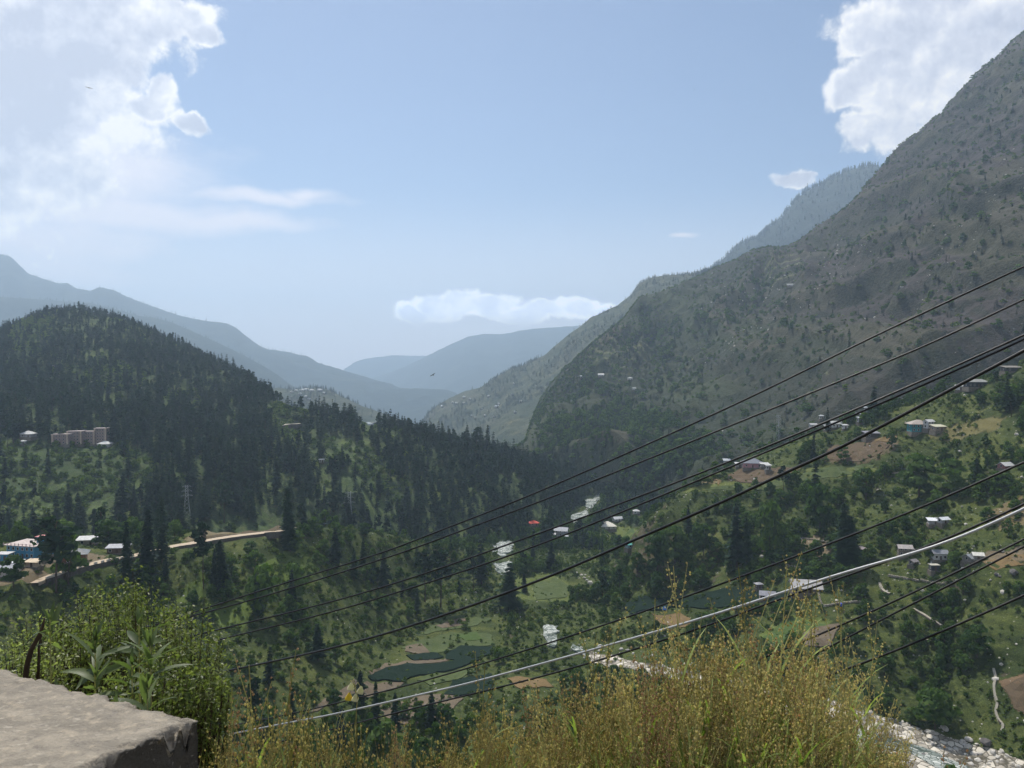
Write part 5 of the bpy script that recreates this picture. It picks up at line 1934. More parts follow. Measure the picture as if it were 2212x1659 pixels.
def hip(mb, W, D, H, rh, ov, th):
    x, y = W / 2 + ov, D / 2 + ov
    r = max(W / 2 - D / 2, 0.02)
    z0, zt = H - 0.02, H + rh
    base = [(-x, -y, z0), (x, -y, z0), (x, y, z0), (-x, y, z0)]
    k = len(mb.v)
    mb.v += base + [(px, py, pz + th) for px, py, pz in base] + [(-r, 0, zt + th), (r, 0, zt + th)]
    for f in ((3, 2, 1, 0), (0, 1, 5, 4), (1, 2, 6, 5), (2, 3, 7, 6), (3, 0, 4, 7), (4, 5, 9, 8), (6, 7, 8, 9), (5, 6, 9), (7, 4, 8)):
        mb.f.append(tuple(k + i for i in f))


def house(u, v, px, label, wall=(0.45, 0.42, 0.38), roofc=(0.55, 0.56, 0.58), roof='gable', storeys=1, depth=0.7, rz=0.0, rmetal=0.0, rr=0.6, name='farm_house', cat='house', group=None,
          only=None, porch=False, sh=2.7, ov=0.7, win=None, rh=None, stone=False, lift=0.0, W=None, P=None, wallm=None):
    if P is None:
        q = hit(u, v, only)
        if q is None:
            return None
        P = q[0].copy()
    if W is None:
        W = px / FPX * P.y
    D = W * depth
    H = sh * storeys
    e = empty(name, (P.x, P.y + D * 0.35, P.z + 0.25 + lift), rz)
    USED[label] = 1
    tag(e, label, cat, group)
    wm = wallm or bmat('painted_wall', wall)
    b = MB()
    b.box(0, 0, H / 2 - 0.01, W, D, H)
    body = b.build('wall', wm, e)
    pl = MB()
    pl.box(0, 0, -1.6, W + 1.0, D + 1.0, 3.2)
    pl.build('plinth', MSTONE, e)
    rm = bmat('roof_sheet', roofc, rr, rmetal)
    r = MB()
    if roof == 'gable':
        gable(r, W, D, H, rh or D * 0.28, ov, 0.14)
    elif roof == 'hip':
        hip(r, W, D, H, rh or D * 0.30, ov, 0.14)
    elif roof == 'shed':
        x, y = W / 2 + ov, D / 2 + ov
        hh = rh or D * 0.18
        a = [(-x, -y, H - 0.1), (x, -y, H - 0.1), (x, y, H + hh), (-x, y, H + hh)]
        r.quadbox(a + [(p[0], p[1], p[2] + 0.14) for p in a])
    else:
        r.box(0, 0, H + 0.13, W + 2 * ov, D + 2 * ov, 0.26)
    ro = r.build('roof', rm, e)
    if roof in ('gable', 'shed'):
        g = MB()
        hh = (rh or D * (0.28 if roof == 'gable' else 0.18)) * (0.96)
        for s in (-1, 1):
            x = s * (W / 2 - 0.06)
            if roof == 'gable':
                pts = [(x, -D / 2, H - 0.03), (x, D / 2, H - 0.03), (x, 0, H + hh)]
            else:
                pts = [(x, -D / 2, H - 0.03), (x, D / 2, H - 0.03), (x, D / 2, H + hh * 0.8)]
            g.poly(pts)
            g.poly([(p[0] - s * 0.12, p[1], p[2]) for p in reversed(pts)])
        g.build('gable_wall', wm, e)
    nw = win if win is not None else max(2, int(W / 3.2))
    wmsh = MB()
    wmsh.box(0, 0, 0, 1.0, 0.10, 1.15)
    wme = wmsh.mesh('window', MGLASS)
    fr = MB()
    for sx in (-1, 1):
        fr.box(sx * 0.56, 0, 0, 0.12, 0.16, 1.39)
        fr.box(0, 0, sx * 0.635, 1.0, 0.16, 0.12)
    frm = fr.mesh('frame', bmat('window_trim', (0.5, 0.48, 0.44)))
    for s in range(storeys):
        for i in range(nw):
            x = -W / 2 + W * (i + 0.5) / nw
            door = (s == 0 and i == nw // 2)
            if door:
                d = MB()
                d.box(x, -D / 2 - 0.03, 1.0, 1.0, 0.12, 2.0)
                d.build('door', MWOOD, e)
                continue
            o = link(bpy.data.objects.new('window', wme), e)
            o.location = (x, -D / 2 - 0.03, s * sh + 1.45)
            o2 = link(bpy.data.objects.new('frame', frm), o)
        for sx in (-1, 1):
            o = link(bpy.data.objects.new('window', wme), e)
            o.location = (sx * (W / 2 + 0.03), 0, s * sh + 1.45)
            o.rotation_euler = (0, 0, math.pi / 2)
            link(bpy.data.objects.new('frame', frm), o)
    if porch:
        for i in range(max(3, int(W / 3))):
            n_ = max(3, int(W / 3))
            x = -W / 2 + W * i / (n_ - 1)
            p = MB()
            p.box(x, -D / 2 - ov * 0.8, H / 2, 0.16, 0.16, H - 0.02)
            p.build('post', MWOOD, e)
        p = MB()
        p.box(0, -D / 2 - ov * 0.45, sh * (storeys - 1) + 0.9 if storeys > 1 else 0.05, W, 0.06 if storeys > 1 else ov, 0.12)
        p.build('rail' if storeys > 1 else 'step', MWOOD, e)
    return e


WHITE = (0.50, 0.50, 0.49)
TIN = (0.55, 0.57, 0.60)
BLUE = (0.05, 0.22, 0.36)
TEAL = (0.03, 0.20, 0.22)
# --- left spur: the blue house with its terrace roof and rooms around it
e = house(55, 1207, 72, 'blue two-storey house with flat terrace roof at the left edge', BLUE, (0.50, 0.42, 0.38), 'flat', 2, 0.75, -0.25, ov=0.9, name='terrace_house', win=6, lift=0.3)
if e:
    W_ = 72 / FPX * e.location.y
    D_ = W_ * 0.75
    H_ = 5.4 + 0.26
    for i in range(9):
        p = MB()
        p.box(-W_ / 2 - 0.7 + (W_ + 1.4) * i / 8, -D_ / 2 - 0.75, H_ + 0.45, 0.25, 0.25, 0.9)
        p.build('parapet_post', bmat('pinkish_plaster', (0.42, 0.30, 0.28)), e)
    p = MB()
    p.box(0, -D_ / 2 - 0.75, H_ + 0.62, W_ + 1.4, 0.10, 0.14)
    p.box(W_ / 2 + 0.75, 0, H_ + 0.62, 0.10, D_ + 1.2, 0.14)
    p.build('parapet_rail', bmat('pinkish_plaster', (0.42, 0.30, 0.28)), e)
    p = MB()
    p.box(W_ * 0.28, D_ * 0.25, H_ + 1.2, 3.6, 3.2, 2.4)
    p.build('stair_room', bmat('painted_wall', BLUE), e)
    p = MB()
    p.box(W_ * 0.28, D_ * 0.25, H_ + 2.5, 4.8, 4.2, 0.2)
    p.build('stair_roof', bmat('pink_sheet', (0.62, 0.28, 0.26)), e)
    p = MB()
    p.bar((0.5, 0, H_), (0.5, 0, H_ + 1.0), 0.6, 10)
    p.build('water_tank', bmat('black_plastic', (0.02, 0.02, 0.02), 0.4), e)
house(6, 1212, 24, 'small blue house with flat pale roof cut by the left frame edge', BLUE, WHITE, 'flat', 1, 0.8, 0, name='flat_roofed_house', win=2)
house(97, 1206, 20, 'little shed with white tin roof right of the blue house', (0.35, 0.25, 0.2), WHITE, 'shed', 1, 0.8, 0.2, name='tin_shed', cat='shed', win=1)
house(8, 1246, 46, 'low house with weathered grey roof below the blue house', (0.40, 0.38, 0.36), (0.36, 0.37, 0.40), 'gable', 1, 0.7, 0.15, name='grey_roofed_house', win=2)
house(28, 1228, 30, 'lean-to with bright tin roof in front of the blue house', (0.3, 0.3, 0.3), (0.62, 0.66, 0.66), 'shed', 1, 0.5, 0.0, name='tin_shed', cat='shed', win=1, sh=2.3)
e = house(156, 1218, 44, 'open pavilion with grey pitched roof above the road wall', (0.20, 0.10, 0.05), (0.17, 0.18, 0.19), 'hip', 1, 0.75, 0.35, porch=True, sh=4.0, ov=1.3, name='roadside_pavilion', cat='pavilion', win=2)
house(186, 1178, 34, 'white flat-roofed shelter behind the grey pavilion', (0.5, 0.42, 0.34), WHITE, 'shed', 1, 0.6, 0.2, name='white_shelter', cat='shelter', win=2, ov=1.0)
house(253, 1196, 42, 'long dark shed with grey tin roof behind the road trees', (0.12, 0.09, 0.07), (0.35, 0.36, 0.38), 'shed', 1, 0.45, 0.1, name='long_shed', cat='shed', win=3)
house(70, 1226, 26, 'cream low roof between the tree and the yard below the blue house', (0.4, 0.33, 0.25), (0.58, 0.47, 0.33), 'shed', 1, 0.6, -0.1, name='cream_shed', cat='shed', win=1, sh=2.2)
# --- apartment blocks on the forested hill
PINK = (0.24, 0.18, 0.165)
for (u, px, st, lab) in ((130, 36, 3, 'leftmost pinkish apartment block half hidden by trees'), (161, 32, 4, 'middle pinkish apartment block with stepped roof'), (192, 26, 4, 'third pinkish apartment block, joined to the rightmost one'), (217, 26, 5, 'rightmost and tallest pinkish apartment block')):
    e = house(u, 962, px, lab, PINK, (0.30, 0.25, 0.24), 'flat', st, 0.7, 0.12, name='apartment_block', cat='apartment block', group='pinkish apartment blocks at the foot of the forest', sh=2.9, ov=0.3, win=5, lift=1.0)
    if e:
        Wm = px / FPX * e.location.y
        for s in (-1, 1):
            p = MB()
            p.box(s * Wm * 0.42, -Wm * 0.35 - 0.4, 2.9 * st / 2, 1.1, 0.8, 2.9 * st + 0.5)
            p.build('pilaster', bmat('tan_plaster', (0.45, 0.36, 0.27)), e)
house(224, 966, 24, 'white-roofed hut at the foot of the rightmost apartment block', (0.4, 0.4, 0.4), WHITE, 'hip', 1, 0.8, name='white_roofed_hut', cat='hut', win=2)
house(57, 952, 24, 'white pyramid-roofed house left of the apartment blocks', (0.25, 0.25, 0.25), WHITE, 'hip', 1, 0.9, name='white_roofed_house', win=2, lift=3)
FAR_H = [
    (203, 832, 12, 'white-roofed house in the upper forest, left of the brighter one'), (305, 845, 6, 'tiny bright white hut high in the forest'), (115, 795, 6, 'tiny pale hut on the left flank of the forested hill'),
    (90, 682, 14, 'pale house cluster front just under the hilltop mast'), (100, 845, 14, 'grey-roofed house in the left clearing of the forested hill'), (72, 848, 8, 'small grey hut left of the grey-roofed house in the clearing'),
    (358, 944, 14, 'white hut beside the dense forest right of the apartment blocks'), (573, 905, 14, 'pale house under the tree group of the hill shoulder'), (694, 1001, 12, 'white hut in the green clearing above the taller pylon'),
    (796, 918, 20, 'pale farm on the crest in the middle of the picture'), (1030, 968, 10, 'small grey house on the lower crest'), (535, 862, 8, 'tiny white house behind the shoulder trees'), (48, 962, 12, 'low grey house left of the apartment blocks'),
]
for i, (u, v, px, lab) in enumerate(FAR_H):
    house(u, v, px * 0.8, lab, (0.36, 0.36, 0.35), (0.48, 0.48, 0.48) if i % 2 == 0 else (0.36, 0.38, 0.40), ('hip', 'gable', 'shed')[i % 3], 1, 0.7, (i % 5 - 2) * 0.2, name='hillside_house', group='small houses in the forested hill', win=2, lift=0.8, sh=2.6)
V_C0 = [(630, 846, 7), (640, 843, 6), (652, 842, 9), (662, 841, 7), (673, 843, 9), (690, 842, 10), (648, 850, 7), (660, 856, 8), (668, 861, 7), (700, 848, 5)]
for i, (u, v, px) in enumerate(V_C0):
    house(u, v + 3, px, ['first', 'second', 'third', 'fourth', 'fifth', 'sixth', 'seventh', 'eighth', 'ninth', 'tenth'][i] + ' tiny white house of the village on the far green knoll', (0.55, 0.55, 0.55), WHITE, ('gable', 'hip', 'shed')[i % 3], 1, 0.7, i * 0.4 - 1, name='village_house', group='village houses on the far green knoll', win=2, lift=2, sh=4)
V_E3 = [(955, 880, 6), (1073, 881, 9), (1077, 875, 5), (1003, 860, 6), (1015, 864, 5), (978, 872, 5), (986, 873, 5), (1001, 873, 5), (1107, 854, 6), (1018, 901, 4), (1068, 902, 6), (1113, 893, 5), (1040, 885, 4), (1110, 831, 4), (1055, 858, 4), (1125, 870, 4), (1026, 905, 4), (1048, 900, 4)]
ORD = ['first', 'second', 'third', 'fourth', 'fifth', 'sixth', 'seventh', 'eighth', 'ninth', 'tenth', 'eleventh', 'twelfth', 'thirteenth', 'fourteenth', 'fifteenth', 'sixteenth', 'seventeenth', 'eighteenth']
for i, (u, v, px) in enumerate(sorted(V_E3)):
    house(u, v, px, ('brightest white roof of the hazy valley-side village' if (u, v) == (1073, 881) else ORD[i] + ' tiny pale house from the left in the hazy valley-side village'), (0.5, 0.5, 0.5), WHITE if i % 2 else TIN, ('gable', 'hip', 'shed')[i % 3], 1, 0.7, i * 0.4 - 1, name='village_house', group='houses of the hazy valley-side village', win=2, lift=2, sh=4.5)
V_E = [(1299, 812, 12, 'white-roofed farm beside the mountain terraces'), (1257, 815, 7, 'small pale hut left of the mountain terraces'), (1361, 820, 10, 'long pale house above the mountain terraces'), (1370, 842, 7, 'tiny white house under the mountain terraces'),
       (1712, 618, 20, 'long light-blue roof high on the mountain shoulder'), (1775, 906, 8, 'small white hut under the mountain slope'), (1757, 925, 14, 'grey-roofed house on the little terraces'), (1858, 915, 10, 'pale hut above the white farm buildings'),
       (1895, 883, 8, 'bright tin roof at the mountain foot'), (1870, 888, 6, 'small tin roof left of the bright one at the mountain foot'), (1660, 1018, 10, 'tiny grey hut at the forest edge left of the pink house')]
for i, (u, v, px, lab) in enumerate(V_E):
    house(u, v + 3, px, lab, (0.42, 0.42, 0.42), WHITE if i % 2 == 0 else TIN, ('gable', 'shed', 'hip')[i % 3], 1, 0.6, (i % 4 - 1.5) * 0.2, name='mountain_farm', group='small farms on the mountain flank', win=2, lift=2, sh=3.2)
# --- valley floor
house(1152, 1141, 18, 'hut with bright red roof on the wooded valley floor', (0.3, 0.2, 0.18), (0.55, 0.07, 0.04), 'hip', 1, 0.9, 0.3, name='red_roofed_hut', cat='hut', win=2, lift=2.5, ov=1.4, sh=2.4)
house(1213, 1160, 26, 'grey two-storey house with stepped tin roofs by the river', (0.33, 0.33, 0.36), (0.34, 0.35, 0.38), 'gable', 2, 0.7, -0.25, name='river_house', win=3, lift=1.0, ov=1.2)
house(1313, 1146, 32, 'house with broad white roof at the edge of the valley meadow', (0.45, 0.42, 0.38), (0.72, 0.68, 0.58), 'hip', 1, 0.9, 0.15, name='white_roofed_house', win=3, lift=1.5)
house(1336, 1128, 22, 'pale house behind the white-roofed one in the valley', (0.5, 0.5, 0.5), TIN, 'gable', 1, 0.6, 0.3, name='pale_house', win=3, lift=1)
house(1375, 1114, 12, 'small white hut under the spur, above the valley meadow', (0.5, 0.5, 0.5), WHITE, 'hip', 1, 0.9, name='white_hut', cat='hut', win=2, lift=2)
house(1363, 1188, 20, 'shed with turquoise tin roof beside the rock face', (0.2, 0.3, 0.3), (0.12, 0.42, 0.38), 'gable', 1, 0.7, 0.4, name='turquoise_shed', cat='shed', win=2, lift=1.2)
house(1195, 1163, 9, 'tiny pale hut left of the grey two-storey house', (0.5, 0.5, 0.5), WHITE, 'shed', 1, 0.8, name='pale_hut', cat='hut', win=1, lift=1)
house(1222, 1168, 9, 'tiny grey hut in front of the grey two-storey house', (0.4, 0.4, 0.42), TIN, 'gable', 1, 0.8, name='grey_hut', cat='hut', win=1, lift=1)
# --- right slope
house(1628, 1012, 40, 'pink-walled house with slate pyramid roof above the reddish field', (0.42, 0.22, 0.24), (0.16, 0.17, 0.20), 'hip', 1, 0.8, -0.2, name='slate_roofed_house', win=3, lift=0.6, sh=3.2, ov=1.2)
house(1598, 1011, 16, 'white tin shelter left of the pink-walled house', (0.3, 0.3, 0.3), WHITE, 'shed', 1, 0.6, name='tin_shelter', cat='shelter', win=1, lift=0.4)
house(1652, 1010, 16, 'white tin lean-to right of the pink-walled house', (0.3, 0.3, 0.3), WHITE, 'shed', 1, 0.6, name='tin_shelter', cat='shelter', win=1, lift=0.3, sh=2.2)
house(1570, 1002, 14, 'small pale hut behind the two cables left of the pink-walled house', (0.4, 0.4, 0.4), TIN, 'gable', 1, 0.8, name='pale_hut', cat='hut', win=1, lift=1)
house(1806, 926, 24, 'largest of the white farm buildings, with gabled roof', (0.6, 0.6, 0.6), WHITE, 'gable', 1, 0.7, 0.2, name='white_farmhouse', win=3, lift=0.8, sh=3.0)
house(1792, 930, 16, 'low white shed left of the gabled white farmhouse', (0.6, 0.6, 0.6), WHITE, 'shed', 1, 0.7, 0.2, name='white_shed', cat='shed', win=1, lift=0.4)
house(1826, 928, 10, 'small white shed right of the gabled white farmhouse', (0.6, 0.6, 0.6), WHITE, 'shed', 1, 0.7, 0.2, name='white_shed', cat='shed', win=1, lift=0.4)
house(1884, 948, 30, 'dark wooden shed with grey roof above the ochre yard', (0.07, 0.055, 0.045), (0.22, 0.22, 0.25), 'shed', 1, 0.6, 0.05, name='dark_shed', cat='shed', win=2, lift=0.8, sh=3.0)
house(1853, 902, 14, 'pale flat-roofed hut between the upper cables', (0.2, 0.2, 0.2), TIN, 'shed', 1, 0.6, name='pale_hut', cat='hut', win=1, lift=1)
house(1988, 935, 36, 'teal two-storey house with brown hipped roof', TEAL, (0.36, 0.31, 0.27), 'hip', 2, 0.8, -0.1, name='teal_house', porch=True, win=4, lift=0.4, sh=2.6, ov=1.3)
house(2008, 928, 18, 'white-roofed annex right behind the teal house', (0.5, 0.5, 0.5), WHITE, 'gable', 2, 0.7, 0.4, name='white_annex', cat='outbuilding', win=2, lift=0.6, sh=2.4)
house(2032, 932, 30, 'low house with yellowish flat roof right of the teal house', (0.25, 0.2, 0.16), (0.48, 0.46, 0.34), 'shed', 1, 0.6, 0.15, name='yellow_roofed_house', win=3, lift=0.3)
house(2112, 838, 44, 'long dark wooden house high on the right slope', (0.035, 0.035, 0.042), (0.30, 0.30, 0.28), 'hip', 1, 0.45, 0.05, name='dark_longhouse', win=5, lift=0.4, sh=3.4)
house(2078, 844, 20, 'white tin shed left of the long dark house', (0.5, 0.5, 0.5), WHITE, 'shed', 1, 0.6, -0.5, name='white_shed', cat='shed', win=1, lift=0.3)
house(2188, 804, 36, 'dark shed at the upper right frame edge', (0.06, 0.055, 0.05), (0.22, 0.2, 0.17), 'shed', 1, 0.5, 0.05, name='dark_shed', cat='shed', win=2, lift=0.3)
house(2176, 1014, 24, 'white tarp shelter among rocks near the right frame edge', (0.3, 0.14, 0.13), WHITE, 'gable', 1, 0.8, 0.3, name='tarp_shelter', cat='shelter', win=1, lift=0.2, sh=2.0)
house(2022, 1134, 26, 'white tin-roofed shed, longer one of the touching pair', (0.3, 0.3, 0.3), (0.66, 0.68, 0.70), 'shed', 1, 0.6, -0.2, name='tin_shed', cat='shed', win=1, lift=0.2, sh=2.0)
house(2040, 1132, 20, 'white tin-roofed shed, shorter one of the touching pair', (0.3, 0.3, 0.3), (0.66, 0.68, 0.70), 'gable', 1, 0.6, 0.3, name='tin_shed', cat='shed', win=1, lift=0.3, sh=2.2)
house(1957, 1203, 26, 'stone farmhouse with pale slab roof under the bright cable', (0.15, 0.13, 0.11), (0.40, 0.36, 0.34), 'gable', 2, 0.7, -0.2, name='stone_farmhouse', win=3, lift=0.2, sh=2.2)
house(1974, 1222, 14, 'small stone hut below the slab-roofed farmhouse', (0.2, 0.18, 0.16), (0.24, 0.22, 0.22), 'gable', 1, 0.8, 0.5, name='stone_hut', cat='hut', win=1, lift=0.2, sh=2.0)
house(2032, 1212, 26, 'hut with whitewashed front wall and dark slate roof', (0.48, 0.48, 0.47), (0.22, 0.23, 0.25), 'gable', 1, 0.65, -0.12, name='whitewashed_hut', cat='hut', win=3, lift=0.5, sh=3.6, ov=0.9)
house(2100, 1214, 26, 'low hut with grey slate roof right of the whitewashed one', (0.2, 0.19, 0.18), (0.26, 0.28, 0.30), 'gable', 1, 0.8, 0.5, name='slate_hut', cat='hut', win=2, lift=0.1, sh=2.0)
house(2115, 1210, 18, 'hut with bright pale roof touching the grey slate one', (0.2, 0.19, 0.18), (0.60, 0.58, 0.52), 'gable', 1, 0.8, -0.3, name='pale_roofed_hut', cat='hut', win=1, lift=0.2, sh=2.2)
house(2020, 1236, 18, 'dark half-buried hut with pale flat roof below the whitewashed one', (0.05, 0.05, 0.06), (0.45, 0.43, 0.36), 'flat', 1, 0.7, 0.0, name='flat_roofed_hut', cat='hut', win=1, lift=0.6, sh=2.6, ov=0.3)
house(1745, 1282, 58, 'broad farmhouse with rough grey slab roof crossed by the bright cable', (0.16, 0.13, 0.11), (0.40, 0.39, 0.38), 'gable', 1, 0.7, -0.2, name='slab_roofed_farmhouse', win=4, lift=0.3, sh=3.2, ov=1.2)
house(1660, 1296, 30, 'dark hut with small grey roof beside the long netted field', (0.06, 0.05, 0.05), (0.24, 0.24, 0.27), 'gable', 1, 0.7, -0.3, name='dark_hut', cat='hut', win=2, lift=0.3, sh=2.4)
house(1640, 1275, 12, 'tiny hut with tall grey roof behind the dark one', (0.12, 0.1, 0.1), (0.3, 0.3, 0.32), 'hip', 1, 0.9, 0.2, name='grey_hut', cat='hut', win=1, lift=0.8, sh=2.4)
house(1862, 1195, 16, 'ruined stone hut between the double cypress and the farmhouse', (0.2, 0.16, 0.15), (0.26, 0.22, 0.22), 'shed', 1, 0.8, 0.5, name='ruined_hut', cat='hut', win=1, lift=0.0, sh=2.2)

# blue tarpaulin and stacked things in the farm yards
q = hit(1435, 1318)
if q:
    s = 12 / FPX * q[0].y / 2
    tb = MB()
    tb.quadbox([(-s, -s * .6, 0), (s, -s * .5, 0), (s * .9, s * .7, 0), (-s * .8, s * .6, 0), (-s * .5, -s * .3, s * .9), (s * .4, -s * .2, s * 1.2), (s * .3, s * .3, s * 1.1), (-s * .4, s * .2, s * .8)])
    o = tb.build('blue_tarpaulin', bmat('blue_tarp', (0.03, 0.22, 0.75), 0.5))
    o.location = q[0] + Vector((0, 0, 0.4))
    tag(o, 'crumpled bright blue tarpaulin above the ochre field', 'tarpaulin')
q = hit(1817, 1309)
if q:
    b = MB()
    b.bar((0, 0, 0), (0, 0, 1.3), 0.7, 12)
    b.bar((0, 0, 1.3), (0, 0, 1.36), 0.74, 12)
    o = b.build('blue_barrel', bmat('blue_plastic', (0.03, 0.08, 0.5), 0.4))
    o.location = q[0]
    tag(o, 'small blue barrel in the stone-walled yard', 'barrel')


# --- stone field walls on the right slope (each one a run of dry stone)
def stone_wall(sight, label, h=1.1, w=0.8):
    P = [hit(u, v, ('A',)) for u, v in sight]
    if any(p is None for p in P):
        return
    P = smooth_line([p[0] for p in P], 8)
    root = empty('stone_wall', P[0])
    USED[label] = 1
    tag(root, label, 'stone wall', 'dry stone walls on the right slope')
    mb = MB()
    for i in range(len(P) - 1):
        a, b = P[i], P[i + 1]
        L_ = (b - a).length
        n = max(1, int(L_ / 1.1))
        for k in range(n):
            for lay in range(2):
                p = a.lerp(b, (k + random.random() * 0.5) / n) - P[0]
                s = random.uniform(0.75, 1.2)
                mb.box(p.x, p.y, p.z + 0.25 + lay * 0.5, s * 1.0, w * s, 0.5 * s, random.random() * 0.8 + math.atan2((b - a).y, (b - a).x))
    o = mb.build('stones', plain('field_stone', (0.30, 0.27, 0.22), 0.95, 0.1, var=0.45, scale=0.8), root)
    tag(o, kind='stuff')


stone_wall([(1768, 1283), (1772, 1300), (1780, 1310), (1815, 1305), (1850, 1302), (1870, 1304)], 'curved dry stone wall round the yard below the slab-roofed farmhouse')
stone_wall([(1680, 1218), (1720, 1226), (1760, 1232), (1800, 1240)], 'long low stone wall left of the double cypress foot')
stone_wall([(1600, 1200), (1650, 1192), (1700, 1196)], 'stone wall along the terrace right of the spruce pair')
stone_wall([(1700, 1160), (1760, 1168), (1800, 1175)], 'stone wall on the terrace above the double cypress base')
stone_wall([(1990, 1255), (2030, 1262), (2080, 1252)], 'broken stone wall under the whitewashed hut')
stone_wall([(1920, 1245), (1950, 1250), (1985, 1256)], 'short stone wall below the slab-roofed stone farmhouse')
stone_wall([(1850, 1030), (1920, 1024), (2000, 1020)], 'straight stone wall under the reddish ploughed field')

# ================================================================== PYLONS, CABLES, BIRDS
MSTEEL = plain('galvanised_steel', (0.42, 0.44, 0.46), 0.5, 0.4, 0.3, var=0.1)


def pylon(u, v, tv, label, w=0.22, arms=3, slim=1.0, th=0.10):
    q = hit(u, v)
    if q is None:
        return
    P = q[0]
    h = (v - tv) / FPX * P.y
    e = empty('lattice_pylon', (P.x, P.y, P.z - 0.5), 0.35)
    tag(e, label, 'pylon', 'lattice power pylons')
    W0 = h * w * 0.5 * slim
    W1 = h * 0.035
    prof = lambda f: W0 + (W1 - W0) * min(1, f / 0.72) ** 0.8
    for sx in (-1, 1):
        for sy in (-1, 1):
            m_ = MB()
            n = 6
            for i in range(n):
                a, b = i / n, (i + 1) / n
                m_.bar((sx * prof(a), sy * prof(a), a * h), (sx * prof(b), sy * prof(b), b * h), th, 4)
            m_.build('leg', MSTEEL, e)
    m_ = MB()
    lv = [0, 0.16, 0.30, 0.42, 0.53, 0.63, 0.72, 0.80, 0.88, 0.95, 1.0]
    for a, b in zip(lv, lv[1:]):
        pa, pb = prof(a), prof(b)
        for s in (-1, 1):
            m_.bar((-pa, s * pa, a * h), (pb, s * pb, b * h), th * 0.5, 3)
            m_.bar((pa, s * pa, a * h), (-pb, s * pb, b * h), th * 0.5, 3)
            m_.bar((s * pa, -pa, a * h), (s * pb, pb, b * h), th * 0.5, 3)
            m_.bar((s * pa, pa, a * h), (s * pb, -pb, b * h), th * 0.5, 3)
    m_.build('bracing', MSTEEL, e)
    for k in range(arms):
        z = h * (0.97 - 0.13 * k)
        L_ = h * (0.11 + 0.02 * k)
        m_ = MB()
        for s in (-1, 1):
            m_.bar((0, 0, z), (s * L_, 0, z - h * 0.005), th * 0.7, 4)
            m_.bar((s * W1, 0, z + h * 0.035), (s * L_, 0, z), th * 0.5, 3)
            m_.bar((s * L_, 0, z), (s * L_, 0, z - h * 0.03), th * 0.6, 4)
        m_.build('crossarm', MSTEEL, e)


pylon(404, 1124, 1046, 'lattice pylon in the forest above the bend of the pale road')
pylon(755, 1140, 1060, 'lattice pylon at the forest edge above the bushy spur')
pylon(1681, 965, 895, 'slim pale lattice mast rising between the pairs of cables', 0.10, 2, 0.7, 0.10)
pylon(90, 668, 632, 'lattice mast on the top of the forested hill', 0.14, 2, 0.8, 0.22)
pylon(78, 672, 650, 'shorter antenna mast left of the hilltop lattice mast', 0.06, 1, 0.7, 0.18)

MC = plain('black_cable', (0.008, 0.008, 0.009), 0.40, 0.35, var=0.1, scale=20)
MCB = plain('bare_aluminium_cable', (0.42, 0.43, 0.43), 0.45, 0.5, 0.3, var=0.1, scale=30)
CABLES = [
    ([(2330, 522), (2212, 576), (1934, 704), (1750, 795), (1567, 884), (1276, 1014), (1097, 1090), (922, 1157), (819, 1197), (597, 1265), (408, 1326), (335, 1350), (200, 1391), (40, 1432), (-120, 1465)], 9.4, 14, 0.021, 'uppermost black cable crossing the valley'),
    ([(2330, 596), (2212, 646), (2025, 736), (1827, 818), (1567, 924), (1345, 1014), (1155, 1088), (922, 1174), (854, 1199), (597, 1281), (422, 1329), (330, 1354), (200, 1396), (40, 1440), (-120, 1475)], 9.4, 14, 0.021, 'second black cable from the top'),
    ([(2330, 668), (2212, 724), (1934, 848), (1567, 1002), (1242, 1124), (1097, 1176), (922, 1238), (714, 1302), (440, 1367), (250, 1416), (100, 1458), (-120, 1508)], 8.6, 13.5, 0.021, 'third black cable, upper one of the closely spaced pair'),
    ([(2330, 680), (2212, 733), (1934, 859), (1567, 1013), (1170, 1177), (922, 1259), (714, 1324), (440, 1389), (250, 1440), (100, 1476), (-120, 1520)], 8.6, 13.5, 0.021, 'fourth black cable, lower one of the closely spaced pair'),
    ([(2330, 690), (2212, 758), (2056, 840), (1827, 962), (1713, 1013), (1567, 1082), (1359, 1171), (1170, 1253), (922, 1342), (714, 1402), (495, 1448), (250, 1497), (80, 1518), (-120, 1536)], 7.6, 15, 0.030, 'thickest black cable, steepest at the right frame edge'),
    ([(2330, 948), (2212, 998), (1934, 1121), (1567, 1258), (1359, 1332), (1170, 1394), (922, 1470), (714, 1522), (647, 1538), (540, 1560), (380, 1590)], 7.8, 15, 0.020, 'black cable running alone above the bright metal one'),
    ([(2330, 1032), (2212, 1089), (2025, 1173), (1811, 1250), (1643, 1309), (1567, 1338), (1359, 1407), (1140, 1470), (900, 1528), (690, 1583), (540, 1616)], 7.4, 14, 0.020, 'black cable that passes behind the bright metal one'),
    ([(2330, 1042), (2212, 1099), (2025, 1181), (1811, 1239), (1567, 1321), (1272, 1406), (1018, 1475), (922, 1497), (714, 1545), (612, 1563), (480, 1590)], 7.0, 13, 0.028, 'bright bare metal cable catching the sun'),
    ([(2330, 1105), (2212, 1165), (1934, 1299), (1668, 1414), (1500, 1478), (1350, 1525)], 7.5, 12, 0.018, 'black cable, upper of the three at the lower right'),
    ([(2330, 1118), (2212, 1181), (2025, 1277), (1842, 1371), (1698, 1446), (1560, 1508), (1420, 1560)], 7.5, 12, 0.018, 'black cable, middle one of the three at the lower right'),
    ([(2330, 1228), (2212, 1287), (2025, 1368), (1900, 1419), (1750, 1473), (1600, 1520), (1450, 1560)], 7.2, 12, 0.020, 'lowest black cable at the lower right'),
]
CABLES[10][0][2] = (2025, 1368)
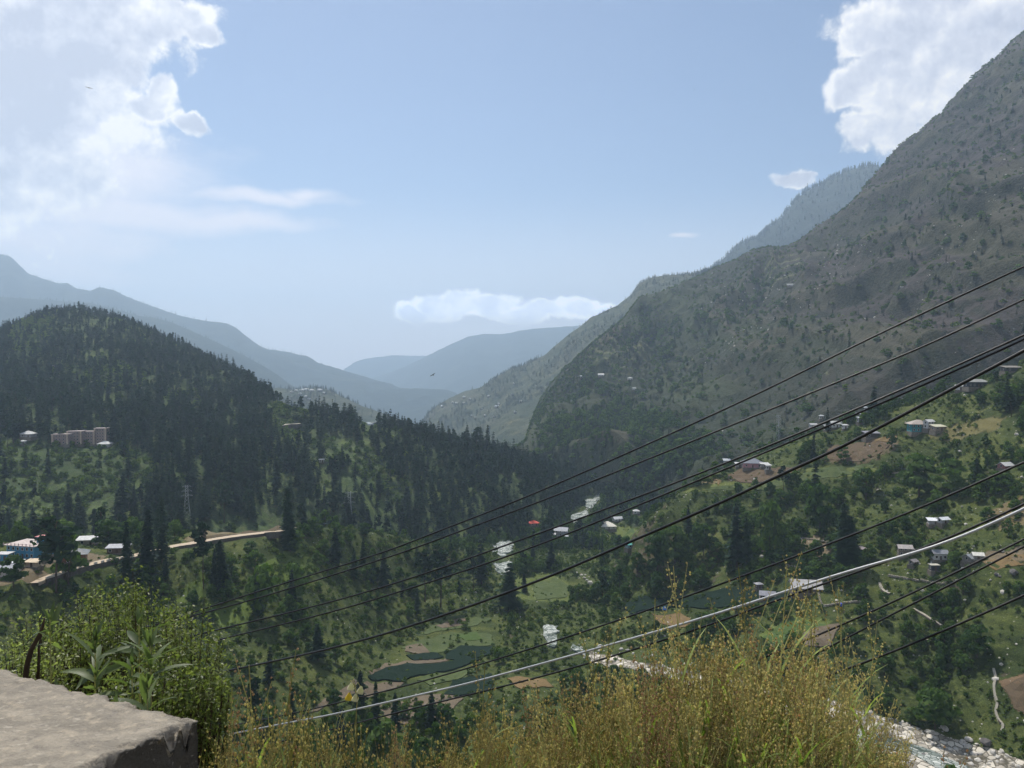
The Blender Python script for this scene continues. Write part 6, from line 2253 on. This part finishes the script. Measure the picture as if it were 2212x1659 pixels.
for k, (pts, dr, dl, dia, lab) in enumerate(CABLES):
    pts = sorted(pts, key=lambda p: -p[0])
    ur, ul = 2212.0, 400.0
    W3 = []
    for u, v in pts:
        f = (u - ul) / (ur - ul)
        inv = (1 / dl) + ((1 / dr) - (1 / dl)) * f
        inv = max(inv, 0.02)
        W3.append(at(u, v, 1 / inv))
    W3 = [W3[0] + (W3[0] - W3[1]) * k for k in (6, 4, 2, 1)] + W3      # on up to the pole outside the picture
    P = smooth_line(W3, 7)
    # even out measuring wobble
    for _ in range(14):
        P = [P[0]] + [(P[i - 1] + P[i] * 2 + P[i + 1]) / 4 for i in range(1, len(P) - 1)] + [P[-1]]
    me = tube_mesh('overhead_cable', P, dia * (0.46 if 'bright bare' in lab else 0.56), MCB if 'bright bare' in lab else MC, 8)
    o = link(bpy.data.objects.new('overhead_cable', me))
    tag(o, lab, 'cable', 'overhead cables strung down the slope')

MBIRD = plain('dark_plumage', (0.02, 0.018, 0.016), 0.8, 0.1)
for (u, v, d, span, label, bank) in ((192, 190, 90, 0.85, 'soaring dark bird in front of the big left cloud', 0.1), (935, 810, 80, 0.62, 'small dark bird gliding before the hazy distant mountain', -0.5), (1500, 193, 260, 0.6, 'speck-like bird high in the blue sky', 0.2)):
    e = empty('flying_bird', at(u, v, d), 0.5)
    e.rotation_euler = (0.15, bank, 0.5)
    tag(e, label, 'bird')
    bd = MB()
    bd.bar((0, -0.26 * span, 0), (0, 0.0, 0.01), 0.03 * span, 6, 0.07 * span)
    bd.bar((0, 0.0, 0.01), (0, 0.24 * span, 0.02), 0.07 * span, 6, 0.02 * span)
    bd.poly([(-0.02, -0.22 * span, 0), (0.02, -0.22 * span, 0), (0.08 * span, -0.40 * span, 0), (-0.08 * span, -0.40 * span, 0)])
    bd.build('body', MBIRD, e)
    for s in (-1, 1):
        wg = MB()
        pr = [(0.03, 0.10, 0.02), (0.25, 0.16, 0.07), (0.50, 0.06, 0.05), (0.44, -0.04, 0.05), (0.22, -0.06, 0.06), (0.03, -0.09, 0.02)]
        top = [(s * x * span, y * span, z * span) for x, y, z in pr]
        wg.poly(top if s > 0 else top[::-1])
        bot = [(p[0], p[1], p[2] - 0.012) for p in top]
        wg.poly(bot[::-1] if s > 0 else bot)
        wg.build('wing', MBIRD, e)

# ================================================================== FOREGROUND
def on_plane(u, v, z):
    d = pix_dir(u, v)
    t = (z - EYE.z) / d.z
    return EYE + d * t


# ---- concrete parapet block with a broken edge
ZT = 0.70
cC = on_plane(419, 1553, ZT)
cB = on_plane(400, 1533, ZT)
cA = on_plane(0, 1439, ZT)
cD = on_plane(175, 1659, ZT)
e1 = (cA - cC).normalized()
e2 = (cD - cC).normalized()
L1, L2 = 2.3, 1.25
n1_, n2_ = 190, 110
A_, B_ = np.meshgrid(np.linspace(0, 1, n1_) ** 1.25 * L1, np.linspace(0, 1, n2_) ** 1.15 * L2, indexing='ij')
rag1 = fbm(A_ * 14, B_ * 0 + 3, 4, 701) * 0.014 + fbm(A_ * 60, B_ * 0, 3, 702) * 0.005
rag2 = fbm(B_ * 14, A_ * 0 + 7, 4, 703) * 0.010
px_ = cC.x + e1.x * A_ + e2.x * B_
py_ = cC.y + e1.y * A_ + e2.y * B_
dn = fbm(px_ * 6, py_ * 6, 3, 704) * 0.003 + fbm(px_ * 60, py_ * 60, 3, 705) * 0.0013
# crumbled front-right edge (B = 0 is the far edge, A = 0 the front edge)
ea = np.clip(1 - A_ / (0.014 + 0.055 * np.clip(fbm(B_ * 7, A_ * 0, 3, 706) + 0.35, 0, 1)), 0, 1)
eb = np.clip(1 - B_ / 0.03, 0, 1)
chips = np.clip(fbm(px_ * 38, py_ * 38, 4, 707) * 1.3 + 0.15, 0, 1)
pz_ = ZT + dn - ea ** 1.2 * (0.003 + 0.075 * chips ** 1.3) - eb ** 1.5 * (0.004 + 0.03 * chips)
out_a = -rag2 * np.exp(-A_ / 0.05)
out_b = -rag1 * np.exp(-B_ / 0.05)
px_ = px_ + e1.x * out_a + e2.x * out_b
py_ = py_ + e1.y * out_a + e2.y * out_b
V = np.stack([px_, py_, pz_], -1).reshape(-1, 3)
ii = np.arange(n1_ - 1)[:, None] * n2_ + np.arange(n2_ - 1)[None, :]
F = [np.stack([ii, ii + n2_, ii + n2_ + 1, ii + 1], -1).reshape(-1, 4)]
# skirts
ringi = [j for j in range(n2_)] + [i * n2_ + n2_ - 1 for i in range(1, n1_)] + [(n1_ - 1) * n2_ + j for j in range(n2_ - 2, -1, -1)] + [i * n2_ for i in range(n1_ - 2, 0, -1)]
R0 = V[ringi]
cen = R0.mean(0)
rows = [R0]
zsteps = [0.015, 0.035, 0.06, 0.09, 0.13, 0.18, 0.24, 0.31, 0.4, 0.52, 0.72]
for zz_ in zsteps:
    q_ = R0.copy()
    q_[:, 2] = np.minimum(R0[:, 2] - 0.002, ZT - zz_) if zz_ < 0.12 else ZT - zz_
    q_[:, 2] = np.minimum(q_[:, 2], rows[-1][:, 2] - 0.002)
    g_ = fbm(R0[:, 0] * 18 + R0[:, 1] * 11, np.full(len(R0), zz_ * 18), 4, 708) * 0.012
    dxy = R0[:, :2] - cen[:2]
    dxy /= np.linalg.norm(dxy, axis=1, keepdims=True)
    q_[:, :2] += dxy * (g_[:, None] - 0.004 + zz_ * 0.03)
    rows.append(q_)
base_n = len(V)
m_ = len(ringi)
V = np.concatenate([V] + rows[1:])
idx_rows = [np.array(ringi)] + [base_n + k * m_ + np.arange(m_) for k in range(len(zsteps))]
for a_, b_ in zip(idx_rows, idx_rows[1:]):
    F.append(np.stack([a_, b_, np.roll(b_, -1), np.roll(a_, -1)], -1))
m, t, out = mat('weathered_concrete')
tc = t.new('ShaderNodeTexCoord')
g = t.new('ShaderNodeNewGeometry')
vec = g.outputs['Position']
sv = t.vmath('MULTIPLY', vec, (1.0, 2.0, 1.0))
na = t.noise(sv, 7, 6, 0.62, 0.4)
nbb = t.noise(vec, 32, 5, 0.6)
ncc = t.noise(vec, 160, 3, 0.6)
c = t.ramp(na, [(0.30, (0.190, 0.170, 0.138)), (0.48, (0.255, 0.228, 0.185)), (0.62, (0.33, 0.292, 0.232)), (0.78, (0.40, 0.352, 0.278))])
c = t.mix(t.math('MULTIPLY', t.smooth(nbb, 0.52, 0.72), 0.55), c, (0.47, 0.40, 0.30))
c = t.mix(t.math('MULTIPLY', t.smooth(nbb, 0.42, 0.30), 0.6), c, (0.18, 0.16, 0.14))
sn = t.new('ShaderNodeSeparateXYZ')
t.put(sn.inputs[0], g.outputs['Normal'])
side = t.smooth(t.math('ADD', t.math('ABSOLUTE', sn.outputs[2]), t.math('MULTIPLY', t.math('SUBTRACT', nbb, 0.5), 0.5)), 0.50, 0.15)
c = t.mix(t.math('MULTIPLY', side, 0.85), c, (0.045, 0.040, 0.034))       # shade of the steep flanks, painted into the concrete colour
c = t.mix(t.math('MULTIPLY', t.smooth(ncc, 0.35, 0.7), 0.35), c, t.vmath('MULTIPLY', c, (0.6, 0.6, 0.6)))
fl = t.noise(t.vmath('MULTIPLY', vec, (0.6, 1.3, 1.0)), 62, 3, 0.5)
c = t.mix(t.math('MULTIPLY', t.smooth(fl, 0.60, 0.72), 0.4), c, (0.54, 0.49, 0.40))
hh = t.math('ADD', nbb, t.math('MULTIPLY', ncc, 0.5))
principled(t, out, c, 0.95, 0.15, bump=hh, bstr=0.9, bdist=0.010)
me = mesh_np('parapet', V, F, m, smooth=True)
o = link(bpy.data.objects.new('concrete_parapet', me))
bm = bmesh.new()
bm.from_mesh(me)
bmesh.ops.recalc_face_normals(bm, faces=bm.faces)
bm.to_mesh(me)
bm.free()
tag(o, 'weathered concrete parapet block with crumbling edge at the bottom left', 'parapet')

# ---- flowering grass and weeds in front
M['seed'] = leaf_mat('seed_heads', (0.38, 0.27, 0.12), (0.76, 0.64, 0.36), 0.5, 0.9, third=(0.68, 0.38, 0.20))
M['seedred'] = leaf_mat('reddish_seed_heads', (0.36, 0.20, 0.12), (0.52, 0.36, 0.22), 0.45, 0.9)
M['stalk'] = leaf_mat('grass_stalks', (0.24, 0.22, 0.09), (0.62, 0.56, 0.30), 0.4, 0.8)
M['blade'] = leaf_mat('grass_blades', (0.14, 0.20, 0.045), (0.40, 0.46, 0.15), 0.45, 0.8)


def weed(seed, red=False, sparse=False, seeds=120, spikes=9, lean=0.06, ss=0.88):
    """one seeding stalk, 1 m tall: returns seeds (V, F) and stem MB and blades"""
    rng = np.random.default_rng(seed)
    mb = MB()
    pts = []
    ax, ay = rng.normal() * lean, rng.normal() * lean
    for i in range(9):
        f = i / 8
        pts.append(Vector((ax * f * f + 0.01 * math.sin(f * 7 + seed), ay * f * f, f)))
    for i in range(8):
        mb.bar(pts[i], pts[i + 1], 0.0035 * (1 - 0.6 * i / 8), 3, 0.0035 * (1 - 0.6 * (i + 1) / 8))
    SV, SF, n0 = [], [], 0

    def oct_(p, s):
        nonlocal n0
        q = rnd_unit(1, rng)[0] * 0.4
        k = n0
        for d in ((s, 0, 0), (0, s, 0), (-s, 0, 0), (0, -s, 0), (0, 0, s * 1.1), (0, 0, -s * 1.1)):
            SV.append((p[0] + d[0] + q[0] * s, p[1] + d[1] + q[1] * s, p[2] + d[2]))
        for a, b in ((0, 1), (1, 2), (2, 3), (3, 0)):
            SF.append((k + a, k + b, k + 4))
            SF.append((k + b, k + a, k + 5))
        n0 += 6
    per = seeds // spikes
    for s in range(spikes):
        f0 = 0.45 + 0.5 * s / spikes
        base = pts[0].lerp(pts[-1], f0)
        base.x = ax * f0 * f0
        base.y = ay * f0 * f0
        th = rng.random() * 6.28
        ln = (0.16 + 0.16 * rng.random()) * (1.1 - 0.5 * s / spikes)
        tip = base + Vector((math.cos(th) * ln * 0.35, math.sin(th) * ln * 0.35, ln))
        mb.bar(base, tip, 0.0018, 3, 0.001)
        for k in range(per):
            f = (k + 0.3) / per
            if sparse and rng.random() < 0.35:
                continue
            p = base.lerp(tip, f)
            r = 0.008
            oct_((p.x + rng.normal() * r, p.y + rng.normal() * r, p.z + rng.normal() * r), (0.0042 + 0.0035 * rng.random()) * ss)
    for k in range(14):
        f = 0.5 + 0.5 * k / 14
        p = pts[-1] * f
        p = Vector((ax * f * f, ay * f * f, f))
        oct_((p.x + rng.normal() * 0.007, p.y + rng.normal() * 0.007, p.z), 0.005 * ss)
    # blades
    BV, BF = [], []
    for k in range(7):
        f = 0.1 + 0.6 * rng.random()
        th = rng.random() * 6.28
        L_ = 0.14 + 0.22 * rng.random()
        w_ = 0.004 + 0.004 * rng.random()
        d = np.array([math.cos(th), math.sin(th)])
        k0 = len(BV)
        for j in range(5):
            g_ = j / 4
            r_ = L_ * (0.55 * g_)
            z = f + L_ * (g_ * 0.9 - 0.35 * g_ * g_)
            ww = w_ * (1 - g_) ** 0.7 + 0.0006
            BV.append((d[0] * r_ - d[1] * ww, d[1] * r_ + d[0] * ww, z))
            BV.append((d[0] * r_ + d[1] * ww, d[1] * r_ - d[0] * ww, z))
        for j in range(4):
            BF.append((k0 + 2 * j, k0 + 2 * j + 1, k0 + 2 * j + 3, k0 + 2 * j + 2))
    return np.array(SV), np.array(SF), mb, np.array(BV), np.array(BF)


def weed_object(name, seed, red=False, **kw):
    SV, SF, mb, BV, BF = weed(seed, red, **kw)
    tv = np.array(mb.v)
    tq = np.array([f for f in mb.f if len(f) == 4])
    tt_ = np.array([f for f in mb.f if len(f) == 3])
    V = np.concatenate([SV, tv, BV])
    me = mesh_np(name, V, [SF, tq + len(SV), tt_ + len(SV), BF + len(SV) + len(tv)], [M['seedred' if red else 'seed'], M['stalk'], M['blade']],
                 midx=np.concatenate([np.zeros(len(SF)), np.ones(len(tq) + len(tt_)), np.full(len(BF), 2)]))
    return bpy.data.objects.new(name, me)


def tuft_object(name, seed, n=26):
    rng = np.random.default_rng(seed)
    BV, BF = [], []
    for k in range(n):
        th = rng.random() * 6.28
        L_ = 0.5 + 0.5 * rng.random()
        w_ = 0.005 + 0.004 * rng.random()
        d = np.array([math.cos(th), math.sin(th)])
        o_ = rng.normal(size=2) * 0.05
        sp = 0.12 + 0.35 * rng.random()
        k0 = len(BV)
        for j in range(6):
            g_ = j / 5
            r_ = L_ * sp * g_ * g_
            z = L_ * g_ * (1 - 0.18 * g_)
            ww = w_ * (1 - g_) ** 0.6 + 0.0006
            BV.append((o_[0] + d[0] * r_ - d[1] * ww, o_[1] + d[1] * r_ + d[0] * ww, z))
            BV.append((o_[0] + d[0] * r_ + d[1] * ww, o_[1] + d[1] * r_ - d[0] * ww, z))
        for j in range(5):
            BF.append((k0 + 2 * j, k0 + 2 * j + 1, k0 + 2 * j + 3, k0 + 2 * j + 2))
    return bpy.data.objects.new(name, mesh_np(name, np.array(BV), np.array(BF), M['blade']))


ENV_U = [430, 480, 560, 640, 720, 800, 900, 1000, 1100, 1200, 1350, 1450, 1550, 1620, 1680, 1750, 1820, 1880, 1920, 1960, 2000]
ENV_V = [1640, 1560, 1530, 1545, 1560, 1585, 1570, 1548, 1528, 1495, 1425, 1392, 1372, 1362, 1382, 1402, 1440, 1495, 1560, 1610, 1670]


def grow_points(n, y0, y1, below=(0, 150), hmin=0.35, hmax=1.35, bias=1.6):
    P, H = [], []
    while len(P) < n:
        y = RNG.uniform(y0, y1)
        u = RNG.uniform(425, 1985)
        v = np.interp(u, ENV_U, ENV_V) + below[0] + (below[1] - below[0]) * RNG.random() ** bias
        q_ = at(float(u), float(v), float(y))
        zb = near_z(q_.x, y)
        h = q_.z - zb
        if h < hmin or h > hmax:
            if h < hmin:
                n -= 1
            continue
        P.append((q_.x, y, zb))
        H.append(h)
    return np.array(P), np.array(H)


WEEDS = [weed_object('seeding_weed', 720 + i) for i in range(5)] + [weed_object('seeding_weed', 730 + i, True) for i in range(1)] + [weed_object('seeding_weed', 735 + i, sparse=True, seeds=80) for i in range(3)]
TUFTS = [tuft_object('tuft', 740 + i) for i in range(4)]
P, H = grow_points(1250, 2.15, 3.05, (0, 230), 0.35, 1.5, 0.9)
lf = np.clip((P[:, 0] / P[:, 1] * FPX + CU - 750) / 500, 0, 1)
keep = (RNG.random(len(P)) < 0.12 + 0.88 * lf)
mass('seeding_grass', P[keep], H[keep], WEEDS, np.full(int(keep.sum()), 0.85), 0.09)
keep2 = ~keep & (RNG.random(len(P)) < 0.6)
mass('sparse_grass', P[keep2], H[keep2], WEEDS[6:], np.full(int(keep2.sum()), 0.8), 0.09)
P, H = grow_points(950, 2.1, 3.05, (40, 300), 0.3, 1.5, 0.8)
mass('green_grass', P, H * 0.98, TUFTS, np.full(len(P), 0.8), 0.08)

# stalks that stand clear of the rest, one by one
st_red = (554, 1432), (612, 1440), (575, 1462)
ST = [(554, 1432, 2.7, 'reddish seed stalk rising left of centre above the grass', True), (612, 1440, 2.7, 'second reddish seed stalk, just right of the first', True), (500, 1470, 2.6, 'rusty stalk beside the leafy bush', True),
      (1480, 1222, 2.5, 'lone tall seed stalk against the netted field', False), (1397, 1300, 2.55, 'seed stalk left of the lone tallest ones, before the river trees', False), (1636, 1228, 2.5, 'tall orange seed stalk, left one of the highest pair', False),
      (1669, 1218, 2.55, 'tallest orange seed stalk reaching the bright cable', False), (1708, 1262, 2.6, 'seed stalk just right of the highest pair', False), (1763, 1268, 2.6, 'seed stalk before the slab-roofed farmhouse yard', False),
      (1833, 1268, 2.5, 'slim seed stalk over the stone-walled yard', False), (1886, 1340, 2.45, 'bent seed stalk at the right end of the grass', False), (1850, 1400, 2.5, 'short seed stalk at the right end of the grass', False),
      (1560, 1275, 2.6, 'seed stalk between the lone one and the highest pair', False), (1300, 1365, 2.6, 'thin seed stalk over the white boulders by the river', False), (1015, 1425, 2.6, 'thin stalk rising over the netted plots', False), (1240, 1372, 2.55, 'seed stalk in front of the white rapids', False)]
for k, (u, v, y, lab, red) in enumerate(ST):
    tip = at(u, v, y)
    zb = near_z(tip.x, y)
    h = tip.z - zb
    rng = np.random.default_rng(800 + k)
    SV, SF, mb, BV, BF = weed(820 + k, red, seeds=120, spikes=6, lean=0.03, ss=0.58)
    e = empty('seed_stalk', (tip.x, y, zb))
    e.scale = (h, h, h)
    e.rotation_euler = (RNG.normal() * 0.02, RNG.normal() * 0.02, RNG.random() * 6)
    tag(e, lab, 'seed stalk', 'seed stalks standing above the grass')
    mb.build('stem', M['stalk'], e)
    tag(link(bpy.data.objects.new('seed_head', mesh_np('seed_head', SV, SF, M['seedred' if red else 'seed'])), e), kind='stuff')
    tag(link(bpy.data.objects.new('blades', mesh_np('blades', BV, BF, M['blade'])), e), kind='stuff')

# ---- small-leaved bushes beyond the parapet
M['gloss'] = leaf_mat('glossy_small_leaves', (0.080, 0.105, 0.032), (0.29, 0.32, 0.12), 0.45, 3.0, rough=0.42, spec=0.3, third=(0.48, 0.50, 0.28))
M['broadleaf'] = leaf_mat('large_leaves', (0.055, 0.085, 0.03), (0.16, 0.20, 0.085), 0.42, 4.0, rough=0.5, spec=0.35)
M['drydark'] = plain('dark_twig', (0.085, 0.060, 0.042), 0.9, 0.1, scale=20)


def leaf_quads(C, N, size, rng):
    """small oval leaves (six corners, folded) at C, facing roughly N"""
    n = len(C)
    t = rnd_unit(n, rng)
    a = np.cross(N, t)
    a /= np.maximum(np.linalg.norm(a, axis=1, keepdims=True), 1e-6)
    b = np.cross(N, a)
    s = size[:, None]
    pts = [C - a * s, C - a * s * 0.3 + b * s * 0.42, C + a * s * 0.45 + b * s * 0.36, C + a * s, C + a * s * 0.45 - b * s * 0.36 + N * s * 0.12, C - a * s * 0.3 - b * s * 0.42 + N * s * 0.12]
    V = np.stack(pts, 1).reshape(-1, 3)
    k = np.arange(n)[:, None] * 6
    F = np.concatenate([k + np.array([[0, 1, 2, 3]]), k + np.array([[0, 3, 4, 5]])])
    return V, F


BUSH = [(292, 1395, 92, 145, 4.3, 5200, 'tall small-leaved bush behind the large-leaved plants'), (398, 1415, 78, 120, 4.1, 4200, 'glossy small-leaved bush hiding the ends of the cables'), (430, 1525, 64, 85, 3.6, 3000, 'bright small-leaved bush touching the grass, right of the parapet corner'),
        (170, 1440, 95, 92, 4.2, 3400, 'small-leaved bush in the middle behind the parapet'), (340, 1500, 110, 75, 3.5, 3600, 'low small-leaved bush right behind the parapet corner'), (40, 1450, 90, 60, 3.9, 2400, 'low bush at the left frame edge behind the parapet'), (215, 1345, 80, 75, 4.6, 2800, 'feathery small-leaved bush behind the large-leaved plants, left of the tallest one'),
        (110, 1400, 80, 70, 4.4, 2200, 'feathery small-leaved bush around the leaning dark trunk')]
for k, (u, v, ru, rv, y, n, lab) in enumerate(BUSH):
    rng = np.random.default_rng(900 + k)
    c = at(u, v, y)
    rx, rz = ru / FPX * y, rv / FPX * y
    zb = near_z(c.x, y) - 0.1
    e = empty('small_leaved_bush', (c.x, y, zb))
    tag(e, lab, 'bush', 'small-leaved bushes behind the parapet')
    cz = c.z - zb
    # twigs fan out from the foot; leaves sit in sprays along them
    mb = MB()
    CC, NN = [], []
    nt_ = 85
    for i in range(nt_):
        d = rnd_unit(1, rng)[0]
        tip = Vector((d[0] * rx * 1.05, d[1] * rx * 0.9, cz + abs(d[2]) ** 0.7 * np.sign(d[2] + 0.25) * rz * (0.75 + 0.4 * rng.random())))
        st_ = Vector((d[0] * rx * 0.2, d[1] * rx * 0.2, max(0.1, cz - rz * 1.1) * (0.6 + 0.4 * rng.random())))
        mid_ = st_.lerp(tip, 0.5) + Vector((d[0] * rx * 0.15, d[1] * rx * 0.15, 0.03))
        mb.bar(st_, mid_, 0.004, 3, 0.003)
        mb.bar(mid_, tip, 0.003, 3, 0.001)
        m_ = n // nt_
        f = rng.random(m_) ** 0.6
        base = np.array([(mid_ * (1 - x) + tip * x)[:] for x in f])
        CC.append(base + rng.normal(size=(m_, 3)) * rx * 0.13)
        NN.append(rnd_unit(m_, rng) + np.array([0.1, -0.2, 0.6]))
    mb.bar((0, 0, 0), (0, 0, max(0.2, cz - rz * 0.9)), 0.02, 6, 0.012)
    CC = np.concatenate(CC)
    NN = np.concatenate(NN)
    NN /= np.linalg.norm(NN, axis=1, keepdims=True)
    Vq, Fq = leaf_quads(CC, NN, 0.0075 + 0.0055 * rng.random(len(CC)), rng)
    o = link(bpy.data.objects.new('foliage', mesh_np('foliage', Vq, Fq, M['gloss'])), e)
    tag(o, kind='stuff')
    mb.build('twigs', M['drydark'], e)


def lance_leaf(name, mname, n=8, w=0.16, droop=0.35, fold=0.25):
    V, F = [], []
    for i in range(n + 1):
        f = i / n
        ww = w * math.sin(math.pi * min(1, f * 0.94 + 0.06)) ** 0.8 * (1.15 - 0.45 * f)
        x = f
        z = 0.10 * f - droop * f * f
        V += [(x, -ww, z + ww * fold), (x, 0, z - 0.003), (x, ww, z + ww * fold)]
        if i:
            k = 3 * (i - 1)
            F += [(k, k + 3, k + 4, k + 1), (k + 1, k + 4, k + 5, k + 2)]
    me = bpy.data.meshes.new(name)
    me.from_pydata(V, [], F)
    me.materials.append(M[mname])
    for p in me.polygons:
        p.use_smooth = True
    return me


LEAF = [lance_leaf('leaf', 'broadleaf', 8, 0.085 + 0.018 * i, 0.15 + 0.15 * i) for i in range(3)]
PLANTS = [(205, 1372, 3.0, 8, 0.16, 'large-leaved plant in the middle, spreading broad pale leaves'), (300, 1338, 3.1, 8, 0.15, 'highest large-leaved shoot against the small-leaved bush'), 
          (325, 1388, 2.9, 8, 0.17, 'large-leaved shoot with one long leaf pointing right'), (205, 1448, 2.75, 7, 0.13, 'drooping large-leaved shoot low behind the parapet'), (125, 1505, 2.6, 7, 0.13, 'upright leaves just over the parapet edge'),
          (318, 1478, 2.65, 8, 0.13, 'star-shaped large-leaved shoot behind the parapet corner'), (250, 1520, 2.5, 7, 0.10, 'small large-leaved shoot right at the parapet edge below the star-shaped one'),
          (50, 1500, 2.7, 6, 0.10, 'low leafy shoot at the parapet edge near the left frame border'), (108, 1328, 3.3, 6, 0.13, 'leafy shoot on top of the leaning dark trunk'), (285, 1425, 2.8, 6, 0.12, 'large-leaved shoot between the middle plant and the star-shaped one')]
for k, (u, v, y, nl, L_, lab) in enumerate(PLANTS):
    rng = np.random.default_rng(960 + k)
    c = at(u, v + 12, y)
    zb = min(near_z(c.x, y), c.z - 0.3)
    e = empty('large_leaved_plant', (c.x, y, zb))
    tag(e, lab, 'leafy plant', 'large-leaved plants behind the parapet')
    hgt = c.z - zb
    mb = MB()
    mb.bar((0.03, 0, 0), (0, 0, hgt * 0.5), 0.006, 5, 0.005)
    mb.bar((0, 0, hgt * 0.5), (0, 0, hgt + 0.02), 0.005, 5, 0.002)
    mb.build('stem', M['stalk'], e)
    th0 = rng.random() * 6.28
    for i in range(nl + 4):
        lvl = i // 2
        o = link(bpy.data.objects.new('leaf', LEAF[int(rng.integers(0, 3))]), e)
        th = th0 + (i % 2) * math.pi + lvl * 1.45 + rng.normal() * 0.15
        up = -0.95 + 0.28 * lvl * 0.6
        s = L_ * (1.0 - 0.02 * lvl) * (0.75 + 0.4 * rng.random())
        if lvl >= 4:
            s *= 0.6
            up = -1.15
        o.location = (0, 0, hgt - 0.02 - 0.028 * max(0, (nl + 4) // 2 - lvl - 2) if lvl < 4 else hgt)
        o.rotation_euler = (rng.normal() * 0.45, -0.20 - 0.26 * lvl + rng.normal() * 0.28, th)
        o.scale = (s, s, s)

# leaning dark trunk with twigs left of the leaves
e = empty('leaning_trunk', at(60, 1455, 3.5))
b0 = e.location.copy()
tag(e, 'dark leaning stump with dry twigs behind the parapet at the left', 'stump')
T = [at(a, b, 3.5) - b0 for a, b in ((52, 1490), (58, 1440), (67, 1405), (84, 1374), (93, 1352), (96, 1335))]
link(bpy.data.objects.new('trunk', tube_mesh('trunk', T, [0.013, 0.012, 0.011, 0.009, 0.006, 0.003], M['drydark'], 8)), e)
T2 = [at(a, b, 3.52) - b0 for a, b in ((82, 1470), (84, 1430), (84, 1400), (90, 1366))]
link(bpy.data.objects.new('branch', tube_mesh('branch', T2, [0.007, 0.006, 0.005, 0.004], M['drydark'], 7)), e)

# flowering plant with hanging pale bells
MFL = leaf_mat('pale_petals', (0.55, 0.50, 0.40), (0.72, 0.66, 0.55), 0.4, 3.0)
MFY = leaf_mat('yellow_petals', (0.60, 0.42, 0.05), (0.75, 0.55, 0.08), 0.4, 3.0)
yf = 2.9
e = empty('bell_flower_plant', at(770, 1640, yf))
b0 = e.location.copy()
tag(e, 'weed with hanging pale bell flowers and a yellow one, left of centre in the grass', 'flowering plant')
T = [at(a, b, yf) - b0 for a, b in ((770, 1640), (768, 1563), (772, 1507), (766, 1480), (757, 1470))]
link(bpy.data.objects.new('stem', tube_mesh('stem', T, [0.005, 0.004, 0.003, 0.002, 0.002], M['stalk'], 6)), e)
for (a, b, mm) in ((759, 1480, MFL), (779, 1488, MFL), (754, 1502, MFY), (768, 1504, MFL)):
    mb = MB()
    n = 8
    k0 = 0
    prof = [(0.001, 0.012), (0.006, 0.006), (0.009, -0.004), (0.014, -0.014)]
    for r_, z_ in prof:
        for i in range(n):
            t_ = 6.283 * i / n
            mb.v.append((math.cos(t_) * r_ * (1.15 if i % 2 else 0.9), math.sin(t_) * r_ * (1.15 if i % 2 else 0.9), z_))
    for j in range(3):
        for i in range(n):
            mb.f.append((j * n + i, j * n + (i + 1) % n, (j + 1) * n + (i + 1) % n, (j + 1) * n + i))
    o = mb.build('flower', mm, e)
    o.location = at(a, b, yf) - b0
    o.rotation_euler = (0.3, 0.2, 0)
    T = [at(a, b - 4, yf) - b0, at((a + 767) / 2, b - 14, yf) - b0, at(767, 1482, yf) - b0]
    link(bpy.data.objects.new('flower_stalk', tube_mesh('flower_stalk', T, 0.0012, M['stalk'], 4)), e)

# ================================================================== HAZE
hz = MB()
hz.box(0, 7750 - 40, 290, 40000, 15580, 2000)
m, t, out = mat('haze_air')
pv = t.new('ShaderNodeVolumePrincipled')
pv.inputs['Color'].default_value = (0.62, 0.80, 1.0, 1)
pv.inputs['Density'].default_value = 1.12e-4
pv.inputs['Anisotropy'].default_value = 0.35
t.l.new(pv.outputs[0], out.inputs['Volume'])
o = hz.build('haze', m)
tag(o, kind='stuff')
